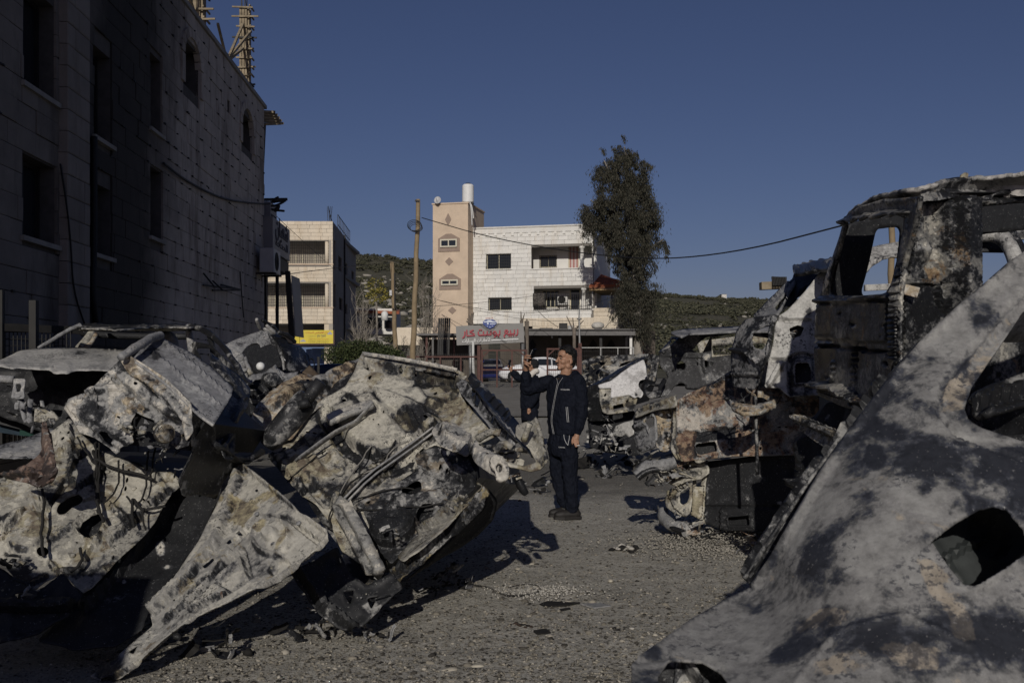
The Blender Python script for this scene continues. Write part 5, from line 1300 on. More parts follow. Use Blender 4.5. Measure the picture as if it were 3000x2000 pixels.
# ------------------------------------------------------------------ burnt wrecks
def Z(ox, oy, s): return lambda *pts: [(ox+x/s, oy+y/s) for x, y in pts]
B_PALE = burnt('burnt_ash_tan', (0, 0, 0), gain=1.0, bias=.062, rbias=.035, s1=3.2, ash=(.32, .305, .265), pale=(.48, .455, .385), tan=(.31, .275, .18))
B_GREY = burnt('burnt_ash_grey', (4, 1, 7), gain=.9, bias=.045, rbias=-.12, s1=2.2, mid=(.13, .13, .135), ash=(.27, .27, .27), pale=(.40, .39, .37))
B_DARK = burnt('burnt_black', (7, 3, 2), bias=-.075, rbias=-.10, s1=3.5, rough=.5, metal=.25)
B_CHAR = burnt('charred_black', (1, 9, 4), bias=-.16, rbias=-.16, s1=4, rough=.7, metal=.0)
B_RUST = burnt('burnt_rust_white', (2, 6, 1), bias=.02, rbias=.055, s1=4.5, rust=(.13, .055, .03), tan=(.30, .20, .12), pale=(.5, .46, .40), cracks=.7)
B_TAN = burnt('burnt_tan_scale', (9, 9, 3), bias=.05, rbias=.07, s1=3.2, rust=(.17, .10, .05), tan=(.38, .30, .19))
B_WHITE = burnt('scorched_white_paint', (3, 2, 8), bias=.10, rbias=-.12, s1=2.6, ash=(.36, .35, .33), pale=(.48, .47, .44), sharp=.03)
B_FLAKE = burnt('flaked_grey_paint', (6, 4, 4), char=(.034, .036, .043), mid=(.10, .10, .10), bias=.02, rbias=-.085, s1=4.2, s2=10, ash=(.25, .245, .235), pale=(.29, .285, .27), tan=(.39, .335, .26), rust=(.30, .255, .195), sharp=.02, bump=.0012, det=8, rgh=.68, gain=1.45, grain=.09, spk=.4, rough=.58, metal=.2)
B_VAN = burnt('burnt_black_van', (8, 1, 6), bias=-.02, rbias=-.04, s1=3.4, s2=30, gain=1.35, rough=.42, metal=.35, ash=(.22, .215, .20), pale=(.40, .38, .33), tan=(.30, .20, .10), rust=(.16, .09, .04))
M_SOOTW = flat('soot_cable', (.02, .019, .018), .8)
M_ASHW = simple('ash_grey_wire', (.2, .19, .17), .9, .3, 20)

def hull(name, poly, anchors, vec, mat, parent, shrink=.97, back=.05, scale=.92):
 """closed hidden body behind a traced face: the face polygon set back and swept along vec"""
 q = np.array(poly, float); c = q.mean(0); q = c+(q-c)*shrink; D = tps(anchors)(q)+back; A = unproj(q, D); cc = A.mean(0)
 B = cc+(A-cc)*scale+np.array(vec); A[:, 2] = np.maximum(A[:, 2], .01); B[:, 2] = np.maximum(B[:, 2], .01)
 k = len(q); V = np.vstack([A, B]); Fc = [tuple(range(k)), tuple(range(2*k-1, k-1, -1))]+[(i, (i+1) % k, (i+1) % k+k, i+k) for i in range(k)]
 return link(name, mesh_np(name, V, Fc), mat, parent)
def bolt(parent, S, u, v, r, mat=B_PALE, h=.012):
 c = S(u, v, 0); c2 = S(u, v, h); MB().tube([c, c2, c2+(c2-c)*.2], [r, r, r*.5], 8).build('bolt', mat, parent, smooth=True)
def junk(name, label, spec, seed, mats, parent=None, group=None):
 """pile of torn strips, brackets and lumps: each piece its own part"""
 rs = random.Random(seed); t = parent or thing(name, label, 'debris', P(*spec[0][:3]), group)
 for u, v, D, s, n in spec:
  for k in range(n):
   p = P(u+rs.gauss(0, s*.5), v+rs.gauss(0, s*.28), D+rs.gauss(0, s*D/F*.5)); p.z = max(p.z, .02)
   L = s*D/F*rs.uniform(.25, .8); w = L*rs.uniform(.15, .5); ty = rs.random()
   ax = Vector((rs.gauss(0, 1), rs.gauss(0, .7), rs.gauss(0, .5))).normalized(); sd_ = ax.cross(Vector((rs.gauss(0, 1), rs.gauss(0, 1), rs.gauss(0, 1)))).normalized(); nn = ax.cross(sd_)
   mt = rs.choice(mats); m = MB()
   if ty < .65:        # bent torn strip
    V = []; N = 6
    for i in range(N):
     f = i/(N-1)-.5; bend = nn*(math.sin(f*rs.uniform(2, 5))*w*.7)
     for g in (-.5, 0, .5): V.append(p+ax*f*L+sd_*g*w*rs.uniform(.6, 1.2)+bend+nn*w*.25*abs(g))
    Fc = [(i*3+j, (i+1)*3+j, (i+1)*3+j+1, i*3+j+1) for i in range(N-1) for j in range(2)]
    V = [Vector((q.x, q.y, max(q.z, .008))) for q in V]
    o = m.add(V, Fc).build('scrap', mt, t); o.modifiers.new('t', 'SOLIDIFY').thickness = .006
   elif ty < .85:      # rod
    q = p+ax*L; q.z = max(q.z, .01); m.tube([p, (p+q)/2+nn*L*.1, q], [w*.12, w*.12, w*.1], 6).build('rod', mt, t, smooth=True)
   else:               # lump
    Vv, Ff = scatter(I1, F1, np.array([tuple(p)]), np.array([[w*.7, w*.5, w*.45]]), noise=.35, seed=rs.randint(0, 999)); link('lump', mesh_np('lump', Vv, Ff), mt, t)
 return t

# ============ centre wreck, underside and bulkhead towards the camera
z6 = Z(700, 950, 1.651)
CA = [(1063, 1032, 7.7), (1450, 1110, 7.3), (800, 1290, 7.0), (1180, 1680, 5.95), (1440, 1450, 6.25), (1040, 1780, 5.75), (1120, 1350, 6.75)]
tC = thing('overturned_car', 'burnt car on its side showing its pale underbody, left of the standing man', 'car', GP(1150, 1800))
main_ol = z6((600, 135), (700, 150), (830, 170), (960, 195), (1050, 215), (1110, 250), (1060, 300), (1100, 390), (1190, 480), (1250, 540), (1150, 590), (1100, 640), (950, 585), (850, 640), (870, 700), (780, 770), (700, 800), (600, 840), (560, 880), (640, 900), (650, 1000), (720, 1160), (700, 1240), (610, 1290), (540, 1240), (500, 1100), (440, 960), (380, 880), (300, 830), (180, 700), (140, 640), (200, 560), (330, 420), (430, 350), (520, 300), (560, 230), (580, 165))
relC = [('L', z6((430, 440), (560, 380), (650, 370), (820, 430), (940, 500)), 34, .035), ('L', z6((420, 450), (520, 600), (620, 660)), 26, -.05), ('P', z6((420, 440), (640, 350), (850, 560), (640, 640), (540, 560)), .035, 26),
  ('P', z6((640, 330), (1020, 280), (1060, 330), (860, 480), (700, 430)), .03, 20), ('E', 700+960/1.651, 950+300/1.651, 60, 38, 25, -.03, .3), ('L', z6((620, 180), (1060, 260)), 10, .03), ('L', z6((620, 205), (1050, 290)), 9, -.02),
  ('L', z6((940, 500), (760, 620), (560, 760), (480, 880)), 15, .03), ('L', z6((980, 520), (800, 650), (600, 800), (520, 880)), 12, -.022), ('L', z6((480, 880), (560, 1000), (640, 1180)), 26, .05),
  ('P', z6((160, 640), (330, 580), (420, 700), (300, 820)), .025, 18), ('D', 700+300/1.651, 950+690/1.651, 34, .03), ('D', 700+420/1.651, 950+640/1.651, 26, -.03), ('L', z6((330, 760), (420, 860)), 18, -.03),
  ('L', z6((640, 640), (760, 700), (850, 650)), 22, -.035), ('E', 700+520/1.651, 950+380/1.651, 16, 10, 0, -.02, .3), ('L', z6((840, 470), (900, 560), (880, 640)), 10, .02), ('P', z6((700, 620), (850, 600), (830, 690), (740, 740)), -.03, 20)]
tonC = [('D', 700+960/1.651, 950+320/1.651, 80, .12, -.06), ('D', 700+300/1.651, 950+700/1.651, 130, .07, .03), ('P', z6((640, 330), (1000, 250), (900, 420), (700, 450)), 30, -.2, .06), ('P', z6((430, 440), (640, 380), (850, 600), (640, 660)), 30, -.14, .03),
  ('P', z6((600, 135), (1060, 210), (1060, 240), (620, 170)), 12, .02, -.10), ('D', 700+870/1.651, 950+470/1.651, 55, 0, -.09), ('D', 700+480/1.651, 950+800/1.651, 60, -.05, -.10), ('D', 700+640/1.651, 950+1180/1.651, 90, 0, -.13), ('D', 700+400/1.651, 950+540/1.651, 60, .02, -.05)]
hC = [z6((625, 255), (645, 245), (640, 265), (628, 272)), z6((925, 300), (950, 298), (940, 318)), z6((935, 335), (962, 325), (955, 345)), z6((500, 375), (520, 372), (525, 385), (508, 392)), z6((773, 222), (790, 220), (784, 230)), z6((845, 238), (862, 236), (855, 246)),
      z6((208, 598), (232, 592), (226, 606), (210, 610)), z6((420, 668), (445, 660), (436, 674)), z6((700, 445), (712, 440), (706, 458)), z6((450, 600), (620, 630), (600, 655), (520, 640))]
oC, SC_ = psheet('underbody', main_ol, CA, B_PALE, tC, hC, 6.5, .005, relC, tonC, (.03, 2.6), .004, 1, 3, 3, soot_shade=.17, stamp=(26, -38, 60), nh=12)
for u, v in z6((690, 270), (850, 700), (730, 800), (830, 590), (370, 650), (560, 480), (660, 880), (250, 660), (490, 560), (900, 230)): bolt(oC, SC_, u, v, .012)
# tan crumpled tank skin at the upper left
oT, ST = psheet('tank_skin', z6((65, 450), (80, 405), (130, 350), (200, 290), (270, 250), (340, 240), (400, 268), (430, 225), (520, 190), (590, 160), (620, 200), (560, 300), (520, 320), (430, 370), (330, 460), (250, 560), (180, 570), (130, 520)), [(740, 1220, 7.0), (900, 1090, 7.5), (1040, 1060, 7.7), (900, 1250, 7.05)], B_TAN, tC, [z6((540, 300), (556, 294), (552, 308), (542, 312)), z6((680, 420), (700, 415), (690, 430))][:1], 9, .004,
                 [('L', z6((120, 420), (300, 300), (480, 260)), 20, .03), ('L', z6((260, 470), (400, 330), (560, 230)), 16, -.03), ('D', 700+470/1.651, 950+280/1.651, 45, -.06), ('D', 700+230/1.651, 950+370/1.651, 60, .05)], [('D', 860, 1110, 60, .05, -.06), ('D', 800, 1190, 60, .03, .05)], (.05, 3.5), .006, 1, 4, 5, stamp=(6, -40, 50), nh=4)
psheet('pinch_weld', z6((598, 132), (700, 146), (830, 166), (960, 191), (1056, 212), (1054, 228), (955, 208), (828, 184), (698, 163), (600, 150)), [(1063, 1032, 7.58), (1340, 1080, 7.25), (1200, 1070, 7.42)], burnt('weld_pale', (1, 3, 5), bias=.06, rbias=-.03, gain=.8), tC, (), 6, .012, [], [], None, 0, 0, 0, 17)
psheet('pinch_flange', z6((596, 152), (700, 165), (830, 186), (1052, 232), (1046, 262), (900, 232), (700, 200), (604, 182)), [(1063, 1045, 7.66), (1340, 1095, 7.3), (1200, 1085, 7.48)], burnt('flange_soot', (6, 3, 5), bias=-.05, rbias=.02, s2=20), tC, [z6((780+90*k, 205+17*k), (796+90*k, 203+17*k), (790+90*k, 213+17*k)) for k in range(3)], 6, .008, [('L', z6((600, 168), (1046, 250)), 4, .012)], [], None, 0, 0, 0, 18)
for k in range(2):
 ptube('brake_line', [(*z6((x+k*16, y+k*14))[0], SC_(*z6((x+k*16, y+k*14))[0], .05).y-.01) for x, y in ((940, 496), (860, 556), (760, 628), (620, 726), (500, 850))], .008, B_GREY, tC, 1, 6)
psheet('cross_member', z6((420, 436), (520, 398), (640, 366), (655, 384), (540, 424), (436, 470)), [(960, 1215, 6.98), (1090, 1175, 7.05), (1000, 1220, 6.9)], burnt('member_grey', (2, 7, 9), bias=.08, rbias=-.1, gain=.7), tC, (), 6, .04, [], [], None, 0, 1, 0, 19)
psheet('sill_box', z6((448, 872), (500, 862), (560, 970), (640, 1130), (668, 1190), (620, 1215), (560, 1090), (480, 950)), [(980, 1480, 6.25), (1090, 1650, 5.75), (1010, 1500, 6.1)], burnt('box_grey', (2, 1, 9), bias=.07, rbias=-.05, gain=.85), tC, (), 6, .06, [('L', z6((474, 880), (640, 1190)), 6, -.012)], [], None, 0, 1, 0, 20, nh=3)
# silencer and pipe
pm = [P(783, 1306, 6.45), P(800, 1283, 6.45), P(845, 1232, 6.5), P(890, 1180, 6.55), P(905, 1160, 6.55)]
MB().tube(pm, [.05, .075, .085, .085, .07], 14).build('silencer', burnt('silencer_metal', (5, 5, 5), bias=-.07, rbias=-.12, s1=8), tC, smooth=True)
MB().tube([P(893, 1178, 6.5), P(915, 1150, 6.5), P(940, 1117, 6.5)], [.04, .042, .042], 12).build('exhaust_pipe', B_CHAR, tC, smooth=True)
MB().tube([P(875, 1187, 6.42), P(905, 1178, 6.42)], .03, 8).build('hanger', B_CHAR, tC, smooth=True)
# bulkhead: dark stained panel with two big holes and the brake servo
fw_ol = z6((850, 640), (880, 610), (950, 588), (1040, 610), (1110, 650), (1150, 730), (1150, 790), (1080, 850), (1010, 910), (960, 970), (880, 1020), (800, 1100), (740, 1160), (680, 1100), (640, 1000), (600, 900), (560, 878), (620, 830), (720, 790), (800, 750), (870, 700))
CF = [(700+850/1.651, 950+640/1.651, 6.72), (700+1150/1.651, 950+760/1.651, 6.45), (700+740/1.651, 950+1160/1.651, 5.95), (700+600/1.651, 950+880/1.651, 6.42)]
oF, SF = psheet('bulkhead', fw_ol, CF, burnt('burnt_bulkhead', (2, 8, 5), bias=-.02, rbias=.0, s1=3.5, rust=(.07, .05, .035), tan=(.2, .16, .11)), tC,
   [z6((790, 815), (795, 795), (830, 780), (870, 768), (888, 780), (885, 800), (850, 822), (815, 838), (798, 838)), z6((858, 930), (862, 900), (890, 870), (930, 868), (944, 890), (935, 930), (905, 955), (875, 958)), z6((610, 862), (640, 850), (630, 872))], 8, .005,
   [('L', z6((770, 840), (900, 760), (900, 745)), 16, .018), ('R', 700+900/1.651, 950+912/1.651, 38, 9, .016), ('L', z6((980, 660), (1080, 720), (1130, 760)), 14, .02), ('L', z6((720, 880), (800, 850), (1000, 800)), 10, .015), ('P', z6((900, 640), (1060, 640), (1000, 760), (900, 720)), -.025, 18)],
   [('D', 1270, 1390, 70, .0, .06), ('D', 1160, 1500, 50, .03, .07)], (.02, 4), .003, 1, 2, 6, stamp=(8, -40, 45), nh=4)
cS = SF(700+750/1.651, 950+1000/1.651, .02); nS = (SF(1150, 1555, .1)-SF(1150, 1555, 0)).normalized(); kk = 6.1/F/1.651
MB().tube([cS-nS*.02, cS+nS*.05, cS+nS*.055, cS+nS*.085, cS+nS*.10, cS+nS*.10], [112*kk, 112*kk, 108*kk, 96*kk, 84*kk, 30*kk], 28).build('brake_servo', burnt('servo_black', (4, 8, 8), bias=-.10, rbias=-.10, s1=6), tC, smooth=False)
srv = tC.children[-1]
sideS = nS.cross(Vector((0, 0, 1))).normalized(); upS = sideS.cross(nS)
for k in range(14):
 a = 6.283*k/14; p = cS+(sideS*math.cos(a)+upS*math.sin(a))*90*kk+nS*.088; q = cS+(sideS*math.cos(a)+upS*math.sin(a))*70*kk+nS*.101; MB().bar(p, q, .008).build('rib', B_CHAR, srv)
junk('', '', [(1150, 1560, 5.88, 40, 7)], 5, [B_GREY, B_PALE, B_CHAR], srv)
# lower flange, yellowish, with the black outer skin behind it
psheet('sill_flange', z6((728, 1205), (860, 1110), (980, 1010), (1090, 900), (1180, 800), (1200, 790), (1215, 815), (1180, 900), (1080, 1000), (990, 1080), (890, 1170), (800, 1240), (770, 1250)), [(1142, 1680, 5.8), (1420, 1440, 6.2), (1290, 1590, 5.93)], burnt('flange_tan', (6, 6, 2), bias=.0, rbias=.06, rust=(.13, .09, .03), tan=(.30, .24, .11)), tC, [z6((850, 1150), (868, 1140), (862, 1156))], 8, .006,
       [('L', z6((740, 1210), (1000, 1010), (1190, 810)), 9, .03), ('L', z6((790, 1240), (1000, 1070), (1200, 850)), 7, .02)], [], (.012, 5), .003, 1, 3, 7)
psheet('inner_sill', z6((870, 1010), (960, 960), (1080, 830), (1160, 765), (1190, 790), (1100, 890), (1000, 990), (900, 1080), (800, 1150), (770, 1130)), [(1200, 1600, 6.0), (1420, 1420, 6.33), (1290, 1530, 6.1)], B_PALE, tC, [z6((1090, 800), (1150, 775), (1180, 790), (1120, 850))], 8, .005, [('L', z6((880, 1010), (1080, 850)), 10, .03)], [], (.02, 6), .004, 1, 4, 8, nh=5)
psheet('outer_skin', z6((1200, 790), (1248, 850), (1240, 900), (1225, 950), (1150, 1020), (1050, 1090), (960, 1140), (840, 1215), (790, 1245), (890, 1160), (1000, 1060), (1100, 960), (1180, 880)), [(1440, 1450, 6.4), (1180, 1700, 5.95), (1450, 1520, 6.5)], B_CHAR, tC, (), 9, .005, [], [], (.02, 4), .002, 1, 2, 9)
# front rail with crash-box end plate
psheet('frame_rail', z6((930, 520), (960, 480), (1020, 485), (1080, 515), (1140, 560), (1170, 610), (1230, 650), (1290, 680), (1300, 720), (1260, 755), (1210, 720), (1150, 680), (1100, 620), (1040, 620), (970, 590), (950, 560)), [(1270, 1250, 6.45), (1480, 1380, 5.85), (1380, 1330, 6.05)], burnt('rail_pale', (3, 3, 3), bias=.09, rbias=-.08, s1=3), tC,
       [z6((1110, 580), (1122, 574), (1118, 590)), z6((1010, 525), (1018, 522), (1015, 532))], 7, .006, [('P', z6((960, 490), (1080, 520), (1170, 620), (1290, 690), (1250, 745), (1110, 640), (980, 580)), .04, 14), ('L', z6((1140, 560), (1110, 640)), 7, -.02), ('L', z6((1000, 545), (1080, 575)), 5, -.012)], [], (.012, 6), .002, 1, 2, 10, nh=4)
psheet('rail_end_plate', z6((1215, 650), (1240, 630), (1275, 640), (1305, 690), (1305, 740), (1275, 760), (1250, 740), (1225, 690)), [(1440, 1345, 5.72), (1490, 1400, 5.70), (1470, 1340, 5.75)], burnt('rail_pale2', (3, 3, 7), bias=.11, rbias=-.1, s1=3), tC, [z6((1240, 690), (1258, 660), (1275, 675), (1282, 695), (1265, 720), (1250, 712))], 6, .03, [], [], (.006, 8), .002, 1, 1, 11)
# right-hand wing: inner apron with slots, outer wing edge, torn strut pieces
psheet('apron', z6((1050, 285), (1090, 270), (1150, 330), (1230, 420), (1300, 500), (1360, 560), (1330, 590), (1270, 570), (1200, 480), (1120, 390), (1070, 330)), [(1340, 1130, 7.2), (1500, 1290, 6.55), (1400, 1160, 7.1)], B_GREY, tC, [z6((1180, 400), (1200, 395), (1222, 430), (1205, 440)), z6((1165, 350), (1185, 345), (1195, 375), (1175, 380)), z6((1068, 240), (1086, 234), (1092, 248), (1080, 258))[:0] or z6((1255, 480), (1275, 478), (1290, 510), (1270, 512))], 7, .005, [('L', z6((1080, 300), (1330, 570)), 9, .04)], [('D', 1410, 1170, 14, .25, 0)], (.015, 6), .003, 1, 3, 12, nh=5)
psheet('wing_edge', z6((1100, 255), (1130, 250), (1190, 310), (1270, 400), (1300, 430), (1290, 450), (1360, 540), (1420, 600), (1450, 640), (1420, 650), (1340, 580), (1270, 500), (1200, 400), (1140, 320)), [(1385, 1105, 7.3), (1560, 1330, 6.5), (1480, 1210, 7.05)], B_DARK, tC, [z6((1290, 520), (1330, 560), (1390, 620), (1400, 640), (1340, 590))], 8, .005, [('L', z6((1110, 255), (1290, 440), (1430, 630)), 6, .03)], [], (.02, 5), .003, 1, 3, 13)
psheet('lamp_bucket', z6((1340, 490), (1420, 468), (1445, 500), (1470, 600), (1488, 690), (1410, 715), (1310, 690), (1280, 660), (1330, 680), (1380, 690), (1440, 670), (1400, 600), (1340, 540)), [(1520, 1240, 6.5), (1595, 1370, 6.3), (1500, 1370, 6.25)], B_PALE, tC, (), 7, .01, [('L', z6((1430, 480), (1480, 690)), 10, .04)], [], (.025, 6), .004, 1, 4, 14)
for q, r_ in (([(1535, 1290, 6.35), (1552, 1240, 6.3)], .024), ([(1400, 1285, 6.35), (1440, 1262, 6.3), (1465, 1268, 6.3)], .028), ([(1450, 1320, 6.2), (1475, 1295, 6.2), (1500, 1310, 6.2)], .026)):
 ptube('strut_piece', q, [r_, r_*.8, r_*.9], B_PALE, tC, 1, 6)
ptube('hanging_strut', [(1515, 1395, 6.3), (1530, 1430, 6.3), (1543, 1448, 6.3)], [.025, .03, .018], B_DARK, tC, 1, 7)
junk('', '', [(1470, 1330, 6.35, 75, 18), (1500, 1400, 6.35, 45, 8), (1340, 1480, 6.05, 40, 6)], 21, [B_PALE, B_GREY, B_DARK, B_TAN], tC)
junk('', '', [(1060, 1760, 5.7, 85, 18), (1010, 1820, 5.65, 60, 12), (960, 1770, 5.7, 50, 9), (1130, 1700, 5.75, 40, 8)], 22, [B_CHAR, B_DARK, B_GREY, B_PALE], tC)
psheet('dash_corner', z6((480, 1080), (530, 1210), (620, 1260), (740, 1200), (790, 1270), (700, 1360), (640, 1440), (560, 1490), (480, 1470), (370, 1380), (300, 1280), (250, 1180), (350, 1150), (430, 1100)), [(900, 1680, 5.6), (1130, 1710, 5.65), (1020, 1840, 5.5), (1000, 1700, 5.7)], B_CHAR, tC, [z6((500, 1300), (560, 1290), (540, 1360)), z6((620, 1330), (680, 1310), (640, 1380))], 9, .006, [('L', z6((300, 1200), (400, 1360), (560, 1470)), 14, .04)], [('D', 980, 1800, 40, 0, .10), ('D', 1090, 1790, 40, 0, .12)], (.06, 4), .006, 1, 6, 15)
hull('body_shell', [(1063, 1050), (1400, 1100), (1430, 1400), (1180, 1640), (1060, 1720), (900, 1500), (800, 1300), (880, 1150)], CA, (.35, 1.6, -.25), B_DARK, tC, .93, .10)
# loose wiring over the underbody
for i, q in enumerate((((640, 590), (560, 700), (460, 860), (500, 880)), ((980, 480), (880, 560), (740, 660), (560, 740), (460, 860)), ((450, 880), (560, 890), (720, 900), (860, 880), (990, 860)), ((440, 880), (520, 960), (580, 980), (560, 880)), ((460, 870), (430, 930), (450, 990), (410, 960)), ((470, 890), (600, 830), (760, 790), (850, 800)), ((820, 560), (740, 600), (700, 680), (600, 720)), ((230, 760), (300, 700), (420, 610)), ((640, 660), (720, 640), (760, 560)))):
 ptube('wire', [(*z6(p)[0], (SC_(*z6(p)[0], .03)).y-.03) for p in q], .0055, M_SOOTW if i % 3 else M_ASHW, tC, 3, 5, .015, i)
psheet('strap', z6((262, 660), (280, 640), (460, 510), (560, 460), (640, 375), (655, 380), (570, 480), (470, 530), (290, 660)), [(860, 1350, 6.68), (1000, 1240, 6.85), (1095, 1178, 7.0)], B_GREY, tC, (), 7, .004, [], [], (.01, 5), .002, 1, 1, 16)

# ============ left wreck with folded bonnet
z5 = Z(0, 900, 1.425)
tA = thing('crushed_car', 'crushed burnt car with folded grey bonnet and holed bulkhead at lower left', 'car', GP(250, 1760))
AA = [(0, 1450, 5.75), (220, 1290, 6.25), (520, 1400, 5.95), (260, 1730, 5.25), (430, 1600, 5.5), (0, 1620, 5.45)]
oA, SA = psheet('bulkhead', z5((-60, 700), (0, 720), (60, 690), (190, 750), (235, 690), (215, 600), (205, 530), (290, 465), (340, 530), (420, 600), (520, 640), (640, 690), (720, 690), (765, 740), (700, 800), (650, 895), (600, 960), (480, 1070), (390, 1175), (345, 1195), (260, 1110), (190, 1150), (140, 1190), (60, 1130), (0, 1060), (-60, 1040)), AA, B_PALE, tA,
  [z5((235, 850), (245, 825), (290, 795), (325, 785), (350, 795), (340, 820), (300, 840), (270, 868), (245, 868)), z5((330, 935), (345, 900), (385, 872), (420, 875), (430, 900), (410, 940), (375, 965), (345, 965)), z5((150, 1020), (165, 1002), (195, 1002), (207, 1022), (195, 1042), (165, 1040)), z5((655, 1060), (680, 1030), (672, 1062))[:0] or z5((465, 1050), (480, 1030), (475, 1060))], 8, .005,
  [('P', z5((290, 640), (420, 610), (440, 690), (330, 760), (270, 720)), .02, 16), ('R', 378/1.425, 900+918/1.425, 42, 10, .018), ('E', 100/1.425, 900+930/1.425, 60, 62, 0, .025, .18), ('L', z5((20, 960), (110, 850), (200, 840), (320, 660), (350, 620)), 7, -.02), ('L', z5((440, 990), (560, 880), (680, 780)), 12, .02), ('L', z5((260, 1100), (340, 1100), (360, 1030), (420, 960)), 7, .016), ('D', 290/1.425, 900+1040/1.425, 14, .02), ('D', 155/1.425, 900+790/1.425, 40, .03), ('P', z5((230, 520), (300, 490), (310, 600), (240, 620)), .03, 12)],
  [('D', 150, 1500, 90, .07, .0), ('D', 190, 1270, 50, -.1, .08), ('D', 60, 1560, 60, .05, .0), ('D', 330, 1550, 90, -.02, .04), ('D', 400, 1440, 60, -.05, .05), ('D', 230, 1700, 60, 0, -.03), ('D', 300, 1420, 50, .05, -.06), ('D', 60, 1680, 60, 0, -.1)], (.03, 2.6), .004, 1, 3, 31, soot_shade=.17, stamp=(16, -42, 55), nh=9)
for x, y in ((342, 658), (275, 735), (230, 940), (68, 952), (490, 865), (305, 1040), (450, 690), (560, 760), (160, 900), (600, 850)): bolt(oA, SA, *z5((x, y))[0], .014)
# strut tower and torn cross-member above
TA = [(200, 1180, 5.85), (420, 1130, 5.75), (560, 1260, 5.45), (350, 1310, 5.6)]
psheet('strut_tower', z5((270, 420), (290, 385), (370, 350), (455, 270), (500, 225), (540, 235), (600, 280), (700, 380), (760, 460), (800, 450), (806, 520), (790, 580), (740, 590), (700, 560), (640, 470), (570, 440), (540, 500), (560, 560), (530, 585), (490, 612), (400, 545), (335, 525), (300, 470)), TA, burnt('burnt_tower', (5, 2, 6), bias=.03, rbias=-.02, s1=5, s2=14, tan=(.40, .32, .2)), tA,
  [z5((420, 530), (450, 520), (485, 560), (470, 580), (440, 560)), z5((640, 320), (700, 340), (740, 390), (700, 380))], 7, .006,
  [('L', z5((520, 290), (640, 380), (740, 450)), 22, .05), ('L', z5((480, 300), (600, 420)), 10, -.03), ('P', z5((490, 380), (600, 360), (640, 430), (560, 440)), .03, 12), ('L', z5((300, 420), (420, 520), (520, 590)), 14, .03), ('L', z5((370, 350), (520, 330)), 12, .025)],
  [('D', 270, 1210, 45, -.1, -.12), ('D', 400, 1190, 40, .12, .03), ('D', 320, 1280, 45, -.1, -.13), ('D', 460, 1190, 40, -.1, .08), ('D', 210, 1215, 25, 0, .08)], (.02, 4), .003, 0, 3, 32, rsc=.8, stamp=(12, 40, 45), nh=6)
psheet('upper_member', z5((500, 215), (540, 200), (600, 235), (700, 300), (800, 400), (808, 520), (780, 560), (760, 470), (690, 400), (620, 330), (540, 280)), [(360, 1050, 5.85), (560, 1200, 5.45), (540, 1290, 5.4)], burnt('member_tan', (1, 5, 9), bias=.07, rbias=.02, tan=(.45, .37, .25)), tA, (), 7, .006, [('L', z5((540, 250), (700, 370), (790, 480)), 12, .03)], [], (.01, 5), .002, 1, 1, 33, rsc=.8)
MB().tube([P(480, 1270, 5.4), P(486, 1268, 5.34), P(488, 1268, 5.36)], [.055, .05, .04], 16).build('lamp_cup', burnt('cup_tan', (1, 1, 4), bias=.02, rbias=.10, s1=9), tA, smooth=True)
# folded bonnet with rolled leading edge
HA = [(386, 1054, 5.95), (460, 985, 6.3), (681, 1139, 6.0), (625, 1244, 5.45), (500, 1120, 5.75), (560, 1060, 6.1)]
psheet('bonnet', z5((550, 222), (600, 165), (655, 112), (690, 138), (780, 183), (880, 250), (972, 338), (962, 380), (930, 430), (892, 492), (830, 445), (760, 385), (690, 320), (610, 262)), HA, burnt('bonnet_grey', (4, 1, 2), gain=.55, bias=.03, rbias=-.2, s1=2, mid=(.14, .14, .145), ash=(.26, .26, .265), pale=(.36, .36, .355)), tA, (), 8, .006,
   [('L', z5((690, 150), (830, 260), (965, 380)), 6, .02), ('L', z5((640, 190), (780, 300), (930, 420)), 5, .016), ('L', z5((570, 220), (720, 330), (880, 470)), 5, -.012), ('D', 540, 1130, 60, -.03)], [('D', 450, 1040, 40, 0, -.05), ('D', 560, 1140, 80, 0, .02)], (.006, 2), .001, 0, .6, 34, rsc=.7, soot_shade=.015)
ptube('bonnet_edge', [(352, 1046, 5.75), (395, 1020, 5.9), (440, 992, 6.1), (470, 984, 6.25)], [.024, .027, .03, .026], B_GREY, tA, 2, 9, .006)
ptube('bonnet_lip', [(398, 1062, 5.78), (450, 1095, 5.68), (520, 1155, 5.55), (580, 1215, 5.42), (625, 1246, 5.38)], .009, B_GREY, tA, 2, 7)
# dark flank: door and sill folding away to the right
psheet('door_skin', z5((870, 185), (930, 240), (1000, 290), (1045, 345), (1030, 420), (985, 480), (975, 640), (940, 640), (900, 580), (892, 495), (972, 340), (880, 250)), [(625, 1050, 6.5), (730, 1150, 6.6), (640, 1300, 5.8), (690, 1240, 6.1)], B_DARK, tA, (), 9, .005, [('L', z5((900, 230), (1010, 380), (930, 600)), 12, .03)], [('D', 690, 1210, 50, 0, .04)], (.008, 2), .001, 1, .5, 35, rsc=.7)
psheet('flank', z5((780, 480), (805, 440), (892, 492), (900, 580), (975, 640), (1090, 620), (1105, 600), (1090, 640), (1000, 650), (930, 720), (900, 800), (820, 780), (760, 790), (740, 720), (800, 600)), [(560, 1240, 5.45), (760, 1330, 6.2), (560, 1450, 5.6), (680, 1300, 5.9)], B_DARK, tA, (), 9, .005, [('L', z5((900, 580), (990, 640), (1095, 615)), 10, .04)], [], (.02, 3), .002, 1, 2, 36)
ptube('sill_rail', [(630, 1305, 5.75), (690, 1350, 5.9), (740, 1340, 6.1), (768, 1322, 6.3)], .022, B_DARK, tA, 2, 8)
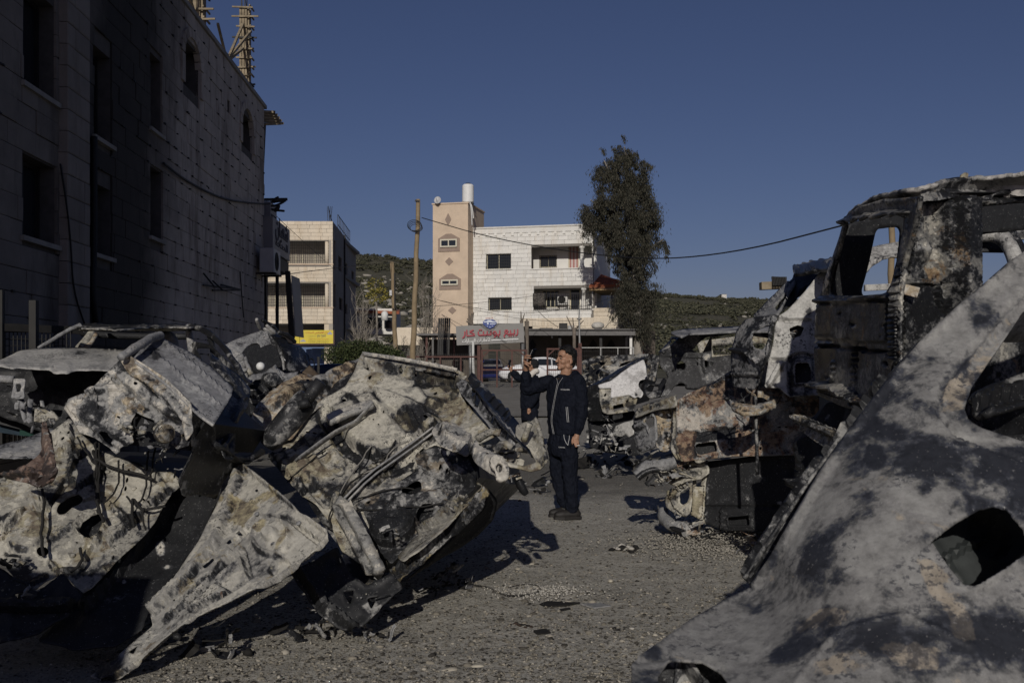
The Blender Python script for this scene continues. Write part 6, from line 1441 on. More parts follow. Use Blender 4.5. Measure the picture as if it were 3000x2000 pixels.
psheet('floor_pan', z5((765, 740), (900, 700), (935, 720), (930, 800), (880, 900), (820, 1000), (740, 1110), (660, 1210), (620, 1270), (600, 1340), (480, 1420), (300, 1430), (160, 1400), (250, 1290), (350, 1195), (480, 1075), (600, 965), (700, 805)), [(620, 1420, 6.1), (650, 1400, 6.2), (450, 1750, 5.35), (200, 1860, 5.1), (500, 1600, 5.75)], B_CHAR, tA, (), 11, .006, [('L', z5((700, 830), (500, 1100), (350, 1250)), 20, .04)], [('D', 470, 1605, 16, 0, .35), ('D', 365, 1705, 10, 0, .4), ('D', 490, 1660, 10, 0, .3)], (.05, 3), .004, 1, 3, 37)
psheet('front_skirt', z5((-60, 1050), (60, 1120), (150, 1185), (260, 1110), (350, 1200), (300, 1290), (180, 1350), (60, 1400), (-60, 1420)), [(0, 1680, 5.2), (230, 1720, 5.2), (0, 1870, 5.0)], B_CHAR, tA, [z5((60, 1200), (120, 1190), (100, 1250))], 10, .006, [('L', z5((0, 1250), (150, 1250), (300, 1250)), 20, .05)], [], (.08, 4), .006, 1, 6, 38)
# rusty bent arch liner
psheet('wheel_arch_liner', z5((20, 712), (80, 680), (140, 640), (175, 600), (168, 560), (185, 528), (212, 525), (222, 580), (232, 660), (225, 720), (195, 752), (165, 752), (120, 735), (60, 722)), [(20, 1400, 5.5), (140, 1280, 5.75), (155, 1420, 5.35), (90, 1390, 5.3)], burnt('liner_rust', (7, 7, 1), bias=.0, rbias=.16, s1=6, rust=(.12, .065, .045), tan=(.22, .14, .10)), tA, (), 7, .006, [('L', z5((190, 540), (200, 640), (185, 740)), 14, .05), ('L', z5((40, 705), (120, 690), (180, 720)), 10, .03)], [], (.02, 5), .004, 1, 3, 39)
psheet('wing', z5((-40, 590), (60, 565), (150, 532), (230, 508), (240, 540), (190, 600), (130, 655), (60, 652), (-40, 648)), [(0, 1330, 6.2), (150, 1265, 6.6), (60, 1350, 6.1)], B_GREY, tA, (), 9, .005, [('L', z5((-40, 640), (130, 650)), 7, .02)], [('P', z5((-40, 580), (230, 505), (230, 520), (0, 600)), 14, 0, -.08)], (.02, 3), .003, 1, 3, 40)
hull('body_shell', [(20, 1460), (220, 1300), (420, 1340), (520, 1420), (420, 1580), (260, 1700), (0, 1620)], AA, (.1, 1.4, -.1), B_CHAR, tA, .9, .12)
hull('bay', [(200, 1180), (330, 1100), (520, 1150), (620, 1240), (560, 1330), (350, 1310)], TA, (.15, .9, -.1), B_CHAR, tA, .9, .10)
for i, q in enumerate((((400, 560), (405, 640), (395, 720), (410, 850)), ((412, 570), (418, 680), (404, 760), (420, 840)), ((395, 600), (410, 700), (400, 800), (430, 900)), ((320, 540), (350, 600), (400, 650)), ((400, 640), (460, 660), (560, 700), (640, 720)), ((620, 600), (610, 680), (600, 800), (560, 830), (530, 790)), ((560, 800), (590, 840), (640, 850), (690, 830)), ((650, 560), (640, 640), (620, 720)), ((175, 760), (180, 860), (175, 960), (185, 1040)), ((540, 520), (560, 460), (600, 440), (640, 480)), ((550, 540), (580, 470), (620, 470)), ((500, 640), (490, 760), (430, 820)), ((555, 800), (550, 860), (560, 920)), ((600, 840), (590, 900), (610, 930)), ((330, 1000), (350, 1060), (300, 1110)))):
 ptube('wire', [(*z5(p)[0], SA(*z5(p)[0], .05).y-.06) for p in q], .006 if i % 2 else .009, M_SOOTW, tA, 3, 5, .02, i)
junk('', '', [(420, 1260, 5.5, 60, 14), (480, 1330, 5.55, 50, 10), (40, 1640, 5.25, 70, 10), (80, 1720, 5.1, 70, 8), (520, 1370, 5.6, 40, 6)], 33, [B_CHAR, B_DARK, B_GREY, B_PALE], tA)

# ============ detached bonnet lying inside-out in front
tB = thing('detached_bonnet', 'detached pale car bonnet seen from its ribbed inner side, lower left foreground', 'car bonnet', GP(300, 1990))
BA = [(302, 1992, 4.86), (967, 1574, 5.05), (705, 1356, 6.05), (640, 1500, 5.75), (560, 1720, 5.2), (820, 1530, 5.35), (480, 1860, 5.0)]
oB, SB_ = psheet('inner_panel', z5((1005, 648), (1100, 722), (1180, 790), (1250, 858), (1330, 918), (1376, 945), (1380, 975), (1340, 1022), (1270, 1082), (1170, 1150), (1060, 1200), (980, 1240), (870, 1290), (790, 1330), (700, 1400), (600, 1490), (500, 1552), (430, 1562), (380, 1545), (470, 1475), (560, 1400), (640, 1330), (625, 1270), (700, 1180), (760, 1080), (830, 980), (880, 880), (920, 800), (930, 720), (915, 650), (950, 630)), BA, burnt('bonnet_pale', (2, 2, 2), bias=.085, rbias=-.015, s1=2.6, s2=12, ash=(.31, .30, .275), pale=(.45, .43, .375), tan=(.34, .29, .165), gain=.8), tB,
  [z5((945, 985), (960, 968), (970, 975), (952, 992)), z5((985, 945), (1000, 932), (1008, 940), (992, 952)), z5((1062, 765), (1072, 757), (1082, 765), (1074, 775)), z5((1142, 888), (1165, 882), (1155, 896)), z5((845, 1085), (890, 1045), (898, 1058), (860, 1092)), z5((832, 1022), (850, 1015), (846, 1030)), z5((720, 1222), (735, 1215), (732, 1230)), z5((1290, 938), (1300, 933), (1304, 943), (1294, 948)), z5((1205, 1090), (1225, 1078), (1222, 1092)), z5((535, 1440), (580, 1410), (560, 1450))], 5.5, .006,
  [('E', 1140/1.425, 900+962/1.425, 66, 52, -25, .016, .25), ('E', 1140/1.425, 900+962/1.425, 22, 18, -25, .022, .3), ('R', 1140/1.425, 900+962/1.425, 52, 7, .012),
   ('L', z5((960, 1000), (1080, 880), (1200, 880), (1330, 980)), 9, -.02), ('L', z5((700, 1290), (860, 1130), (1010, 1010), (1040, 1120), (960, 1180), (800, 1260)), 9, -.018), ('P', z5((900, 1150), (1000, 1040), (1030, 1130), (960, 1180)), -.016, 9), ('P', z5((1120, 1100), (1160, 1040), (1200, 1050), (1220, 1080), (1150, 1130)), -.018, 9),
   ('L', z5((640, 1270), (780, 1130), (900, 990), (960, 830), (1000, 700)), 13, .03), ('L', z5((690, 1310), (850, 1170), (960, 1020)), 7, .016), ('L', z5((1000, 650), (1180, 790), (1376, 950)), 7, .018), ('L', z5((440, 1560), (600, 1480), (790, 1320), (1060, 1195), (1300, 1055), (1376, 965)), 8, .016), ('D', 990/1.425, 900+790/1.425, 12, .02), ('D', 1252/1.425, 900+908/1.425, 9, .02)],
  [('D', 800, 1575, 60, .10, .03), ('D', 700, 1490, 60, .16, -.02), ('D', 800, 1460, 40, .14, -.03), ('D', 760, 1540, 30, .1, 0), ('D', 640, 1440, 40, 0, -.06), ('D', 500, 1790, 70, 0, -.06), ('D', 340, 1960, 70, 0, -.12), ('D', 850, 1600, 90, -.1, .05), ('D', 560, 1700, 50, .0, -.03)], (.014, 2.2), .0025, 1, 1.5, 41, rsc=1.7, soot_shade=.13, nh=3)
for x, y in ((1252, 908), (992, 792), (1075, 865), (1150, 1000)): bolt(oB, SB_, *z5((x, y))[0], .014, B_GREY)
ptube('hinge', [(652, 1735, 5.08), (660, 1752, 5.04), (680, 1757, 5.06)], .014, B_RUST, tB, 2, 8)
ptube('latch_bracket', [(655, 1732, 5.06), (658, 1752, 5.02), (672, 1750, 5.05)], .008, B_DARK, tB, 1, 6)
# ============ ash-white saloon behind on the left
zD = Z(0, 940, 3.408)
tD = thing('burnt_saloon', 'ash-white burnt saloon with open empty windscreen before the shaded wall', 'car', Vector((-3.6, 9.5, .0)))
psheet('bonnet', [(-60, 1060)]+zD((0, 400), (60, 370), (200, 298), (380, 276), (700, 268), (1000, 275), (1300, 290), (1320, 330), (1240, 420), (1100, 500), (1040, 498), (770, 494), (720, 505), (680, 531), (545, 530), (500, 495), (180, 475), (135, 486), (0, 455))+[(-60, 1075)], [(0, 1065, 8.75), (180, 1095, 8.55), (110, 1020, 9.8), (300, 1020, 9.9), (330, 1085, 8.75), (180, 1050, 9.2)], burnt('saloon_ash', (1, 7, 7), bias=.13, rbias=-.16, s1=2.0, s2=13, mid=(.2, .2, .2), ash=(.33, .325, .31), pale=(.43, .42, .395), gain=.8), tD, [zD((528, 466), (545, 458), (540, 472))], 8, .006, [('L', zD((200, 330), (600, 320), (1100, 330)), 6, .014), ('L', zD((60, 400), (400, 380), (540, 440)), 6, .012), ('E', 185, 1077, 26, 18, 0, .015, .3)], [('D', 290, 1060, 40, 0, -.10), ('D', 130, 1075, 16, 0, -.10)], (.02, 2.5), .003, 1, 1.5, 51)
def dpt(pts): return [(*zD((x, y))[0], d) for x, y, d in pts]
ptube('windscreen_pillar', dpt([(380, 276, 9.85), (520, 190, 9.95), (700, 80, 10.1), (800, 48, 10.2)]), [.02, .022, .024, .03], B_GREY, tD, 2, 8, .01)
psheet('roof', zD((760, 62), (850, 38), (1000, 25), (1300, 30), (1700, 32), (1900, 40), (1930, 62), (1860, 72), (1500, 66), (1227, 92), (1000, 84), (820, 78)), [(232, 957, 10.15), (547, 955, 10.1), (400, 948, 11.0)], B_DARK, tD, (), 7, .012, [], [('P', zD((800, 70), (1250, 90), (1900, 60), (1900, 75), (800, 85)), 8, 0, .16)], (.03, 8), .012, 0, 3, 52)
ptube('roof_rim', [(232, 962, 10.05), (300, 963, 10.05), (400, 964, 10.03), (548, 962, 10.0)], .024, B_PALE, tD, 1, 7, .012)
ptube('windscreen_pillar', [(552, 955, 10.0), (556, 990, 9.85), (563, 1032, 9.7)], [.03, .034, .04], B_GREY, tD, 2, 9)
ptube('roof_rail', [(556, 955, 10.0), (603, 967, 9.6), (653, 1012, 9.0), (690, 1062, 8.6), (728, 1130, 8.3)], [.032, .03, .028, .026, .026], B_DARK, tD, 2, 8, .01)
ptube('door_pillar', [(612, 972, 9.6), (622, 1010, 9.5), (630, 1060, 9.4)], .03, B_DARK, tD, 1, 8)
ptube('rear_pillar', dpt([(920, 110, 11.4), (860, 200, 11.3), (790, 276, 11.2)]), [.04, .05, .05], B_PALE, tD, 1, 8)
ptube('rear_pillar', dpt([(960, 130, 11.4), (900, 230, 11.3), (850, 276, 11.2)]), [.03, .03, .03], B_TAN, tD, 1, 8)
ptube('far_rail', [(240, 975, 11.6), (360, 985, 11.5), (560, 985, 11.4)], .04, B_CHAR, tD, 1, 8)
ptube('seat_back', [(455, 1040, 10.4), (460, 1000, 10.4), (475, 985, 10.4), (500, 990, 10.4), (510, 1030, 10.4)], [.05, .07, .08, .07, .05], B_GREY, tD, 2, 10)
psheet('side_doors', [(563, 1000), (620, 1010), (680, 1070), (725, 1140), (735, 1240), (700, 1330), (600, 1300), (560, 1100)], [(563, 1030, 9.7), (730, 1140, 8.3), (650, 1300, 8.6)], B_DARK, tD, [[(575, 1020), (615, 1020), (650, 1060), (600, 1070)]], 10, .006, [('L', [(570, 1090), (640, 1110), (720, 1170)], 10, .03)], [], (.02, 3), .003, 1, 1, 53)
psheet('engine_bay', [(-60, 1070), (40, 1083), (320, 1088), (360, 1120), (330, 1260), (160, 1280), (60, 1240), (-60, 1200)], [(0, 1080, 9.6), (300, 1090, 9.6), (150, 1260, 9.3)], B_CHAR, tD, (), 12, .006, [('L', [(0, 1160), (320, 1160)], 20, .06)], [], (.08, 4), .008, 1, 4, 54)
psheet('crash_box_plate', zD((138, 575), (250, 575), (255, 610), (240, 690), (245, 775), (180, 780), (112, 770), (135, 650)), [(40, 1110, 8.5), (72, 1110, 8.5), (50, 1165, 8.48)], B_GREY, tD, [zD((160, 630), (205, 625), (215, 650), (200, 705), (165, 712))], 5, .015, [], [], (.006, 8), .002, 1, .5, 55)
ptube('crash_beam', [(-60, 1110, 8.6), (0, 1109, 8.6), (40, 1112, 8.6)], .035, B_GREY, tD, 1, 8)
for nm, pl, an, mt in (('bracket', ((170, 790), (240, 785), (260, 930), (270, 1010), (240, 1018), (215, 960)), 8.5, B_GREY), ('bracket', ((275, 780), (330, 785), (318, 920), (320, 1015), (285, 1020), (262, 1000)), 8.5, B_GREY), ('radiator_tank', ((345, 880), (440, 885), (470, 875), (540, 910), (590, 980), (560, 1000), (500, 970), (440, 1012), (340, 1000)), 8.55, B_PALE), ('bracket', ((480, 980), (545, 965), (550, 1030), (500, 1050)), 8.45, B_TAN), ('bracket', ((398, 800), (435, 800), (440, 870), (400, 850)), 8.5, B_GREY)):
 q = zD(*pl); c = np.mean(q, 0); psheet(nm, q, [(c[0], c[1], an), (c[0]+30, c[1], an+.05), (c[0], c[1]+40, an-.05)], mt, tD, (), 6, .012, [('V', [q[0], q[len(q)//2]], 12, .012)], [], (.02, 8), .004, 0, 1, 56)
junk('', '', [(90, 1190, 8.6, 70, 10), (150, 1255, 8.5, 50, 8), (20, 1110, 8.7, 30, 4)], 44, [B_CHAR, B_DARK, B_GREY], tD)
hull('body_shell', [(-40, 1090), (300, 1100), (560, 1060), (640, 1150), (600, 1290), (160, 1290), (-40, 1240)], [(0, 1080, 9.8), (300, 1090, 9.9), (150, 1260, 9.6)], (-.3, 2.6, -.1), B_CHAR, tD, .95, .1, .95)

# ============ car shell with empty wheel arch behind the centre wreck
zE = Z(630, 920, 4.9)
tE = thing('tipped_car', 'tipped burnt car with a torn empty wheel arch behind the centre wreck', 'car', Vector((-3.0, 12, 0)))
EA = [(655, 1015, 11.5), (770, 970, 11.9), (830, 1080, 11.6), (700, 1060, 11.4)]
psheet('front_wing', zE((110, 462), (200, 410), (300, 362), (420, 318), (520, 285), (670, 236), (740, 240), (790, 300), (840, 345), (885, 395), (950, 500), (990, 620), (1002, 800), (975, 805), (960, 680), (920, 570), (870, 480), (820, 445), (795, 432), (770, 440), (720, 455), (655, 482), (640, 440), (600, 412), (540, 415), (450, 470), (390, 550), (340, 655), (270, 690), (200, 590)), EA, B_GREY, tE, (), 5, .006, [('L', zE((540, 410), (650, 320), (700, 240)), 4, -.02), ('L', zE((760, 270), (870, 420), (960, 580)), 5, .03)], [('D', 672, 1035, 14, 0, -.05), ('D', 680, 1045, 16, .12, 0)], (.02, 3), .003, 0, 1, 61)
psheet('door', zE((790, 300), (880, 288), (1000, 340), (1050, 400), (1130, 430), (1200, 440), (1270, 510), (1310, 565), (1345, 700), (1340, 765), (1200, 822), (1008, 815), (992, 620), (952, 500), (886, 395)), [(800, 985, 11.85), (895, 1040, 12.1), (835, 1085, 11.6), (900, 1080, 11.9), (850, 1040, 11.7)], burnt('door_black', (3, 9, 9), bias=-.12, rbias=-.2, s1=5, rough=.3, metal=.5), tE, (), 6, .006, [('L', zE((885, 400), (1050, 410), (1200, 440)), 4, -.015), ('L', zE((1310, 565), (1345, 740)), 4, .02)], [('D', 853, 1072, 18, 0, .12), ('D', 848, 1030, 8, 0, .1)], (.02, 2.5), .002, 0, .5, 62)
psheet('rear_wing', zE((1310, 562), (1400, 622), (1428, 685), (1422, 800), (1390, 780), (1350, 745), (1345, 700)), [(895, 1040, 12.1), (920, 1060, 12.3), (910, 1080, 12.1)], B_DARK, tE, [zE((1350, 690), (1370, 640), (1410, 670), (1415, 740), (1370, 740))], 5, .006, [], [], (.01, 3), .002, 0, .5, 63)
for q, r_, m_ in (([(600, 75), (625, 150), (665, 245)], .03, B_GREY), ([(680, 85), (780, 150), (860, 210), (935, 300)], .03, B_DARK), ([(750, 170), (820, 250), (890, 290)], .03, B_GREY), ([(930, 250), (1040, 310), (1150, 385)], .03, B_DARK), ([(720, 210), (790, 285)], .03, B_GREY)):
 ptube('pillar', [(*zE((x, y))[0], 11.9+i*.1) for i, (x, y) in enumerate(q)], [r_*.6, r_, r_*.8], m_, tE, 2, 7, .03, 4)
psheet('arch_liner', zE((330, 680), (400, 520), (560, 400), (800, 420), (940, 600), (1010, 820), (900, 900), (600, 920), (400, 900)), [(700, 1080, 12.5), (830, 1080, 12.8), (760, 1010, 13.0)], M_BLACK, tE, (), 8, .01, [('D', 770, 1050, 60, -.1)], [], (.08, 4), .006, 1, 1, 64)
c = P(763, 1073, 11.3); Vv, Ff = scatter(I2, F2, np.array([tuple(c)]), np.array([[.05, .05, .05]]), noise=.03); link('lamp_bowl', mesh_np('lamp_bowl', Vv, Ff, True), simple('bowl_white', (.72, .72, .70), .35, .1, 30), tE)
for q, r_, m_ in (([(270, 700), (350, 660), (410, 630)], .05, B_GREY), ([(300, 760), (380, 740), (430, 720)], .05, B_GREY), ([(370, 790), (400, 860), (430, 940)], .05, B_GREY), ([(410, 630), (450, 740), (490, 800)], .025, B_GREY), ([(480, 830), (520, 810)], .05, B_PALE)):
 ptube('suspension_arm', [(*zE((x, y))[0], 11.2) for x, y in q], r_, m_, tE, 1, 7, .02, 2)
psheet('torn_liner', zE((440, 930), (560, 860), (700, 830), (780, 790), (850, 720), (880, 770), (1000, 830), (1200, 830), (1150, 900), (1060, 960), (1010, 1005), (960, 940), (880, 900), (740, 870), (600, 940), (480, 1025)), [(720, 1110, 10.8), (830, 1080, 11.0), (840, 1110, 10.8)], B_GREY, tE, (), 6, .008, [('L', zE((860, 760), (960, 940)), 6, .05)], [('D', 760, 1095, 40, 0, -.1)], (.06, 4), .006, 0, 2, 65)
Vv, Ff = scatter(I2, F2, np.array([tuple(P(793, 1115, 10.7))]), np.array([[.11, .1, .09]]), noise=.18); link('melted_lump', mesh_np('melted_lump', Vv, Ff, True), B_DARK, tE)
psheet('rusty_plate', zE((1250, 840), (1360, 735), (1440, 820), (1520, 880), (1400, 905)), [(890, 1090, 9.6), (915, 1080, 9.7), (930, 1100, 9.6)], simple('brown_plate', (.10, .075, .05), .7, .3, 9), tE, (), 6, .01, [], [], (.01, 4), .001, 0, .5, 66)
junk('', '', [(720, 1150, 10.6, 70, 10), (690, 1090, 11.1, 40, 6), (800, 1150, 10.4, 60, 8)], 66, [B_CHAR, B_DARK, B_GREY], tE)
psheet('lower_body', zE((420, 1000), (700, 1040), (1000, 1010), (900, 1130), (600, 1300), (480, 1560), (420, 1400)), [(720, 1130, 10.9), (830, 1125, 10.9), (730, 1230, 10.5)], B_CHAR, tE, (), 10, .01, [], [], (.08, 4), .006, 1, 1, 67)
hull('body_shell', [(680, 1010), (770, 985), (890, 1040), (900, 1090), (840, 1160), (720, 1160)], EA, (-.3, 2.0, -.6), B_CHAR, tE, .8, 1.2, .9)

# ============ near right car: flaked rear quarter
zG = Z(1800, 1000, 1.568)
tG = thing('foreground_car', 'close burnt car rear quarter with flaked grey paint filling the lower right', 'car', Vector((1.2, 2.6, 0)))
GA = [(1850, 1944, 2.42), (2214, 1714, 2.78), (3000, 745, 3.35), (3000, 1284, 2.75), (3000, 2000, 2.2), (2350, 2000, 2.25), (2600, 1500, 2.58), (3600, 900, 3.5), (3600, 2000, 2.35), (2350, 1640, 2.62), (2480, 1420, 2.74), (2660, 1190, 2.9), (2860, 970, 3.1), (2412, 1383, 2.88), (2603, 1122, 3.04), (2809, 902, 3.2)]
g_ol = [(3600, 560), (3300, 610), (3140, 660), (3000, 745), (2918, 800), (2809, 902), (2701, 1006), (2603, 1122), (2501, 1256), (2412, 1383), (2329, 1529), (2272, 1631), (2214, 1714), (2119, 1762), (2023, 1816), (1927, 1886), (1860, 1931), (1850, 1946), (1852, 2100), (1870, 2500), (2300, 2560), (3600, 2560)]
g_win = [(3560, 700), (3300, 760), (3120, 830), (3000, 905), (2935, 1000), (2880, 1075), (2846, 1128), (2827, 1185), (2840, 1222), (2880, 1245), (3000, 1284), (3250, 1310), (3560, 1320)]
g_fuel = [(2725, 1584), (2800, 1530), (2870, 1490), (2912, 1476), (2950, 1492), (3000, 1545), (3022, 1590), (3000, 1628), (2930, 1680), (2862, 1720), (2820, 1714), (2780, 1665)]
g_lamp = [(1966, 1926), (2055, 1932), (2105, 1960), (2135, 2005), (2130, 2120), (1960, 2120), (1925, 1985)]
relG = [('L', [(3060, 800), (2930, 925), (2760, 1130), (2745, 1205), (2800, 1265), (3000, 1345), (3500, 1400)], 9, -.012), ('P', [(3100, 760), (2800, 1100), (2740, 1200), (2800, 1275), (3050, 1340), (3500, 1380), (3500, 700)], -.018, 22), ('L', [(2214, 1714), (2329, 1529), (2501, 1256), (2701, 1006), (3000, 745)], 12, .014),
  ('L', [(2720, 1585), (2910, 1470), (3010, 1560)], 12, -.012), ('L', [(2855, 1728), (3010, 1630)], 10, .008), ('L', [(1860, 1935), (1960, 1922), (2060, 1926), (2120, 1960)], 10, -.01), ('L', [(2330, 2000), (2450, 1850), (2650, 1800), (2850, 1890), (2920, 2050)], 12, .006)]
tonG = [('D', 2700, 1360, 110, -.1, -.10), ('D', 2820, 1420, 120, -.15, -.12), ('D', 2950, 1400, 130, -.15, -.12), ('D', 2560, 1330, 40, -.1, -.13), ('D', 2480, 1700, 70, -.1, -.07), ('D', 2500, 1640, 110, -.1, .05), ('D', 2400, 1780, 200, -.05, -.005), ('D', 2930, 1840, 160, .0, -.11), ('D', 2330, 1880, 90, -.05, -.09), ('P', [(2690, 1640), (2740, 1640), (2850, 1790), (2870, 1880), (2800, 1870), (2720, 1740)], 30, .22, 0), ('P', [(2280, 1850), (2420, 1780), (2500, 1780), (2480, 1830), (2300, 1880)], 24, .2, 0), ('P', [(2400, 1940), (2550, 1880), (2750, 1900), (2740, 1960), (2420, 1980)], 26, .16, 0), ('P', [(2745, 1200), (2760, 1130), (2900, 960), (3000, 880), (2950, 1000), (2840, 1130), (2825, 1190)], 22, .17, .03), ('D', 2450, 1500, 60, -.1, .06), ('D', 2800, 1010, 90, -.15, .05), ('D', 2960, 850, 100, -.15, .05), ('D', 2100, 1830, 130, -.1, .01), ('P', [(2300, 1850), (2600, 1640), (2660, 1720), (2380, 1900)], 20, .05, .01)]
oG_, SG_ = psheet('rear_quarter', g_ol, GA, B_FLAKE, tG, [g_win, g_fuel, g_lamp], 9, .006, relG, tonG, (.006, 1.2), 0, 2, .6, 71, rsc=.8, soot_shade=.04, ang=70, hem=.004)
# hatch gutter strip, set back
psheet('hatch_gutter', [(2700, 1003), (2600, 1112), (2500, 1225), (2440, 1310), (2374, 1408), (2278, 1548), (2208, 1657), (2178, 1697), (2214, 1722), (2280, 1640), (2340, 1530), (2425, 1383), (2512, 1256), (2612, 1122), (2712, 1006)], [(2700, 1003, 3.3), (2178, 1697, 3.05), (2214, 1722, 2.95), (2440, 1310, 3.2), (2512, 1262, 3.1)], burnt('gutter_scale', (4, 4, 9), bias=-.03, rbias=-.14, s1=9, s2=30, pale=(.36, .35, .32)), tG, (), 9, .01, [('L', [(2600, 1112), (2374, 1408), (2190, 1690)], 6, .02), ('L', [(2640, 1085), (2440, 1345), (2240, 1660)], 7, -.02)], [], None, 0, 1, 0, 72, hem=.004)
ptube('gutter_bead', [(2690, 1010, 3.27), (2600, 1110, 3.23), (2500, 1226, 3.18), (2374, 1406, 3.12), (2278, 1546, 3.07), (2180, 1694, 3.02)], .008, B_DARK, tG, 2, 7)
# fuel filler pocket and lamp pocket
psheet('filler_pocket', [(2700, 1560), (2900, 1440), (3040, 1580), (2850, 1760)], [(2700, 1560, 2.85), (3040, 1580, 2.85), (2850, 1760, 2.75)], simple('soot_green_grey', (.03, .034, .034), .55, .4, 12), tG, (), 14, .005, [('L', [(2760, 1640), (2900, 1560)], 12, .01), ('E', 2900, 1560, 50, 70, -30, -.03, .2)], [], (.01, 5), .002, 1, 0, 73)
psheet('lamp_pocket', [(1900, 1890), (2100, 1900), (2160, 1980), (2160, 2160), (1900, 2160)], [(1930, 1950, 2.62), (2140, 1980, 2.6), (1930, 2100, 2.55)], B_DARK, tG, (), 10, .006, [('L', [(1990, 1920), (2040, 2000), (2060, 2140)], 14, .05)], [('D', 2010, 2000, 50, 0, .15)], (.03, 6), .004, 1, 0, 74)
# interior seen through the side window
psheet('inner_trim', [(2838, 1160), (2900, 1130), (3000, 1095), (3200, 1060), (3200, 1150), (3000, 1185), (2900, 1215), (2860, 1222)], [(2840, 1190, 3.3), (3200, 1080, 3.6), (3000, 1180, 3.35)], B_DARK, tG, (), 12, .02, [('L', [(2850, 1190), (3000, 1140)], 14, .03)], [('D', 2980, 1130, 60, 0, .06)], (.01, 3), .002, 1, 1, 75)
ptube('belt_reel', [(2890, 1200, 3.2), (2900, 1215, 3.2)], .025, B_CHAR, tG, 0, 10)
# rest of the shell, away from the camera
def quad_sheet(name, pts, mat, parent, n=8, amp=.02, seed=1, thick=.006):
 A, B, C_, D_ = [np.array(tuple(p)) for p in pts]; V = []
 for i in range(n+1):
  for j in range(n+1):
   a, c2 = i/n, j/n; V.append((A*(1-a)+B*a)*(1-c2)+(D_*(1-a)+C_*a)*c2)
 V = np.array(V); V[:, 1] += amp*fbm(V, 3, 3, seed); V[:, 2] += amp*fbm(V+5, 3, 3, seed)
 Fc = [(i*(n+1)+j, (i+1)*(n+1)+j, (i+1)*(n+1)+j+1, i*(n+1)+j+1) for i in range(n) for j in range(n)]
 o = link(name, mesh_np(name, V, Fc, True), mat, parent); o.modifiers.new('t', 'SOLIDIFY').thickness = thick; return o
a1, a2, a3 = P(3000, 740, 3.4), P(3600, 560, 3.6), P(2740, 985, 3.25)
sh = Vector((1.35, 1.15, 0)); quad_sheet('roof', [a3+Vector((.02, .03, 0)), a2, a2+sh*.9, a3+sh], B_GREY, tG, 10, .03, 3)
b1_, b2_ = P(2214, 1714, 2.86), P(1870, 1950, 2.5)
quad_sheet('far_quarter', [b1_+sh, a2+sh, Vector((a2.x+sh.x, a2.y+sh.y, .3)), Vector((b1_.x+sh.x, b1_.y+sh.y, .3))], B_DARK, tG, 8, .03, 4)
quad_sheet('boot_floor', [Vector((b2_.x+.1, b2_.y+.12, .55)), Vector((a2.x, a2.y+.1, .5)), Vector((a2.x+sh.x, a2.y+sh.y, .5)), Vector((b2_.x+sh.x, b2_.y+sh.y, .55))], B_CHAR, tG, 8, .03, 5)
quad_sheet('rear_panel', [Vector((b2_.x+.03, b2_.y+.04, .35)), Vector((b2_.x+.12, b2_.y+.1, .78)), Vector((b2_.x+.12+sh.x, b2_.y+.1+sh.y, .78)), Vector((b2_.x+.03+sh.x, b2_.y+.04+sh.y, .35))], B_DARK, tG, 8, .02, 6)
quad_sheet('seat_frame', [P(2900, 1300, 3.6), P(3500, 1250, 3.9), P(3500, 1600, 3.9), P(2900, 1600, 3.6)], B_CHAR, tG, 8, .05, 7)

# ============ black van, high on the right
z8 = Z(2050, 450, 1.844)
tH = thing('burnt_van', 'tall blackened van shell with empty window frames at the right', 'van', Vector((2.6, 5.6, .9)))
VR = [(2640, 800, 5.0), (2400, 900, 6.4), (2640, 1100, 5.0), (2690, 600, 5.0)]
VR = [(2640, 800, 5.0), (2400, 800, 6.42), (2640, 1100, 5.0)]
rear_ol = z8((1200, 228), (1130, 240), (1000, 245), (870, 285), (820, 315), (785, 355), (775, 400), (735, 520), (700, 620), (655, 775), (632, 870), (622, 1010), (625, 1180), (640, 1300), (760, 1360), (900, 1400), (1000, 1330), (1055, 1160), (1055, 900), (1070, 760), (1120, 560), (1180, 330))
rear_win = z8((800, 385), (900, 352), (1000, 335), (1085, 325), (1108, 345), (1100, 420), (1070, 600), (1040, 715), (1010, 755), (900, 765), (760, 768), (712, 762), (705, 740), (720, 660), (770, 470))
psheet('rear_door', rear_ol, VR, B_VAN, tH, [rear_win], 9, .02, [('L', z8((630, 790), (800, 795), (1050, 770)), 9, .03), ('L', z8((625, 1035), (800, 1050), (1050, 1080)), 5, -.02), ('L', z8((790, 370), (950, 335), (1110, 320)), 10, .03), ('P', z8((640, 810), (1040, 790), (1040, 1020), (630, 1010)), .015, 10), ('L', z8((840, 1060), (820, 1340)), 8, -.02), ('L', z8((640, 1250), (760, 1270), (880, 1340)), 12, .05)], [('D', 2560, 590, 60, 0, .07), ('D', 2510, 980, 70, 0, .03), ('D', 2420, 720, 60, 0, -.06), ('D', 2460, 1130, 60, .03, .08)], (.02, 3), .003, 1, 1.5, 81, stamp=(5, 0, 40), nh=5)
VS = [(2640, 800, 4.98), (3000, 800, 5.25), (2640, 1100, 4.98)]
side_ol = z8((1195, 225), (1300, 232), (1500, 228), (1760, 205))+[(3300, 545), (3700, 540), (3700, 1250), (2700, 1300), (2610, 1180)]+z8((1050, 1150), (1050, 900), (1065, 760), (1115, 560), (1175, 340))
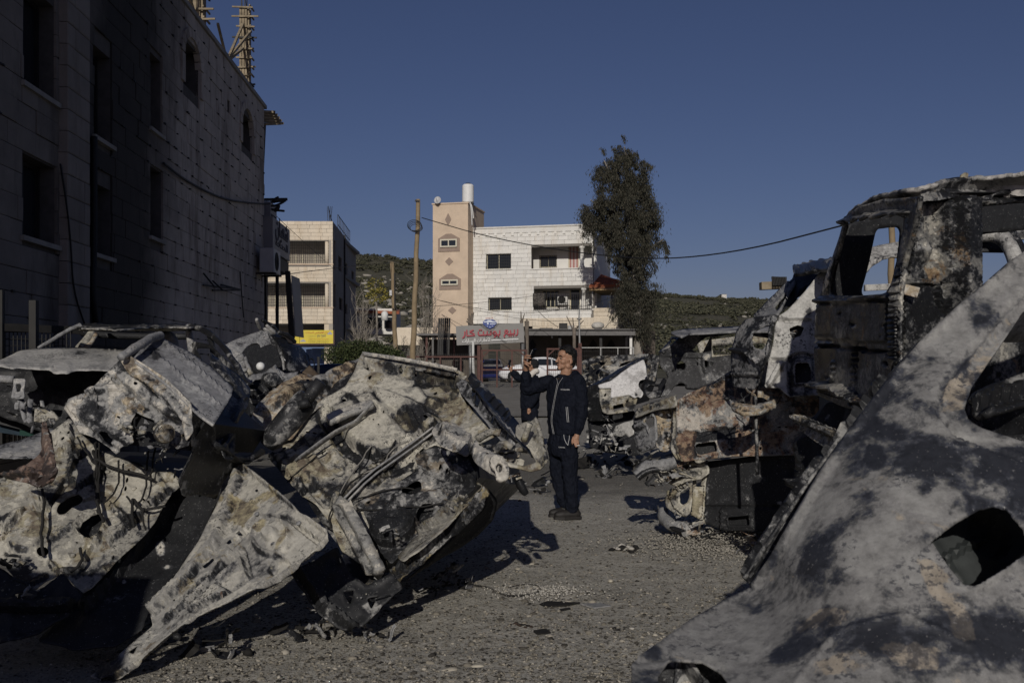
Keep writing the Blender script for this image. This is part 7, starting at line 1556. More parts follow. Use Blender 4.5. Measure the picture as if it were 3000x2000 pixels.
psheet('side_panel', side_ol, VS, B_VAN, tH, [[(2864, 600), (2885, 592), (3100, 585), (3360, 580), (3360, 1000), (2864, 1000), (2862, 870)]], 9, .02, [('L', z8((1110, 560), (1060, 780), (1055, 1120)), 9, .03), ('L', z8((1190, 260), (1140, 480), (1090, 780), (1085, 1120)), 11, -.04), ('L', z8((1280, 240), (1290, 600), (1350, 800)), 40, -.05), ('L', z8((1440, 240), (1440, 800)), 34, .045), ('D', 2050+1230/1.844, 450+520/1.844, 50, .04), ('L', z8((1120, 700), (1200, 690), (1330, 700), (1360, 820)), 8, .02), ('L', z8((1200, 240), (1760, 225)), 7, -.03)], [('D', 2050+1270/1.844, 450+370/1.844, 60, .10, .05), ('D', 2050+1240/1.844, 450+660/1.844, 40, .16, .03), ('D', 2050+1300/1.844, 450+560/1.844, 70, .02, .07), ('D', 2050+1400/1.844, 450+740/1.844, 50, -.1, .08), ('D', 2050+1250/1.844, 450+820/1.844, 80, -.1, -.05)], (.02, 3), .003, 1, 1.5, 82, stamp=(4, 90, 40), nh=6)
# stitched edge of spot welds up the corner
m = MB()
for k in range(34):
 f = k/33; u, v = z8((1120-60*min(1, f*1.6), 480+620*f))[0]; p = P(u+4, v, 4.955); m.box(p, (.03, .012, .008))
m.build('weld_bead', B_DARK, tH)
psheet('vent_slot_dark', z8((832, 322), (845, 303), (900, 278), (988, 252), (984, 274), (900, 302)), [(2503, 617, 5.85), (2587, 588, 5.35), (2540, 606, 5.6)], M_BLACK, tH, (), 5, .004, [], [], None, 0, 0, 0, 86)  # black sheet over the solid door, painting in the dark of an open slot
psheet('roof_edge', z8((785, 350), (850, 280), (960, 225), (1100, 200), (1200, 180), (1290, 155), (1420, 130), (1640, 120), (1760, 105))+[(3300, 490), (3700, 470), (3700, 560), (3000, 580)]+z8((1600, 228), (1200, 240), (1130, 268), (980, 282), (870, 318), (800, 372)), [(2473, 645, 6.25), (2690, 560, 4.96), (3000, 540, 5.16), (3600, 520, 5.7), (2840, 520, 5.2), (2580, 600, 5.5)], burnt('van_roof_ash', (9, 3, 3), bias=.02, rbias=-.06, s1=5, s2=18, mid=(.12, .12, .12), pale=(.46, .44, .41)), tH, (), 8, .02, [('L', z8((1200, 215), (1500, 205), (1760, 190)), 7, .03)], [('P', z8((1530, 190), (1760, 160), (1760, 215), (1550, 215)), 14, 0, .14), ('P', z8((785, 350), (900, 260), (1180, 210), (1180, 240), (900, 290)), 20, 0, -.03)], (.04, 5), .01, 0, 5, 83)
for q in ([(2840, 527, 5.2), (2830, 520, 5.2)], ): ptube('roof_stub', [(2822, 524, 5.2), (2824, 516, 5.2), (2832, 518, 5.2)], .02, B_PALE, tH, 1, 7)
# far side of the van with its own window openings
far = [(2485, 655), (2700, 600), (3700, 560), (3700, 1150), (2405, 1150), (2400, 930), (2412, 872), (2442, 775)]
psheet('far_side', far, [(2420, 800, 6.5), (3000, 800, 6.95), (2420, 1100, 6.5)], B_CHAR, tH, [z8((950, 420), (970, 402), (1080, 392), (1095, 420), (1080, 560), (1050, 700), (1010, 765), (880, 770), (872, 740), (900, 640)), [(2835, 690), (3000, 672), (3400, 660), (3400, 1020), (2840, 1020)]], 12, .03, [], [], (.02, 3), .003, 1, 0, 84)
quad_sheet('roof', [P(2475, 640, 6.3), P(3700, 530, 6.9), P(3700, 545, 5.8), P(2700, 570, 5.05)], B_CHAR, tH, 8, .02, 8)
quad_sheet('floor', [P(2395, 1150, 6.4), P(3700, 1150, 6.9), P(3700, 1230, 5.8), P(2640, 1200, 5.05)], B_CHAR, tH, 8, .02, 9)
psheet('rear_bumper', [(2342, 1222), (2350, 1214), (2375, 1228), (2450, 1262), (2530, 1300), (2530, 1345), (2460, 1330), (2400, 1300), (2348, 1262)], [(2345, 1235, 5.9), (2530, 1320, 5.1), (2400, 1290, 5.6)], burnt('bumper_tan', (8, 8, 8), bias=.0, rbias=.05, s1=6, tan=(.34, .29, .2)), tH, (), 6, .05, [('L', [(2348, 1228), (2440, 1268), (2530, 1310)], 12, .04)], [], (.015, 6), .004, 1, 1, 85)
MB().bar(P(2640, 845, 4.96), P(2690, 858, 4.94), .03, .05).build('hinge', B_TAN, tH)

# ============ white hatchback, stacked behind the van
tI = thing('white_hatchback', 'scorched white hatchback rear stacked above the rusty car', 'car', Vector((2.3, 8, 1.2)))
psheet('rear_bumper', z8((250, 895), (330, 880), (425, 878), (405, 930), (395, 1010), (370, 1130), (340, 1240), (290, 1278), (180, 1256), (168, 1100), (178, 1040), (205, 950)), [(2145, 1020, 8.35), (2275, 930, 7.95), (2240, 1130, 7.9), (2190, 1020, 8.0)], burnt('bumper_speckle', (5, 1, 1), bias=.0, rbias=-.16, s1=7, s2=30, gain=1.4, ash=(.25, .25, .25), pale=(.34, .33, .32)), tI, [z8((288, 968), (330, 940), (385, 925), (378, 990), (345, 1058), (295, 1050), (280, 1010))], 6, .01, [('L', z8((180, 1060), (250, 1070), (350, 1150)), 6, .03), ('L', z8((180, 1190), (340, 1190)), 5, .02), ('L', z8((400, 890), (370, 1100), (330, 1250)), 7, .03)], [], (.02, 4), .004, 1, 1, 91)
QI = [(2280, 930, 7.9), (2430, 780, 7.9), (2390, 1150, 7.6), (2330, 1100, 7.7)]
psheet('rear_quarter', z8((425, 880), (470, 850), (530, 790), (590, 720), (640, 650), (690, 622), (760, 560), (800, 560), (800, 1330), (620, 1305), (480, 1312), (430, 1262), (380, 1268), (350, 1262), (372, 1130), (400, 1010), (408, 930)), QI, B_WHITE, tI, [z8((512, 1150), (530, 1132), (590, 1135), (608, 1180), (610, 1225), (580, 1242), (515, 1245)), z8((482, 945), (530, 925), (565, 940), (545, 985), (500, 1000))], 6, .01, [('L', z8((415, 890), (500, 905), (600, 900)), 6, -.03), ('L', z8((390, 1115), (470, 1110), (540, 1080), (620, 1100)), 7, -.03), ('L', z8((480, 1130), (490, 1300)), 6, -.02), ('L', z8((440, 1130), (380, 1250)), 10, .04), ('P', z8((500, 1120), (610, 1120), (620, 1255), (505, 1255)), .02, 6)], [('D', 2270, 970, 20, 0, -.14), ('D', 2330, 1100, 40, .08, -.04), ('P', z8((470, 1090), (620, 1060), (620, 1310), (480, 1310)), 12, 0, -.10), ('D', 2380, 860, 60, 0, .05), ('D', 2370, 910, 20, 0, -.16), ('D', 2290, 1080, 20, .16, 0)], (.015, 4), .003, 1, 1, 92)
psheet('hatch_frame', z8((290, 890), (330, 850), (400, 780), (470, 710), (500, 680), (520, 690), (470, 780), (440, 840), (420, 870), (340, 882)), [(2210, 930, 8.6), (2320, 830, 9.0), (2280, 920, 8.0)], B_GREY, tI, [z8((400, 830), (430, 790), (478, 740), (470, 780), (440, 830), (415, 850))], 5, .02, [('L', z8((300, 885), (480, 700)), 5, .02)], [], (.02, 5), .003, 1, 1, 93)
psheet('hatch_interior', z8((400, 870), (480, 700), (520, 630), (660, 630), (640, 660), (560, 750), (440, 865)), [(2280, 920, 8.5), (2330, 800, 9.2), (2400, 800, 8.9)], B_CHAR, tI, (), 9, .01, [], [], (.04, 4), .003, 1, 0, 94)
psheet('roof_spoiler', z8((505, 655), (510, 625), (540, 605), (620, 590), (700, 570), (800, 550), (800, 600), (690, 625), (640, 625), (560, 645)), [(2330, 795, 8.5), (2480, 755, 8.0), (2400, 780, 8.1)], B_DARK, tI, (), 6, .03, [('L', z8((515, 630), (620, 605), (720, 590)), 9, .04)], [('D', 2440, 765, 50, 0, .07)], (.01, 4), .002, 1, 1, 95)
psheet('roof', z8((690, 575), (930, 505), (1110, 470), (1110, 560), (1000, 575), (930, 610), (890, 650), (860, 720), (700, 720)), [(2430, 770, 8.1), (2650, 710, 8.4), (2540, 800, 8.0)], B_WHITE, tI, (), 8, .02, [('L', z8((900, 600), (1000, 570), (1080, 555)), 6, .03)], [('D', 2580, 735, 40, 0, -.06)], (.02, 4), .003, 1, 1, 96)
quad_sheet('far_rail', [P(2530, 835, 9.3), P(2720, 825, 9.6), P(2720, 843, 9.6), P(2530, 853, 9.3)], B_WHITE, tI, 6, .01, 4, .04)
hull('body_shell', z8((430, 900), (600, 860), (780, 860), (780, 1290), (500, 1290), (400, 1240)), QI, (.5, 1.4, .0), B_CHAR, tI, .95, .08, .95)
psheet('bumper_ring', z8((155, 1330), (168, 1372), (235, 1402), (330, 1396), (414, 1360), (412, 1322), (330, 1350), (230, 1352), (182, 1332)), [(2135, 1172, 7.95), (2230, 1200, 7.7), (2274, 1180, 7.8), (2180, 1195, 7.75)], B_TAN, tI, (), 5, .03, [('L', z8((160, 1345), (230, 1375), (330, 1372), (412, 1340)), 6, .02)], [], (.015, 8), .004, 1, .8, 97)
ptube('hanging_rod', [(2213, 1160, 7.75), (2216, 1250, 7.75), (2219, 1390, 7.75)], .014, B_DARK, tI, 1, 6)
junk('', '', [(2200, 1170, 7.9, 60, 8), (2340, 980, 7.85, 30, 6), (2300, 1150, 7.75, 40, 6)], 95, [B_CHAR, B_DARK, B_TAN], tI)
t = thing('scrap_timber', 'plank and ribbed plastic scrap resting against the white hatchback', 'plank', P(2260, 840, 9.4))
MB().bar(P(2228, 838, 9.4), P(2300, 835, 9.4), .10, .07).build('plank', M_WOODP, t)
for k in range(9): MB().bar(P(2262+k*4.6, 811+.3*k, 9.35), P(2266+k*4.6, 838-.2*k, 9.3), .011, .02).build('slat', M_DARK, t)
MB().box(P(2283, 824, 9.38), (.14, .01, .085)).build('backing', B_DARK, t)

# ============ second white car glimpsed through the van
tO = thing('white_car_shell', 'white burnt car frame glimpsed through the van side window', 'car', Vector((5, 9.5, .8)))
ptube('roof_arch', [(2820, 700, 9.4), (2870, 684, 9.4), (2925, 684, 9.4), (2960, 720, 9.2), (2985, 790, 9.0), (3010, 880, 8.9)], [.07, .08, .08, .07, .07, .08], B_WHITE, tO, 2, 9)
ptube('roof_arch', [(2900, 684, 9.6), (3000, 672, 9.7), (3200, 672, 9.8)], .10, B_GREY, tO, 1, 9)
ptube('pillar', [(2960, 690, 9.4), (3000, 760, 9.2), (3050, 850, 9.1)], .07, B_DARK, tO, 1, 9)
quad_sheet('roof', [P(2860, 700, 9.5), P(3300, 690, 9.9), P(3300, 670, 11), P(2900, 690, 10.8)], B_WHITE, tO, 6, .02, 3)
quad_sheet('rear_window_frame', [P(2860, 700, 9.6), P(2945, 690, 9.6), P(2955, 742, 9.5), P(2866, 740, 9.5)], B_CHAR, tO, 6, .01, 3, .02)
quad_sheet('side', [P(2840, 960, 9.4), P(3300, 940, 9.8), P(3300, 1200, 9.8), P(2840, 1200, 9.4)], B_WHITE, tO, 6, .02, 3)

# ============ rusty car under the hatchback
z7 = Z(1690, 940, 3.267); zq = Z(1650, 900, 1.96)
tJ = thing('rusty_car', 'rust-brown and white flaked burnt car under the white hatchback', 'car', Vector((2.0, 8.8, .6)))
JA = [(1981, 1160, 9.0), (2143, 1090, 8.7), (2002, 1350, 8.75), (2380, 1330, 8.3), (2380, 1060, 8.4)]
psheet('rear_quarter', z7((950, 775), (1060, 690), (1150, 660), (1300, 590), (1400, 530), (1500, 465))+[(2230, 1062), (2400, 1050), (2400, 1332), (2150, 1337), (2100, 1342)]+z7((1100, 1335), (1020, 1350), (985, 1290), (945, 1150), (960, 1070), (955, 950)), JA, B_RUST, tJ, [z7((1135, 1190), (1180, 1172), (1320, 1150), (1345, 1175), (1352, 1250), (1190, 1290), (1160, 1280))], 6, .01, [('L', z7((960, 1072), (1250, 1045), (1503, 1020)), 4, -.02), ('L', z7((965, 780), (1200, 690), (1480, 500)), 8, .03), ('P', z7((1120, 1160), (1350, 1130), (1370, 1270), (1150, 1300)), .02, 5)], [('P', z7((960, 1080), (1130, 1065), (1110, 1330), (1020, 1340)), 12, .2, 0), ('D', 2080, 1180, 50, .1, .0), ('D', 2000, 1225, 40, -.05, .10), ('D', 2055, 1235, 40, -.05, .10), ('D', 2200, 1200, 60, 0, -.1), ('P', z7((1130, 1060), (1500, 1030), (1500, 1120), (1140, 1150)), 10, -.1, -.16)], (.015, 4), .004, 1, 1, 101, nh=6)
psheet('rear_panel', z7((560, 860), (640, 805), (750, 770), (960, 705), (955, 820), (940, 825), (760, 850), (700, 870), (640, 900), (550, 930)), [(1865, 1205, 9.45), (1980, 1160, 9.0), (1920, 1200, 9.15)], B_PALE, tJ, (), 6, .01, [('L', z7((600, 850), (800, 790), (950, 740)), 6, .03)], [('D', 1960, 1165, 30, .05, .1)], (.02, 5), .004, 1, 1.5, 102)
psheet('lamp_pocket', z7((750, 850), (940, 825), (925, 960), (905, 1200), (870, 1250), (800, 1250), (770, 1200), (765, 1000)), [(1920, 1200, 9.3), (1976, 1195, 9.15), (1945, 1320, 9.05)], burnt('pocket_tan', (2, 4, 4), bias=.06, rbias=.09, s1=5, tan=(.46, .38, .26), rust=(.25, .17, .08)), tJ, [z7((815, 1040), (825, 1035), (828, 1048))], 6, .008, [('L', z7((760, 870), (770, 1220)), 5, .02), ('P', z7((790, 870), (910, 850), (880, 1220), (800, 1230)), -.03, 8)], [], (.015, 5), .004, 1, 1, 103, stamp=(6, 80, 20), nh=6)
psheet('inner_edge', z7((930, 820), (955, 820), (960, 960), (945, 1150), (985, 1290), (1020, 1350), (960, 1330), (900, 1240), (905, 1100), (925, 960)), [(1975, 1195, 9.0), (1985, 1330, 8.8), (2000, 1350, 8.75)], B_PALE, tJ, (), 6, .01, [('L', z7((945, 830), (925, 1100), (990, 1320)), 5, .03)], [], (.02, 6), .004, 1, 1.5, 104)
psheet('bumper', z7((545, 900), (640, 895), (745, 860), (760, 1000), (768, 1150), (740, 1210), (610, 1262), (580, 1200), (560, 1080), (548, 1000)), [(1858, 1215, 9.5), (1918, 1205, 9.25), (1880, 1320, 9.25)], B_GREY, tJ, [z7((660, 960), (680, 920), (740, 900), (742, 1000), (670, 1040))], 6, .02, [('L', z7((560, 1020), (660, 960), (740, 900)), 8, .03), ('L', z7((590, 1230), (740, 1160)), 8, .03), ('P', z7((570, 1050), (660, 990), (680, 1100), (600, 1170)), -.04, 8)], [('D', 1900, 1235, 12, .3, .1)], (.03, 5), .004, 1, 1, 105)
ptube('bumper_strip', [(*z7(p)[0], 8.85) for p in ((585, 1480), (610, 1440), (680, 1405), (760, 1385), (860, 1380), (945, 1345))], [.05, .06, .06, .05, .05, .05], B_GREY, tJ, 2, 8, .02, 3)
ptube('trim_strip', [(*z7(p)[0], 8.8) for p in ((580, 1500), (640, 1450), (740, 1425), (840, 1415))], .03, B_DARK, tJ, 2, 8, .01, 3)
junk('', '', [(1910, 1350, 9.0, 50, 12), (1985, 1370, 8.8, 40, 9), (1925, 1400, 8.85, 50, 10), (1985, 1320, 8.85, 25, 5)], 103, [B_CHAR, B_DARK, B_PALE, B_GREY], tJ)
hull('body_shell', [(1990, 1190), (2150, 1110), (2390, 1070), (2390, 1320), (2010, 1340)], JA, (.8, 1.4, .0), B_CHAR, tJ, .95, .08, .95)
# ============ black crushed car at the bottom of the stack
tK = thing('flattened_car', 'flattened black burnt car at the bottom of the right-hand stack', 'car', GP(2100, 1560))
KA = [(2070, 1390, 8.9), (2380, 1360, 8.3), (2070, 1540, 8.85), (2380, 1560, 8.25)]
psheet('flank', zq((815, 885), (1000, 865), (1240, 830), (1500, 850), (1500, 1330), (1300, 1310), (1150, 1285), (930, 1282), (812, 1240), (805, 1150)), KA, B_CHAR, tK, [zq((948, 1202), (1070, 1192), (1078, 1252), (955, 1254))], 8, .01, [('L', zq((810, 1145), (1100, 1140), (1300, 1140)), 4, -.02), ('D', 1650+1300/1.96, 900+940/1.96, 30, -.03), ('P', zq((900, 1150), (940, 1150), (930, 1280), (905, 1280)), .03, 5), ('P', zq((940, 1190), (1085, 1180), (1090, 1260), (945, 1262)), .02, 5)], [('P', zq((810, 950), (840, 945), (830, 1240), (812, 1240)), 10, .05, .12), ('D', 2090, 1530, 40, 0, .03)], (.015, 3), .002, 1, 1, 111)
psheet('lamp_pod', zq((583, 1095), (618, 1050), (660, 1020), (705, 998), (742, 1008), (740, 1100), (730, 1170), (715, 1208), (640, 1182), (592, 1145)), [(1950, 1455, 9.1), (2025, 1420, 8.95), (2010, 1510, 8.85), (1985, 1460, 8.95)], B_PALE, tK, [zq((668, 1085), (690, 1055), (726, 1035), (724, 1090), (712, 1122), (685, 1135), (668, 1120))], 5, .012, [('L', zq((610, 1060), (650, 1150), (715, 1195)), 6, .03), ('L', zq((655, 1080), (730, 1025)), 5, .02)], [('D', 1970, 1450, 20, .06, 0)], (.02, 6), .004, 1, 1, 112)
psheet('pillar_foot', zq((745, 960), (830, 930), (815, 1020), (808, 1150), (800, 1220), (750, 1200), (735, 1150), (745, 1060)), [(2035, 1400, 9.0), (2068, 1390, 8.9), (2050, 1510, 8.85)], B_PALE, tK, [zq((760, 990), (800, 980), (790, 1030), (762, 1030))], 5, .012, [('L', zq((765, 1030), (755, 1190)), 7, .04), ('L', zq((795, 1030), (788, 1200)), 5, -.03)], [], (.03, 6), .004, 1, 1, 113)
psheet('torn_wing', zq((560, 930), (610, 890), (700, 872), (830, 880), (836, 950), (790, 985), (720, 996), (650, 1030), (600, 1010), (575, 970)), [(1950, 1370, 9.15), (2070, 1350, 8.85), (2000, 1420, 8.95)], B_PALE, tK, [zq((640, 920), (690, 905), (680, 950), (645, 955))], 6, .01, [('L', zq((570, 940), (700, 900), (830, 905)), 6, .03), ('L', zq((620, 990), (780, 950)), 6, -.03)], [('D', 2020, 1370, 30, .05, -.1)], (.05, 5), .004, 0, 3, 114)
ptube('bumper_strip', [(*zq(p)[0], d) for p, d in (((572, 1172), 9.3), ((578, 1215), 9.2), ((615, 1245), 9.05), ((690, 1262), 8.95), ((760, 1268), 8.9))], [.04, .06, .06, .06, .05], B_GREY, tK, 2, 9, .02, 3)
ptube('bumper_strip', [(*zq(p)[0], d) for p, d in (((575, 1200), 9.25), ((620, 1260), 9.0), ((700, 1280), 8.9))], .03, B_DARK, tK, 2, 9, .02, 3)
junk('', '', [(1985, 1385, 8.95, 70, 18), (1960, 1420, 9.0, 50, 10), (2040, 1540, 8.85, 60, 14), (2090, 1560, 8.8, 50, 10), (2000, 1500, 8.9, 40, 8), (2200, 1590, 8.3, 70, 8)], 113, [B_CHAR, B_RUST, B_PALE, B_GREY], tK)
hull('body_shell', zq((830, 960), (1240, 900), (1480, 910), (1480, 1310), (830, 1260)), KA, (.9, 1.4, .0), B_CHAR, tK, .95, .08, .95)
# ============ black crushed body under the van
tU = thing('crushed_base_car', 'crushed black car body supporting the tall van', 'car', Vector((2.6, 6.2, 0)))
UA = [(2400, 1350, 6.6), (2700, 1300, 5.6), (2500, 1600, 6.0)]
psheet('flank', [(2330, 1290), (2420, 1180), (2560, 1160), (2800, 1160), (3300, 1150), (3300, 1800), (2600, 1800), (2420, 1640), (2340, 1600)], UA, B_CHAR, tU, (), 14, .01, [('L', [(2340, 1420), (2800, 1420)], 20, .06)], [], (.08, 3), .004, 1, 2, 121)
hull('body_shell', [(2350, 1320), (2600, 1180), (3200, 1180), (3200, 1750), (2600, 1750), (2380, 1580)], UA, (.4, 1.2, 0), B_CHAR, tU, .95, .08, 1)

# ============ middle distance, right
tL = thing('dark_suv', 'dark burnt hatchback with fuel-cap hole, raised in the right middle distance', 'car', Vector((3.1, 14, .6)))
LA = [(1950, 1040, 14.3), (2150, 970, 13.9), (2150, 1080, 13.9), (1960, 1150, 14.2)]
psheet('rear_quarter', z7((785, 320), (840, 285), (900, 245), (960, 195), (1010, 155), (1060, 122), (1300, 110), (1500, 100))+[(2260, 968), (2260, 1110)]+z7((1500, 480), (1400, 545), (1300, 600), (1150, 655), (1045, 645), (1035, 600), (985, 590), (930, 630), (870, 715), (800, 740), (800, 640), (860, 560), (872, 520), (790, 420), (775, 370)), LA, burnt('suv_char', (3, 5, 5), bias=-.07, rbias=-.15, s1=4, s2=30, char=(.032, .032, .033), ash=(.22, .22, .22), spk=.1), tL,
  [z7((1100, 282), (1130, 245), (1175, 200), (1240, 155), (1278, 148), (1255, 200), (1205, 300), (1160, 305)), z7((1290, 160), (1400, 140), (1500, 122))+[(2250, 990), (2250, 1030)]+z7((1480, 322), (1290, 345)), z7((948, 430), (960, 398), (990, 382), (1025, 392), (1042, 425), (1032, 460), (1000, 478), (965, 465)), z7((1220, 375), (1255, 380), (1250, 440), (1228, 440)), z7((1270, 395), (1300, 400), (1290, 425))], 5, .01, [('L', z7((800, 320), (950, 330), (1200, 350)), 5, .03), ('L', z7((1190, 340), (1180, 420), (1215, 510)), 4, -.02), ('R', 1690+995/3.267, 940+430/3.267, 16, 3, .02), ('L', z7((800, 300), (1000, 165)), 4, .03)], [('D', 1915, 980, 60, 0, .03), ('D', 2070, 1045, 14, 0, .14)], (.015, 3), .003, 1, .8, 131, nh=5)
psheet('roof', z7((902, 104), (960, 90), (1050, 74), (1300, 64), (1500, 52))+[(2260, 955), (2260, 972)]+z7((1500, 105), (1300, 114), (1060, 128), (1010, 157), (950, 142), (910, 122)), [(1970, 972, 14.4), (2150, 960, 14.2), (2100, 955, 14.9)], B_GREY, tL, (), 5, .02, [('L', z7((1050, 76), (1075, 105)), 3, -.02)], [], (.01, 3), .002, 1, .5, 132)
psheet('hatch_frame', z7((780, 300), (890, 190), (905, 150), (985, 162), (900, 245), (830, 300)), [(1930, 1030, 14.4), (1990, 988, 14.6), (1960, 985, 14.9)], B_DARK, tL, [z7((885, 225), (905, 165), (960, 175), (900, 235))], 5, .02, [], [('P', z7((790, 300), (900, 210), (980, 165), (900, 245)), 5, 0, .12)], (.01, 3), .002, 0, .5, 133)
psheet('tail_panel', z7((680, 325), (720, 315), (785, 330), (775, 420), (740, 580), (690, 570), (668, 540), (675, 420)), [(1900, 1045, 14.3), (1930, 1045, 14.2), (1910, 1110, 14.1)], burnt('tail_brown', (1, 2, 2), bias=-.01, rbias=.02, s1=6, tan=(.25, .21, .14), rust=(.1, .08, .05)), tL, (), 5, .03, [('L', z7((730, 330), (700, 560)), 5, .05)], [], (.03, 5), .004, 1, 1, 134)
psheet('bumper_end', z7((635, 660), (660, 590), (700, 600), (790, 610), (830, 540), (860, 560), (810, 640), (800, 720), (700, 735), (640, 710)), [(1890, 1150, 14.0), (1930, 1130, 14.0), (1910, 1160, 13.9)], B_DARK, tL, [z7((660, 640), (700, 610), (780, 620), (780, 660), (700, 680))], 5, .03, [], [('D', 1910, 1160, 20, 0, .12)], (.03, 5), .004, 1, 1, 135)
psheet('inner_panel', z7((1040, 510), (1200, 520), (1500, 490))+[(2200, 1110)]+z7((1400, 600), (1150, 660), (1040, 650)), [(2010, 1100, 14.6), (2150, 1095, 14.6), (2050, 1140, 14.5)], B_GREY, tL, [z7((1280, 540), (1340, 530), (1340, 550), (1285, 558))], 6, .02, [('L', z7((1050, 570), (1400, 540)), 5, .05), ('L', z7((1150, 560), (1150, 650)), 5, .05)], [], (.02, 5), .003, 1, 1, 136)
psheet('far_doors', [(2040, 1000), (2200, 980), (2260, 985), (2260, 1060), (2060, 1065)], [(2040, 1000, 16), (2250, 990, 16), (2150, 1060, 16)], B_PALE, tL, [[(2085, 1013), (2240, 1005), (2245, 1035), (2090, 1040)]], 7, .03, [('L', [(2080, 1005), (2250, 998)], 5, .04)], [], (.02, 4), .003, 1, 1, 137)
hull('body_shell', z7((800, 430), (1200, 360), (1480, 340), (1480, 470), (1150, 640), (860, 640)), LA, (.6, 1.6, 0), B_CHAR, tL, .9, .25, .95)
tM = thing('white_saloon', 'white saloon rear with scorched boot beside the standing man', 'car', Vector((2.0, 15, .3)))
MA_ = [(1755, 1130, 15.2), (1890, 1060, 15.2), (1780, 1210, 15.0), (1880, 1170, 14.9)]
psheet('rear_quarter', z7((200, 615), (330, 575), (420, 500), (520, 430), (640, 366), (662, 440), (670, 552), (602, 568), (585, 618), (640, 692), (612, 740), (580, 720), (555, 740), (500, 705), (320, 740), (330, 640), (215, 645)), MA_, burnt('saloon_white_paint', (7, 2, 2), bias=.17, rbias=-.2, s1=3, ash=(.46, .45, .44), pale=(.62, .61, .60), gain=.9, spk=.2), tM, [z7((598, 600), (612, 575), (650, 570), (675, 585), (668, 612), (630, 625), (605, 622))], 5, .01, [('L', z7((330, 735), (560, 705)), 4, -.02), ('L', z7((215, 620), (400, 540)), 5, .02)], [('P', z7((480, 500), (670, 420), (670, 560), (560, 660), (480, 680)), 25, 0, -.10), ('D', 1870, 1150, 22, .05, -.18)], (.01, 3), .002, 1, .5, 141)
psheet('bumper', z7((215, 650), (330, 645), (315, 740), (500, 708), (580, 735), (560, 830), (540, 862), (300, 892), (245, 870), (222, 780)), [(1760, 1140, 15.2), (1865, 1160, 15.0), (1790, 1210, 14.9)], B_PALE, tM, [z7((345, 808), (440, 785), (452, 838), (350, 858))], 5, .02, [('P', z7((225, 655), (325, 650), (308, 735), (235, 790)), -.05, 5), ('L', z7((310, 745), (500, 712)), 4, .02)], [('D', 1840, 1180, 12, 0, -.1), ('D', 1775, 1185, 14, .08, -.12), ('D', 1840, 1200, 30, 0, .07)], (.02, 5), .004, 1, 1, 142, stamp=(8, 0, 20), nh=5)
psheet('boot_lid', z7((80, 640), (190, 600), (210, 650), (225, 780), (240, 870), (290, 890), (280, 950), (120, 960), (90, 880), (80, 760)), [(1720, 1140, 15.5), (1755, 1130, 15.3), (1760, 1220, 15.1)], B_DARK, tM, (), 5, .02, [('L', z7((100, 700), (200, 690)), 5, .03), ('L', z7((110, 880), (230, 870)), 5, .03)], [('D', 1745, 1215, 14, .2, .05), ('D', 1725, 1200, 14, 0, .14)], (.02, 5), .004, 1, 1, 143)
psheet('roof_rail', z7((80, 640), (190, 590), (300, 525), (400, 460), (520, 400), (640, 348), (690, 345), (640, 370), (520, 432), (420, 500), (330, 560), (200, 615), (100, 650)), [(1720, 1135, 15.6), (1890, 1048, 15.4), (1800, 1100, 15.4)], B_DARK, tM, (), 5, .03, [], [], (.02, 4), .004, 1, 1, 144)
hull('body_shell', z7((220, 650), (420, 520), (640, 390), (660, 550), (560, 820), (300, 870)), MA_, (.5, 2.0, 0), B_CHAR, tM, .92, .15, .95)
psheet('under_panel', z7((340, 1090), (372, 1005), (450, 970), (545, 950), (560, 1010), (548, 1080), (500, 1112), (470, 1085), (420, 1105)), [(1800, 1260, 14.4), (1855, 1235, 14.2), (1840, 1280, 14.2)], B_WHITE, tM, (), 5, .01, [('L', z7((350, 1080), (540, 1060)), 4, .03)], [], (.03, 5), .003, 0, 1.5, 145)
psheet('skirt', z7((440, 1130), (560, 1090), (600, 1280), (500, 1290), (455, 1250)), [(1830, 1290, 14.1), (1870, 1280, 14), (1850, 1330, 14)], B_CHAR, tM, (), 6, .01, [], [], (.03, 5), .003, 0, 1.5, 146)
psheet('underside', z7((100, 930), (300, 890), (560, 860), (580, 1000), (560, 1280), (300, 1260), (120, 1200)), [(1730, 1240, 15.4), (1860, 1220, 15.2), (1800, 1320, 15)], B_CHAR, tM, (), 8, .02, [], [], (.08, 4), .004, 1, 1.5, 147)
junk('', '', [(1755, 1260, 14.8, 40, 12), (1790, 1290, 14.6, 50, 14), (1740, 1300, 15, 40, 8), (1830, 1320, 14, 40, 9), (1770, 1235, 14.7, 30, 6)], 143, [B_CHAR, B_DARK, B_GREY, B_WHITE, B_PALE], tM)
tN = thing('grey_wreck', 'grey mangled burnt car behind the white saloon, left of the dark hatchback', 'car', Vector((1.8, 18, .3)))
psheet('flank', z7((42, 380), (130, 350), (300, 326), (500, 320), (690, 315), (650, 355), (450, 430), (330, 510), (210, 600), (80, 640), (60, 560), (20, 545), (24, 520), (80, 510), (60, 440)), [(1705, 1060, 17.5), (1900, 1040, 17), (1715, 1130, 17)], burnt('wreck_grey', (7, 8, 3), bias=.0, rbias=.0, s1=4, tan=(.3, .26, .19)), tN, [z7((208, 385), (280, 395), (230, 445)), z7((395, 440), (420, 400), (480, 380), (560, 370), (470, 420)), z7((100, 440), (112, 440), (112, 470), (98, 472)), z7((230, 450), (260, 420), (250, 500), (215, 560))], 4, .03, [('L', z7((130, 400), (110, 600)), 4, .06), ('L', z7((200, 380), (160, 580)), 4, .06), ('L', z7((290, 390), (230, 520)), 3, .05), ('L', z7((60, 600), (160, 560), (210, 600)), 4, .05)], [('D', 1712, 1075, 10, .2, .15), ('D', 1790, 1080, 20, 0, .1), ('D', 1770, 1050, 40, .1, .03)], (.06, 4), .01, 0, 1.5, 151, stamp=(14, 60, 20))
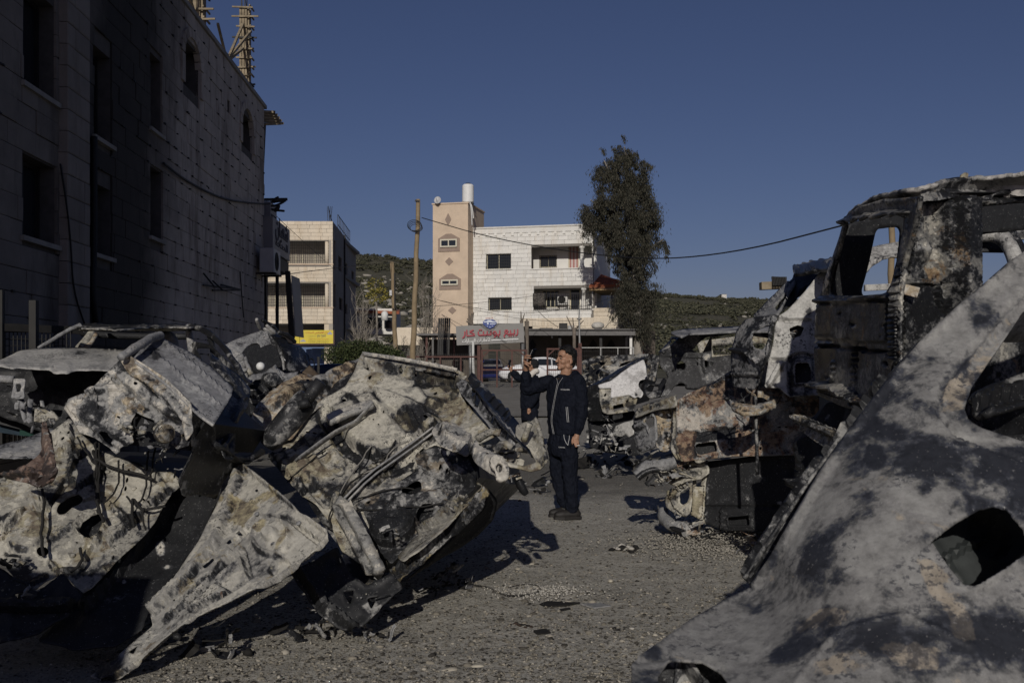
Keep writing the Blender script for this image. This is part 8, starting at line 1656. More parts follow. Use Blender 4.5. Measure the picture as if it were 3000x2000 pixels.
hull('body_shell', z7((60, 400), (600, 340), (400, 460), (100, 620)), [(1705, 1060, 17.5), (1900, 1040, 17), (1715, 1130, 17)], (.5, 2.0, 0), B_CHAR, tN, .92, .2, .95)
junk('', '', [(1725, 1110, 17, 40, 10), (1760, 1090, 16.9, 40, 8)], 153, [B_CHAR, B_GREY, B_PALE], tN)
# ------------------------------------------------------------------ intact parked cars
def parked_car(label, paint, origin, yaw, L=4.6, W=1.8, H=1.45):
 t = thing('parked_car', label, 'car', origin, None); Rz = Matrix.Rotation(yaw, 3, 'Z'); o = Vector(origin)
 T = lambda x, y, z: o+Rz @ Vector((x, y, z))
 xs = np.linspace(-L/2, L/2, 37); f = (xs+L/2)/L        # 0 rear .. 1 front
 roof = np.interp(f, [0, .03, .10, .20, .34, .45, .56, .70, .80, .93, .985, 1], [.70, .92, 1.02, 1.10, 1.40, 1.45, 1.42, 1.06, .98, .86, .70, .55])*H/1.45
 belt = np.interp(f, [0, .05, .5, .72, .95, 1], [.70, .90, .92, .90, .80, .55])*H/1.45
 belt = np.minimum(belt, roof-.005)
 bot = np.interp(f, [0, .06, .94, 1], [.42, .22, .20, .38]); hw = W/2*np.interp(f, [0, .04, .14, .85, .96, 1], [.78, .92, 1, 1, .88, .70])
 rh = hw-.02-.52*(roof-belt)
 V = []; n = 14
 for i in range(len(xs)):
  prof = [(hw[i]*.86, bot[i]), (hw[i]*.97, bot[i]+.10), (hw[i], (bot[i]+belt[i])/2+.05), (hw[i]*.985, belt[i]-.06), (hw[i]*.95, belt[i]), (rh[i]*.97, roof[i]-.03), (rh[i]*.8, roof[i])]
  for y, z in prof: V.append(T(xs[i], y, z))
  for y, z in reversed(prof): V.append(T(xs[i], -y, z))
 Fc = [(i*n+k, i*n+(k+1) % n, (i+1)*n+(k+1) % n, (i+1)*n+k) for i in range(len(xs)-1) for k in range(n)]+[tuple(range(n-1, -1, -1)), tuple((len(xs)-1)*n+k for k in range(n))]
 me = mesh_np('body', V, Fc, True); link('body', me, paint, t)
 gl = flat('car_glass', (.015, .018, .022), .06, 0, .7)
 def gpt(fx, s, side):         # s 0 belt .. 1 roof rail
  x = -L/2+fx*L; b_, r_ = np.interp(fx, f, belt), np.interp(fx, f, roof); h_, q_ = np.interp(fx, f, hw)*.955, np.interp(fx, f, rh)*.98
  return T(x, side*(h_+(q_-h_)*s+.006), b_+(r_-.03-b_)*s)
 for side in (-1, 1):
  for pl in ([(.155, .12), (.345, .12), (.345, .86), (.30, .84)], [(.36, .12), (.52, .10), (.52, .84), (.36, .88)], [(.53, .10), (.695, .08), (.585, .80), (.53, .84)]):
   Vw = [gpt(a, s, side) for a, s in pl]; link('side_window', mesh_np('w', Vw, [(0, 1, 2, 3)]), gl, t).modifiers.new('t', 'SOLIDIFY').thickness = .004
  for fx in (.175, .82):
   x = -L/2+fx*L; c0, c1 = T(x, side*(W/2-.20), .31), T(x, side*(W/2+.008), .31)
   ty = MB().tube([c0, c0.lerp(c1, .12), c0.lerp(c1, .9), c1], [.28, .31, .31, .28], 22).build('wheel', flat('tyre', (.015, .015, .015), .9), t, smooth=False)
   rim = MB().tube([c1, c1.lerp(c0, -.03)], [.205, .19], 18).build('rim', flat('dark_rim', (.05, .05, .05), .5), ty)
   for k in range(5):
    a = 6.283*k/5; d = Rz @ Vector((math.cos(a), 0, math.sin(a))); MB().bar(c1.lerp(c0, -.05), c1.lerp(c0, -.05)+d*.19, .055, .02).build('spoke', simple('alloy', (.55, .55, .56), .3, .05, 5, .8), ty)
   MB().tube([T(x, side*(W/2-.32), .33), T(x, side*(W/2+.003), .33)], .36, 22).build('wheel_arch', M_BLACK, t)
  MB().box(T(-L/2+.955*L, side*(W/2*.62), .66*H/1.45), (.22, .34, .13), Rz @ Matrix.Rotation(-side*.5, 3, 'Z')).build('headlight', flat('lamp_lens', (.35, .36, .38), .1), t, bevel=.03)
  MB().box(T(-L/2+.03*L, side*(W/2*.7), .82*H/1.45), (.2, .3, .12), Rz).build('tail_light', flat('tail_red', (.3, .01, .01), .2), t, bevel=.03)
  MB().box(T(-L/2+.66*L, side*(W/2+.07), .95*H/1.45), (.12, .18, .12), Rz).build('mirror', paint, t, bevel=.03)
  MB().bar(T(-L/2+.45*L, side*(W/2*.985), .80*H/1.45), T(-L/2+.49*L, side*(W/2*.985), .80*H/1.45), .03).build('door_handle', paint, t)
 for fa, fb, nm in ((.575, .695, 'windscreen'), (.205, .335, 'rear_window')):
  Vw = []
  for a in (fa, fb):
   r_ = np.interp(a, f, roof); q_ = np.interp(a, f, rh)*.78; x = -L/2+a*L
   Vw += [T(x, q_, r_+.008), T(x, -q_, r_+.008)]
  link(nm, mesh_np(nm, Vw, [(0, 1, 3, 2)]), gl, t).modifiers.new('t', 'SOLIDIFY').thickness = .004
 return t
def paint(name, col):
 b = NB(name); b.set('Base Color', (*col, 1)); b.set('Roughness', .28); b.set('Coat Weight', .6); b.set('Coat Roughness', .06); return b.m
p_ = P(1578, 1128, 57); parked_car('white intact car parked behind the red brown gate', paint('white_paint', (.72, .72, .72)), (p_.x, 57, float(gz(0, 57))+.05), math.pi+.06)
p_ = P(1440, 1122, 60); parked_car('small blue car parked left of the white car behind the gate', paint('blue_paint', (.02, .03, .16)), (p_.x, 62, float(gz(0, 57))+.05), 1.57, 3.9, 1.65, 1.4)
p_ = P(985, 1090, 30); parked_car('dark blue car roof showing behind the centre wreck', paint('navy_paint', (.02, .025, .05)), (p_.x-.2, 31, .32), .25, 4.4, 1.75, 1.5)
o = MB().bar(P(933, 1045, 22), P(933, 1110, 22), .05).build('thin_post', M_DARK); tag(o, 'short dark post standing before the dark blue car', 'post')

# ------------------------------------------------------------------ people
def ell(c, r, M=None, sub=2):
 V, Fc = (I2, F2) if sub == 2 else (I1, F1); V = V*np.array(r)
 if M is not None: V = V@np.array(M.to_3x3()).T
 return V+np.array(tuple(c)), Fc
class Blob:
 """overlapping closed shapes fused by a voxel remesh into one continuous surface"""
 def __init__(s): s.V = []; s.F = []; s.n = 0
 def _add(s, V, Fc):
  s.V += [tuple(p) for p in V]; s.F += [tuple(int(i)+s.n for i in f) for f in Fc]; s.n += len(V)
 def ell(s, c, r, M=None): s._add(*ell(c, r, M)); return s
 def limb(s, pts, rad, seg=14):
  m = MB(); P_ = [Vector(p) for p in pts]; W = smoothpath(P_, 2); t = np.linspace(0, 1, len(W)); rr = list(np.interp(t, np.linspace(0, 1, len(rad)), rad))
  m.tube(W, rr, seg); s._add(m.v, m.f)
  s.ell(W[0], [rr[0]]*3); s.ell(W[-1], [rr[-1]]*3); return s
 def loft(s, rings, seg=20):
  V = []; Fc = []
  for c, sx, sy, dx, dy in rings:
   for k in range(seg):
    a = 6.283*k/seg; ca, sa = math.cos(a), math.sin(a); e = .82      # squarish oval
    V.append(Vector(c)+Vector(dx)*(math.copysign(abs(ca)**e, ca)*sx)+Vector(dy)*(math.copysign(abs(sa)**e, sa)*sy))
  n = len(rings)
  for i in range(n-1):
   for k in range(seg): Fc.append((i*seg+k, i*seg+(k+1) % seg, (i+1)*seg+(k+1) % seg, (i+1)*seg+k))
  Fc += [tuple(range(seg-1, -1, -1)), tuple((n-1)*seg+k for k in range(seg))]
  s._add(V, Fc); return s
 def build(s, name, mat, parent, vox, smooth=4, disp=None):
  me = bpy.data.meshes.new(name); me.from_pydata(s.V, [], s.F); me.update()
  bm = bmesh.new(); bm.from_mesh(me); bmesh.ops.recalc_face_normals(bm, faces=bm.faces); bm.to_mesh(me); bm.free()
  o = link(name, me, mat, parent)
  r = o.modifiers.new('fuse', 'REMESH'); r.mode = 'VOXEL'; r.voxel_size = vox; r.use_smooth_shade = True
  if smooth: sm = o.modifiers.new('soft', 'SMOOTH'); sm.iterations = smooth; sm.factor = .5
  if disp:
   tx = bpy.data.textures.new(name+'_folds', 'CLOUDS'); tx.noise_scale = disp[1]; tx.noise_depth = 2
   d = o.modifiers.new('folds', 'DISPLACE'); d.texture = tx; d.strength = disp[0]; d.texture_coords = 'GLOBAL'; d.mid_level = .5
  return o
b = NB('skin'); co = b.coord(); b.set('Base Color', b.ramp(b.noise(co, 30, 5, .6), [(.3, (.30, .165, .105)), (.7, (.38, .22, .145))])); b.set('Roughness', .5); b.set('Subsurface Weight', .1); b.set('Subsurface Radius', (.01, .004, .002)); M_SKIN = b.m
b = NB('navy_cloth'); co = b.coord(); b.set('Base Color', b.ramp(b.noise(co, 40, 5, .6), [(.3, (.006, .0075, .013)), (.7, (.009, .011, .019))])); b.set('Roughness', .8); b.set('Specular IOR Level', .12)
b.bump(b.math('ADD', b.noise(b.mapv(co, (0, 0, 0), (1, 1, .5)), 16, 4, .6, 1.0), b.math('MULTIPLY', b.noise(co, 5, 3, .6), 1.5)), .03); M_CLOTH = b.m
M_HAIR = simple('black_hair', (.008, .007, .006), .55, .4, 60, bump=.004)
M_SHOE = simple('black_shoe', (.02, .018, .017), .6, .3, 30); M_PIPE = flat('white_piping', (.42, .42, .42), .6); M_PHONE = flat('phone_black', (.006, .006, .007), .3, 0, .3)
zP = Z(1450, 980, 2.703)
def hand(bl, wrist, palm, knuck, tips, thumb, r=.0085, mid=None):
 """palm with four unequal bent fingers and a thumb leaving the side of the palm"""
 bl.limb([wrist, wrist.lerp(palm, .5), palm], [.026, .030, .034], 10)
 for k, (a, c2) in enumerate(zip(knuck, tips)):
  m_ = (a+c2)/2+(mid if mid is not None else Vector((0, 0, 0)))
  bl.limb([palm.lerp(a, .5), a, m_, c2], [r*1.35, r*1.15, r*1.05, r*.8], 8)
 bl.limb(thumb, [r*1.7, r*1.3, r*.95], 8)

def man_one():
 D0 = 10.4; base = GP(1648, 1512); base.z = 0
 t = thing('person', 'man in black tracksuit holding up a phone and a cigarette, standing in the yard', 'person', base)
 q = lambda x, y, d=0.0: P(*zP((x, y))[0], D0+d)
 fwd = Vector((-.80, -.60, 0)); rt = Vector((-.60, .80, 0)); up = Vector((0, 0, 1))     # facing, his right, up
 # --- head (local x forward, y left, z up), chin raised
 hc = q(566, 196, .0); yaw = math.atan2(-.50, -.866); Mh = (Matrix.Rotation(yaw, 4, 'Z') @ Matrix.Rotation(R(-7), 4, 'Y')).to_3x3(); H = lambda x, y, z: hc+Mh @ Vector((x, y, z))
 s = 1.0
 B = Blob()
 B.ell(H(-.012, 0, .035), (.098, .076, .092), Mh).ell(H(.03, 0, -.03), (.066, .062, .085), Mh).ell(H(.045, 0, -.078), (.046, .05, .036), Mh).ell(H(.078, 0, -.103), (.020, .024, .020), Mh)
 B.ell(H(.055, 0, .045), (.044, .062, .05), Mh).ell(H(.083, 0, .016), (.016, .05, .011), Mh)
 for sd_ in (-1, 1): B.ell(H(.058, sd_*.040, -.032), (.032, .026, .03), Mh).ell(H(-.012, sd_*.077, -.022), (.019, .009, .031), Mh).ell(H(-.004, sd_*.079, -.042), (.010, .009, .012), Mh).ell(H(.0, sd_*.055, -.07), (.03, .018, .03), Mh)
 B.limb([H(.092, 0, .012), H(.106, 0, -.012), H(.119, 0, -.036)], [.008, .011, .013], 8).ell(H(.112, .012, -.040), (.010, .009, .008), Mh).ell(H(.112, -.012, -.040), (.010, .009, .008), Mh)
 B.ell(H(.097, 0, -.064), (.013, .024, .0065), Mh).ell(H(.094, 0, -.078), (.013, .021, .0075), Mh)
 # neck and hidden trunk, arms and legs, one continuous body
 B.limb([H(-.02, 0, -.06), q(562, 300, .0), q(556, 350, .02)], [.060, .058, .068])
 B.loft([(q(540, 800, 0), .14, .10, rt, fwd), (q(545, 650, 0), .14, .09, rt, fwd), (q(548, 480, 0), .165, .10, rt, fwd), (q(550, 380, 0), .15, .08, rt, fwd), (q(554, 345, 0), .07, .06, rt, fwd)])
 shR, elR, wrR = q(425, 385, .22), q(252, 425, .25), q(246, 288, .16)
 shL, elL, wrL = q(668, 390, -.14), q(690, 600, -.16), q(652, 782, -.16)
 B.limb([shR, shR.lerp(elR, .5), elR, elR.lerp(wrR, .5), wrR], [.05, .046, .04, .036, .027]); B.limb([shL, shL.lerp(elL, .5), elL, elL.lerp(wrL, .5), wrL], [.05, .046, .04, .036, .027])
 hipR, knR, anR = q(490, 860, .09), q(500, 1090, .07), q(548, 1345, .06); hipL, knL, anL = q(588, 860, -.09), q(592, 1095, -.10), q(612, 1385, -.10)
 B.limb([hipR, knR, anR], [.085, .058, .042]); B.limb([hipL, knL, anL], [.085, .058, .042])
 # right hand round the phone
 pal = q(248, 238, .13); kn = [q(232, 176, .10), q(226, 194, .10), q(224, 213, .10), q(232, 232, .10)]; tp = [q(283, 168, .04), q(286, 187, .03), q(283, 233, .03), q(268, 247, .03)]
 hand(B, wrR, pal, kn, tp, [q(262, 262, .11), q(275, 240, .08), q(282, 212, .09)], .0085, Vector((-.012, -.02, .01)))
 palL = q(642, 822, -.17); knL_ = [q(618, 838, -.19), q(630, 848, -.20), q(645, 850, -.20), q(660, 842, -.19)]; tpL = [q(613, 868, -.20), q(640, 888, -.21), q(650, 886, -.21), q(663, 872, -.20)]
 hand(B, wrL, palL, knL_, tpL, [q(622, 815, -.18), q(612, 838, -.2), q(612, 860, -.21)], .0085, Vector((-.004, -.008, 0)))
 body = B.build('body', M_SKIN, t, .0048, 2)
 # --- hair, brows, eyes, beard shadow
 rs2 = random.Random(4); Bh = Blob(); Bh.ell(H(-.028, 0, .052), (.094, .0815, .090), Mh); Bh.ell(H(.006, 0, .094), (.066, .066, .040), Mh); Bh.ell(H(-.045, 0, .0), (.070, .0775, .075), Mh).ell(H(-.06, 0, -.045), (.045, .06, .05), Mh)
 for k in range(230):
  a = rs2.uniform(-2.3, 2.3); e = rs2.uniform(.15, 1.5); d = Vector((-math.cos(a)*math.cos(e)*.9+.15, math.sin(a)*math.cos(e), math.sin(e)))
  if rs2.random() < .4: d = Vector((rs2.uniform(.2, .75), rs2.uniform(-.75, .75), 1)).normalized()
  p = H(-.015+d.x*.094, d.y*.078, .05+d.z*.092); Bh.ell(p, (rs2.uniform(.009, .017),)*3)
 for k in range(14): Bh.ell(H(.052+rs2.uniform(-.012, .01), -.05+k*.0077, .098+rs2.uniform(-.008, .008)), (.014,)*3)
 Bh.build('hair', M_HAIR, t, .005, 0)
 for sd_ in (-1, 1):
  e_ = Blob().ell(H(.0845, sd_*.031, -.002), (.011, .013, .0085), Mh).build('eye', flat('eye_white', (.25, .22, .19), .3), body, .003, 1); Blob().ell(H(.0945, sd_*.031, -.001), (.003, .0055, .0055), Mh).build('iris', flat('iris_dark', (.01, .008, .006), .2), body, .002, 0)
  MB().tube([H(.088, sd_*.046, .003), H(.097, sd_*.031, .0075), H(.094, sd_*.018, .002)], .0028, 6).build('eyelid', M_SKIN, body)
  MB().tube([H(.086, sd_*.052, .019), H(.0995, sd_*.033, .0265), H(.1015, sd_*.014, .021)], [.003, .0055, .004], 6).build('eyebrow', M_HAIR, body)
 MB().tube([H(.096, .024, -.071), H(.1085, .008, -.0705), H(.1085, -.008, -.0705), H(.096, -.024, -.071)], .0028, 6).build('mouth', flat('lip_dark', (.10, .035, .03), .5), body)
 Blob().ell(H(.096, 0, -.106), (.008, .010, .010), Mh).ell(H(.088, 0, -.117), (.013, .013, .009), Mh).build('goatee', M_HAIR, t, .0035, 1)
 MB().tube([H(.099, .022, -.058), H(.110, .008, -.053), H(.110, -.008, -.053), H(.099, -.022, -.058)], .003, 6).build('moustache', M_HAIR, t)
 # --- jacket
 J = Blob()
 J.loft([(q(552, 785, 0), .170, .125, rt, fwd), (q(550, 740, 0), .190, .140, rt, fwd), (q(548, 640, 0), .195, .145, rt, fwd), (q(547, 520, 0), .205, .145, rt, fwd), (q(547, 430, 0), .215, .135, rt, fwd), (q(550, 375, 0), .20, .115, rt, fwd), (q(556, 340, .01), .13, .095, rt, fwd), (q(562, 318, .02), .085, .085, rt, fwd)])
 J.limb([q(430, 375, .2), shR.lerp(elR, .35), shR.lerp(elR, .8), elR+Vector((-.01, 0, -.01)), elR.lerp(wrR, .35), elR.lerp(wrR, .75), wrR.lerp(elR, .08)], [.085, .085, .078, .078, .068, .055, .040])
 J.limb([q(655, 372, -.12), shL.lerp(elL, .35), elL, elL.lerp(wrL, .5), wrL.lerp(elL, .08)], [.085, .078, .068, .058, .044])
 J.ell(q(600, 322, .06), (.10, .085, .05)).ell(q(640, 330, .08), (.06, .07, .055)).limb([q(505, 330, -.06), q(560, 348, -.10), q(620, 318, -.04), q(640, 300, .04)], [.022, .020, .026, .03])
 for d_, y_ in ((0, 760), (0, 776)): J.loft([(q(552, y_+12, 0), .183, .137, rt, fwd), (q(552, y_, 0), .188, .142, rt, fwd)])
 jk = J.build('jacket', M_CLOTH, t, .009, 5, (.030, .085))
 # T-shirt in the open collar
 Blob().ell(q(528, 345, -.055), (.05, .04, .045)).build('t_shirt', flat('brown_shirt', (.035, .024, .02), .8), t, .006, 2)
 Tr = Blob()
 Tr.loft([(q(548, 740, 0), .15, .115, rt, fwd), (q(542, 830, 0), .172, .135, rt, fwd), (q(538, 900, 0), .175, .135, rt, fwd), (q(538, 960, 0), .15, .115, rt, fwd)])
 Tr.limb([hipR, hipR.lerp(knR, .6), knR, knR.lerp(anR, .5), anR+Vector((0, 0, .02))], [.105, .092, .082, .074, .066]); Tr.limb([hipL, hipL.lerp(knL, .6), knL, knL.lerp(anL, .5), anL+Vector((0, 0, .02))], [.105, .092, .082, .074, .068])
 trs = Tr.build('trousers', M_CLOTH, t, .010, 4, (.034, .07))
 for nm, a, hx, hy, d_ in (('shoe', anR, 425, 1408, .02), ('shoe', anL, 462, 1444, -.14)):
  toe = q(hx, hy, d_); toe.z = .045; he = a.copy(); he.z = .05; Sh = Blob()
  he = he+(he-toe).normalized()*.05
  toe = he.lerp(toe, .82); Sh.limb([he, he.lerp(toe, .4), he.lerp(toe, .75), toe], [.045, .050, .050, .040]); Sh.limb([a+Vector((0, 0, .02)), he+Vector((-.02, 0, .03))], [.05, .05])
  sh_ = Sh.build('shoe', M_SHOE, t, .008, 3)
  dv = (toe-he).normalized(); sdv = dv.cross(up); V = []
  pl = [he-dv*.045+sdv*.03, he-dv*.03+sdv*.043, he.lerp(toe, .7)+sdv*.055, toe+dv*.03+sdv*.03, toe+dv*.045, toe+dv*.03-sdv*.03, he.lerp(toe, .7)-sdv*.055, he-dv*.03-sdv*.043, he-dv*.045-sdv*.03]
  m = MB(); k = len(pl); A = [Vector((p.x, p.y, .003)) for p in pl]; A2 = [Vector((p.x, p.y, .03)) for p in pl]
  m.add(A+A2, [tuple(range(k-1, -1, -1)), tuple(range(k, 2*k))]+[(i, (i+1) % k, (i+1) % k+k, i+k) for i in range(k)]).build('sole', M_SHOE, sh_)
 # piping and lettering laid on the evaluated cloth
 bpy.context.view_layer.update(); dg = bpy.context.evaluated_depsgraph_get()
 def hit(o, x, y, lift=.004):
  u, v = zP((x, y))[0]; c = Vector((0, 0, CH)); d = Vector(((u-CU)/F, 1, -(v-HV)/F)).normalized(); ob = o.evaluated_get(dg); Mi = ob.matrix_world.inverted()
  ok, loc, nn, _ = ob.ray_cast(Mi @ c, (Mi.to_3x3() @ d).normalized())
  return (ob.matrix_world @ loc)-d*lift if ok else c+d*(D0-.1)/d.y
 def piping(o, pts, r, nm='piping'):
  W = chaikin(pts, 2, closed=False); return MB().tube([hit(o, *p) for p in resample(W, 8, False)], r, 5).build(nm, M_PIPE, t)
 piping(jk, [(488, 345), (498, 378), (490, 400), (470, 500), (452, 600), (442, 680), (452, 740), (462, 788)], .0016, 'zip')
 piping(jk, [(538, 338), (512, 375), (499, 400), (478, 500), (461, 600), (450, 680), (460, 740), (470, 788)], .0016, 'zip')
 piping(jk, [(563, 572), (568, 640), (573, 692)], .003); piping(jk, [(575, 572), (580, 640), (585, 692)], .003)
 piping(trs, [(545, 785), (548, 820), (560, 850), (577, 876)], .003, 'drawstring'); piping(trs, [(588, 770), (590, 820), (582, 850), (578, 878)], .003, 'drawstring')
 def logo(o, x0, y0, x1, y1, h, star):
  a, c2 = hit(o, x0, y0, .006), hit(o, x1, y1, .006); ex = (c2-a).normalized(); nn = Vector((-.1, -1, .05)); ez = (up-ex*up.dot(ex)).normalized(); nn = ex.cross(ez)
  w = (c2-a).length; off = w*.2 if star else 0
  text_mesh('logo', 'Columbia', .05, M_PIPE, a+ex*(off+(w-off)/2), ex, ez, nn, t, .001, width=w-off, height=h, bold=.0008)
  if star:
   cc = a+ex*w*.07
   for dx, dz in ((0, h*.28), (0, -h*.28), (h*.28, 0), (-h*.28, 0)):
    g = h*.2; MB().prism([(dx-g, dz), (dx, dz-g), (dx+g, dz), (dx, dz+g)], cc, ex, ez, nn, .002).build('logo', M_PIPE, t)
 logo(jk, 520, 434, 592, 434, .017, True); logo(trs, 505, 889, 556, 892, .013, False)
 # things in the hands
 pc_ = q(290, 168, .075); ax = (q(321, 105, .05)-q(262, 228, .10)).normalized(); wv = Vector((.5, .866, 0)); wv = (wv-ax*wv.dot(ax)).normalized(); nv = ax.cross(wv)
 M_ = Matrix((wv, ax, nv)).transposed()
 ph = thing('phone', 'black phone raised in the hand of the man in the tracksuit', 'phone', pc_); MB().box(pc_, (.078, .165, .009), M_).build('case', M_PHONE, ph, bevel=.002); MB().bar(pc_-wv*.0395-ax*.07, pc_-wv*.0395+ax*.075, .003).build('edge_trim', flat('phone_trim', (.4, .4, .4), .3), ph)
 MB().box(pc_-nv*.006+ax*.055-wv*.02, (.022, .03, .003), M_).build('camera_bump', M_GLASS, ph)
 cg = MB().tube([q(640, 878, -.215), q(655, 877, -.215), q(670, 876, -.215)], .004, 8).build('cigarette', flat('paper_white', (.75, .73, .7), .7)); tag(cg, 'white cigarette between the fingers of the man in the tracksuit', 'cigarette')
man_one()

def man_two():
 D0 = 18.8; base = Vector(P(1550, 1100, D0)); base.z = 0
 t = thing('person', 'man in dark clothes and white scarf filming with a phone behind the first man', 'person', base)
 q = lambda x, y, d=0.0: P(*zP((x, y))[0], D0+d)
 fwd = Vector((-.75, .66, 0)); rt = Vector((.66, .75, 0)); up = Vector((0, 0, 1))
 hc = q(303, 246); Mh = Matrix.Rotation(math.atan2(.5, -.86), 3, 'Z'); H = lambda x, y, z: hc+Mh @ Vector((x, y, z))
 B = Blob(); B.ell(H(-.01, 0, .02), (.098, .077, .105), Mh).ell(H(.04, 0, -.05), (.06, .06, .075), Mh).ell(H(.08, 0, -.09), (.02, .022, .02), Mh).limb([H(.095, 0, .0), H(.115, 0, -.03)], [.01, .014], 8).ell(H(-.01, .077, -.02), (.018, .009, .03), Mh).ell(H(-.01, -.077, -.02), (.018, .009, .03), Mh).ell(H(.09, 0, -.065), (.012, .022, .008), Mh)
 B.limb([H(-.02, 0, -.06), q(300, 320)], [.06, .065]); B.loft([(q(275, 600), .14, .1, rt, fwd), (q(280, 460), .15, .1, rt, fwd), (q(288, 345), .14, .08, rt, fwd)])
 sA, eA, wA = q(255, 345, .05), q(185, 352, .0), q(135, 292, -.05); B.limb([sA, eA, wA], [.05, .04, .028])
 sB, eB, wB = q(345, 370, -.1), q(330, 480, -.15), q(272, 580, -.16); B.limb([sB, eB, wB], [.05, .04, .028])
 hand(B, wA, q(122, 272, -.05), [q(108, 258, -.07), q(110, 250, -.07), q(113, 243, -.07), q(117, 238, -.07)], [q(100, 262, -.09), q(101, 254, -.09), q(104, 246, -.09), q(110, 240, -.09)], [q(128, 262, -.05), q(140, 248, -.06), q(158, 247, -.07)], .009)
 hand(B, wB, q(268, 598, -.17), [q(258, 608, -.18), q(263, 612, -.18), q(270, 612, -.18), q(277, 608, -.18)], [q(258, 622, -.18), q(264, 629, -.18), q(271, 628, -.18), q(277, 620, -.18)], [q(276, 595, -.17), q(282, 604, -.18), q(282, 612, -.18)], .009)
 hA, kA, aA = q(245, 610, .08), q(248, 760, .08), q(250, 905, .1); hB, kB, aB = q(305, 610, -.08), q(302, 760, -.08), q(300, 910, -.08)
 for a, c2, d in ((hA, kA, aA), (hB, kB, aB)): B.limb([a, c2, d], [.085, .06, .045])
 B.build('body', M_SKIN, t, .008, 2)
 Blob().ell(H(-.015, 0, .04), (.104, .084, .098), Mh).ell(H(-.03, 0, -.01), (.085, .082, .06), Mh).build('cap', simple('black_knit', (.012, .012, .014), .9, .3, 60), t, .008, 2)
 Blob().limb([q(330, 285, -.05), q(300, 300, -.09), q(285, 325, -.1), q(290, 340, -.1)], [.05, .055, .045, .03]).limb([q(315, 285, .08), q(335, 292, .0), q(322, 290, -.06)], [.05, .055, .05]).build('scarf', simple('white_scarf', (.62, .58, .52), .9, .12, 30), t, .008, 2, (.012, .03))
 J = Blob(); J.loft([(q(276, 590), .18, .13, rt, fwd), (q(276, 560), .20, .15, rt, fwd), (q(278, 470), .20, .15, rt, fwd), (q(284, 380), .21, .14, rt, fwd), (q(290, 340), .17, .11, rt, fwd), (q(298, 322), .09, .09, rt, fwd)])
 J.limb([sA, eA, wA.lerp(eA, .1)], [.085, .072, .05]).limb([sB, eB, wB.lerp(eB, .1)], [.085, .072, .05]); J.build('jacket', M_CLOTH, t, .012, 4, (.03, .08))
 Tr = Blob(); Tr.loft([(q(276, 580), .16, .12, rt, fwd), (q(275, 640), .17, .13, rt, fwd), (q(275, 680), .15, .12, rt, fwd)])
 for a, c2, d in ((hA, kA, aA), (hB, kB, aB)): Tr.limb([a, c2, d], [.1, .085, .07])
 Tr.build('trousers', M_CLOTH, t, .013, 4, (.03, .08))
 for a in (aA, aB):
  z_ = a.copy(); z_.z = .05; Blob().limb([z_-fwd*.06, z_+fwd*.08, z_+fwd*.17], [.045, .048, .04]).limb([a, z_], [.05, .05]).build('shoe', M_SHOE, t, .012, 2)
 ph = thing('phone', 'black phone held out by the man in the white scarf', 'phone', q(114, 230, -.08)); a, c2 = q(107, 258, -.09), q(122, 200, -.08); MB().bar(a, c2, .075, .012, up=(.9, .4, 0)).build('case', M_PHONE, ph)
 MB().bar(a.lerp(c2, .8)+Vector((-.02, -.01, 0)), a.lerp(c2, .95)+Vector((-.02, -.01, 0)), .02).build('camera_bump', M_GLASS, ph)
man_two()

# ------------------------------------------------------------------ stones, ash and debris on the ground
b = NB('loose_stones'); rnd = b.n('ShaderNodeNewGeometry').outputs['Random Per Island']
b.set('Base Color', b.ramp(rnd, [(0, (.03, .028, .025)), (.30, (.07, .063, .052)), (.42, (.17, .155, .125)), (.75, (.26, .235, .19)), (1, (.40, .37, .31))])); b.set('Roughness', .95); b.bump(b.noise(b.coord(), 120, 3, .6), .002); M_STONES = b.m
rs = np.random.default_rng(21)
def yard(n, lo, hi, seed, y0=4.4, y1=15.0):
 g = np.random.default_rng(seed); Y = 1/np.sqrt(g.uniform(1/y1**2, 1/y0**2, n)); X = g.uniform(-.36, .36, n)*Y*1.25+g.normal(.1, .3, n)
 S = lo*(hi/lo)**(g.uniform(0, 1, n)**2.2); return X, Y, S
X, Y, S = yard(34000, .005, .019, 1)
V1, F1_ = scatter(OV, OF, np.c_[X, Y, gfine(X[None], Y[None])[0]+S*.2], np.c_[S, S*rs.uniform(.6, 1, len(S)), S*rs.uniform(.35, .7, len(S))], noise=.3, seed=2)
X, Y, S = yard(1100, .010, .032, 5)
V2, F2_ = scatter(I1, F1, np.c_[X, Y, gfine(X[None], Y[None])[0]+S*.1], np.c_[S, S*rs.uniform(.6, 1, len(S)), S*rs.uniform(.3, .6, len(S))], noise=.22, seed=3)
tag(link('gravel', mesh_np('gravel', np.vstack([V1, V2]), np.vstack([F1_, F2_+len(V1)])), M_STONES), 'loose pale gravel and black cinders strewn over the yard', 'gravel', kind='stuff')
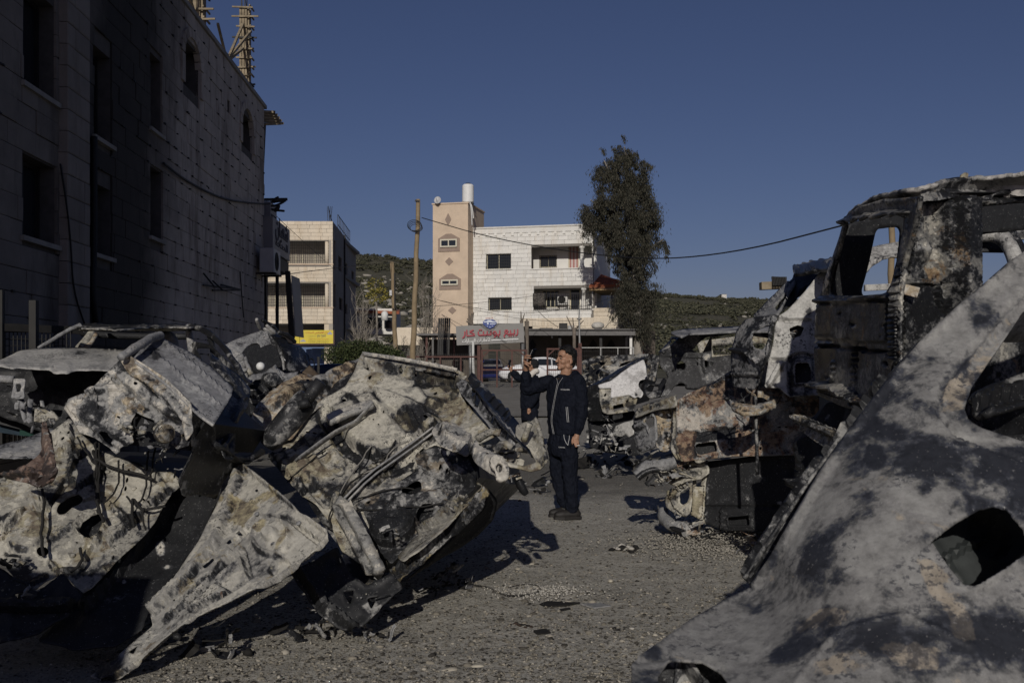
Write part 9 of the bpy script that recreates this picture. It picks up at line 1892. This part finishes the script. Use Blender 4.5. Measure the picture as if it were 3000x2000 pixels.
# heap of tan clods against the bottom car
X = rs.normal(1.85, .42, 2600); Y = rs.normal(8.7, .36, 2600); S = rs.uniform(.005, .022, 2600); Zh = .10*np.exp(-((X-1.9)/.45)**2-((Y-8.9)/.35)**2)*rs.uniform(.2, 1, 2600)
V1, F1_ = scatter(OV, OF, np.c_[X, Y, Zh+.01], np.c_[S, S*.85, S*.65], noise=.25, seed=6)
tag(link('clod_heap', mesh_np('clod_heap', V1, F1_), simple('tan_clods', (.30, .28, .24), .95, .25, 9)), 'heap of tan clods at the foot of the flattened black car', 'rubble', kind='stuff')
def lump_thing(name, label, u, v, w, mats, seed, n=16, cat='debris'):
 c = GP(u, v); t = thing(name, label, cat, c); r2 = random.Random(seed)
 for k in range(n):
  p = c+Vector((r2.gauss(0, w*.35), r2.gauss(0, w*.3), r2.uniform(.0, w*.22))); s_ = w*r2.uniform(.10, .26)
  V_, F_ = scatter(I1, F1, np.array([tuple(p)]), np.array([[s_, s_*.8, s_*.45]]), noise=.4, seed=r2.randint(0, 9999)); link('cinder', mesh_np('cinder', V_, F_), r2.choice(mats), t)
 return t
M_COAL = simple('coal_black', (.016, .015, .014), .9, .4, 30); M_ASHL = simple('ash_pale', (.4, .38, .34), .95, .2, 30)
lump_thing('burnt_pile', 'small heap of black cinders and white ash in the middle of the lane', 1838, 1612, .17, [M_COAL, M_COAL, M_ASHL], 1, 26)
lump_thing('burnt_lump', 'brown-black burnt lump on the lane left of centre bottom', 1530, 1836, .09, [M_COAL, simple('burnt_brown', (.045, .03, .022), .9, .3, 30)], 2, 10)
lump_thing('burnt_lump', 'black burnt lump in the lane near the foreground car', 1830, 1846, .09, [M_COAL, M_COAL, M_ASHL], 3, 10)
o = MB().box(GP(1588, 1856)+Vector((0, 0, .012)), (.085, .055, .012), Matrix.Rotation(.5, 3, 'Z') @ Matrix.Rotation(.15, 3, 'X')).build('flat_chip', M_COAL); tag(o, 'flat black rectangular chip beside the brown-black burnt lump', 'chip')
# spring coil thrown in a loop
t = thing('spring_wire', 'coiled spring wire thrown in a loop in pale ash right of the centre wreck', 'spring', GP(1530, 1735)); pts = []
loop = [(1352, 1712), (1400, 1720), (1440, 1728), (1460, 1745), (1500, 1751), (1550, 1748), (1582, 1736), (1580, 1722), (1550, 1717), (1515, 1720), (1490, 1728)]
W = resample(chaikin(loop, 3, False), 1.2, False); k = 0
for i, p in enumerate(W):
 c = GP(*p); a = i*1.55; c = c+Vector((math.cos(a)*.008, math.sin(a)*.008*.6, .012+math.sin(a)*.008)); pts.append(c)
MB().tube(pts, .0028, 4).build('coil', M_COAL, t)
V_, F_ = scatter(OV, OF, np.c_[rs.normal(.18, .16, 500), rs.normal(6.85, .12, 500), np.full(500, .012)], np.repeat(rs.uniform(.004, .014, 500)[:, None], 3, 1), noise=.3, seed=8); o = link('ash', mesh_np('ash', V_, F_), M_ASHL, t); o['kind'] = 'stuff'
junk('fallen_engine_parts', 'burnt engine scraps lying under the right end of the centre wreck', [(1300, 1690, 7.0, 60, 16), (1345, 1705, 6.95, 50, 14), (1270, 1740, 6.7, 50, 10)], 7, [M_COAL, B_DARK, B_GREY])
# flat charred sheets and sticks
for k, (pl, lab) in enumerate((([(1580, 1773), (1600, 1765), (1660, 1767), (1700, 1768), (1655, 1776), (1600, 1780)], 'flat charred strip below the spring wire'), ([(1700, 1772), (1760, 1770), (1790, 1778), (1740, 1784)], 'flat grey metal scrap right of the charred strip'), ([(1640, 1788), (1668, 1783), (1672, 1786), (1646, 1792)], 'short charred stick below the charred strip'), ([(1950, 1335), (1990, 1320), (2010, 1330), (1970, 1345)], 'pale bent scrap in the burnt yard behind the lane'))):
 A = [GP(*p) for p in pl]; m = MB(); n_ = len(A); m.add([p+Vector((0, 0, .012)) for p in A]+[p+Vector((0, 0, .004)) for p in A], [tuple(range(n_)), tuple(range(2*n_-1, n_-1, -1))]+[(i, i+n_, (i+1) % n_+n_, (i+1) % n_) for i in range(n_)])
 tag(m.build('charred_strip' if k != 3 else 'bent_scrap', M_COAL if k != 1 else B_GREY), lab, 'scrap')
junk('burnt_scatter', 'dark burnt scraps scattered behind the standing man', [(1620, 1420, 13.4, 90, 14), (1720, 1360, 16, 90, 14), (1850, 1350, 16.5, 90, 12), (1560, 1440, 12.6, 60, 10), (1800, 1390, 14.6, 80, 10)], 17, [M_COAL, B_DARK, B_GREY])
junk('wreck_litter', 'black scraps and dust fallen under the detached bonnet', [(600, 1900, 5.3, 120, 16), (900, 1850, 5.7, 90, 14), (1100, 1870, 5.6, 60, 10)], 18, [M_COAL, B_CHAR, B_GREY])
for k, (u, v, s_, lab) in enumerate(((1560, 1655, .045, 'pale stone nearest the shadow tip of the centre wreck'), (1518, 1668, .035, 'small pale stone just left of the larger one by the shadow tip'), (1788, 1702, .04, 'pale wedge-shaped stone in the middle of the lane'), (1318, 1968, .05, 'long pale stone at the bottom of the lane'), (1665, 1765, .03, 'small pale stone beside the charred strip'), (1400, 1955, .04, 'round pale stone beside the long pale stone'))):
 V_, F_ = scatter(I2, F2, np.array([tuple(GP(u, v)+Vector((0, 0, s_*.15)))]), np.array([[s_, s_*.5, s_*.3]]), noise=.12, seed=k+3); tag(link('pale_stone', mesh_np('pale_stone', V_, F_), simple('pale_pebble', (.42, .385, .31), .95, .15, 30)), lab, 'stone', 'pale stones on the lane')
# unseen van-shaped blocker added out of frame to shade the lower left corner
t = thing('van_shade_caster', 'unseen van-shaped wreck added beside the camera to shade the lower left corner', 'van', Vector((-3.0, 1.6, 0)))
for nm, pts in (('side', [(-3.9, 2.0, .3), (-2.25, 2.0, .3), (-2.25, 2.0, 1.8), (-3.9, 2.0, 1.88)]), ('roof', [(-3.9, .6, 1.88), (-2.25, .6, 1.82), (-2.25, 2.0, 1.8), (-3.9, 2.0, 1.88)]), ('side', [(-3.9, .6, .3), (-2.25, .6, .3), (-2.25, .6, 1.82), (-3.9, .6, 1.88)]), ('bonnet', [(-2.25, .6, 1.2), (-1.35, .6, 1.05), (-1.35, 1.9, 1.05), (-2.25, 1.9, 1.2)]), ('wing', [(-2.25, 1.9, .2), (-1.35, 1.9, .2), (-1.35, 1.9, 1.05), (-2.25, 1.9, 1.2)]), ('front', [(-1.35, .6, .2), (-1.35, 1.9, .2), (-1.35, 1.9, 1.05), (-1.35, .6, 1.05)])):
 quad_sheet(nm, pts, B_DARK, t, 8, .04, 5, .02)
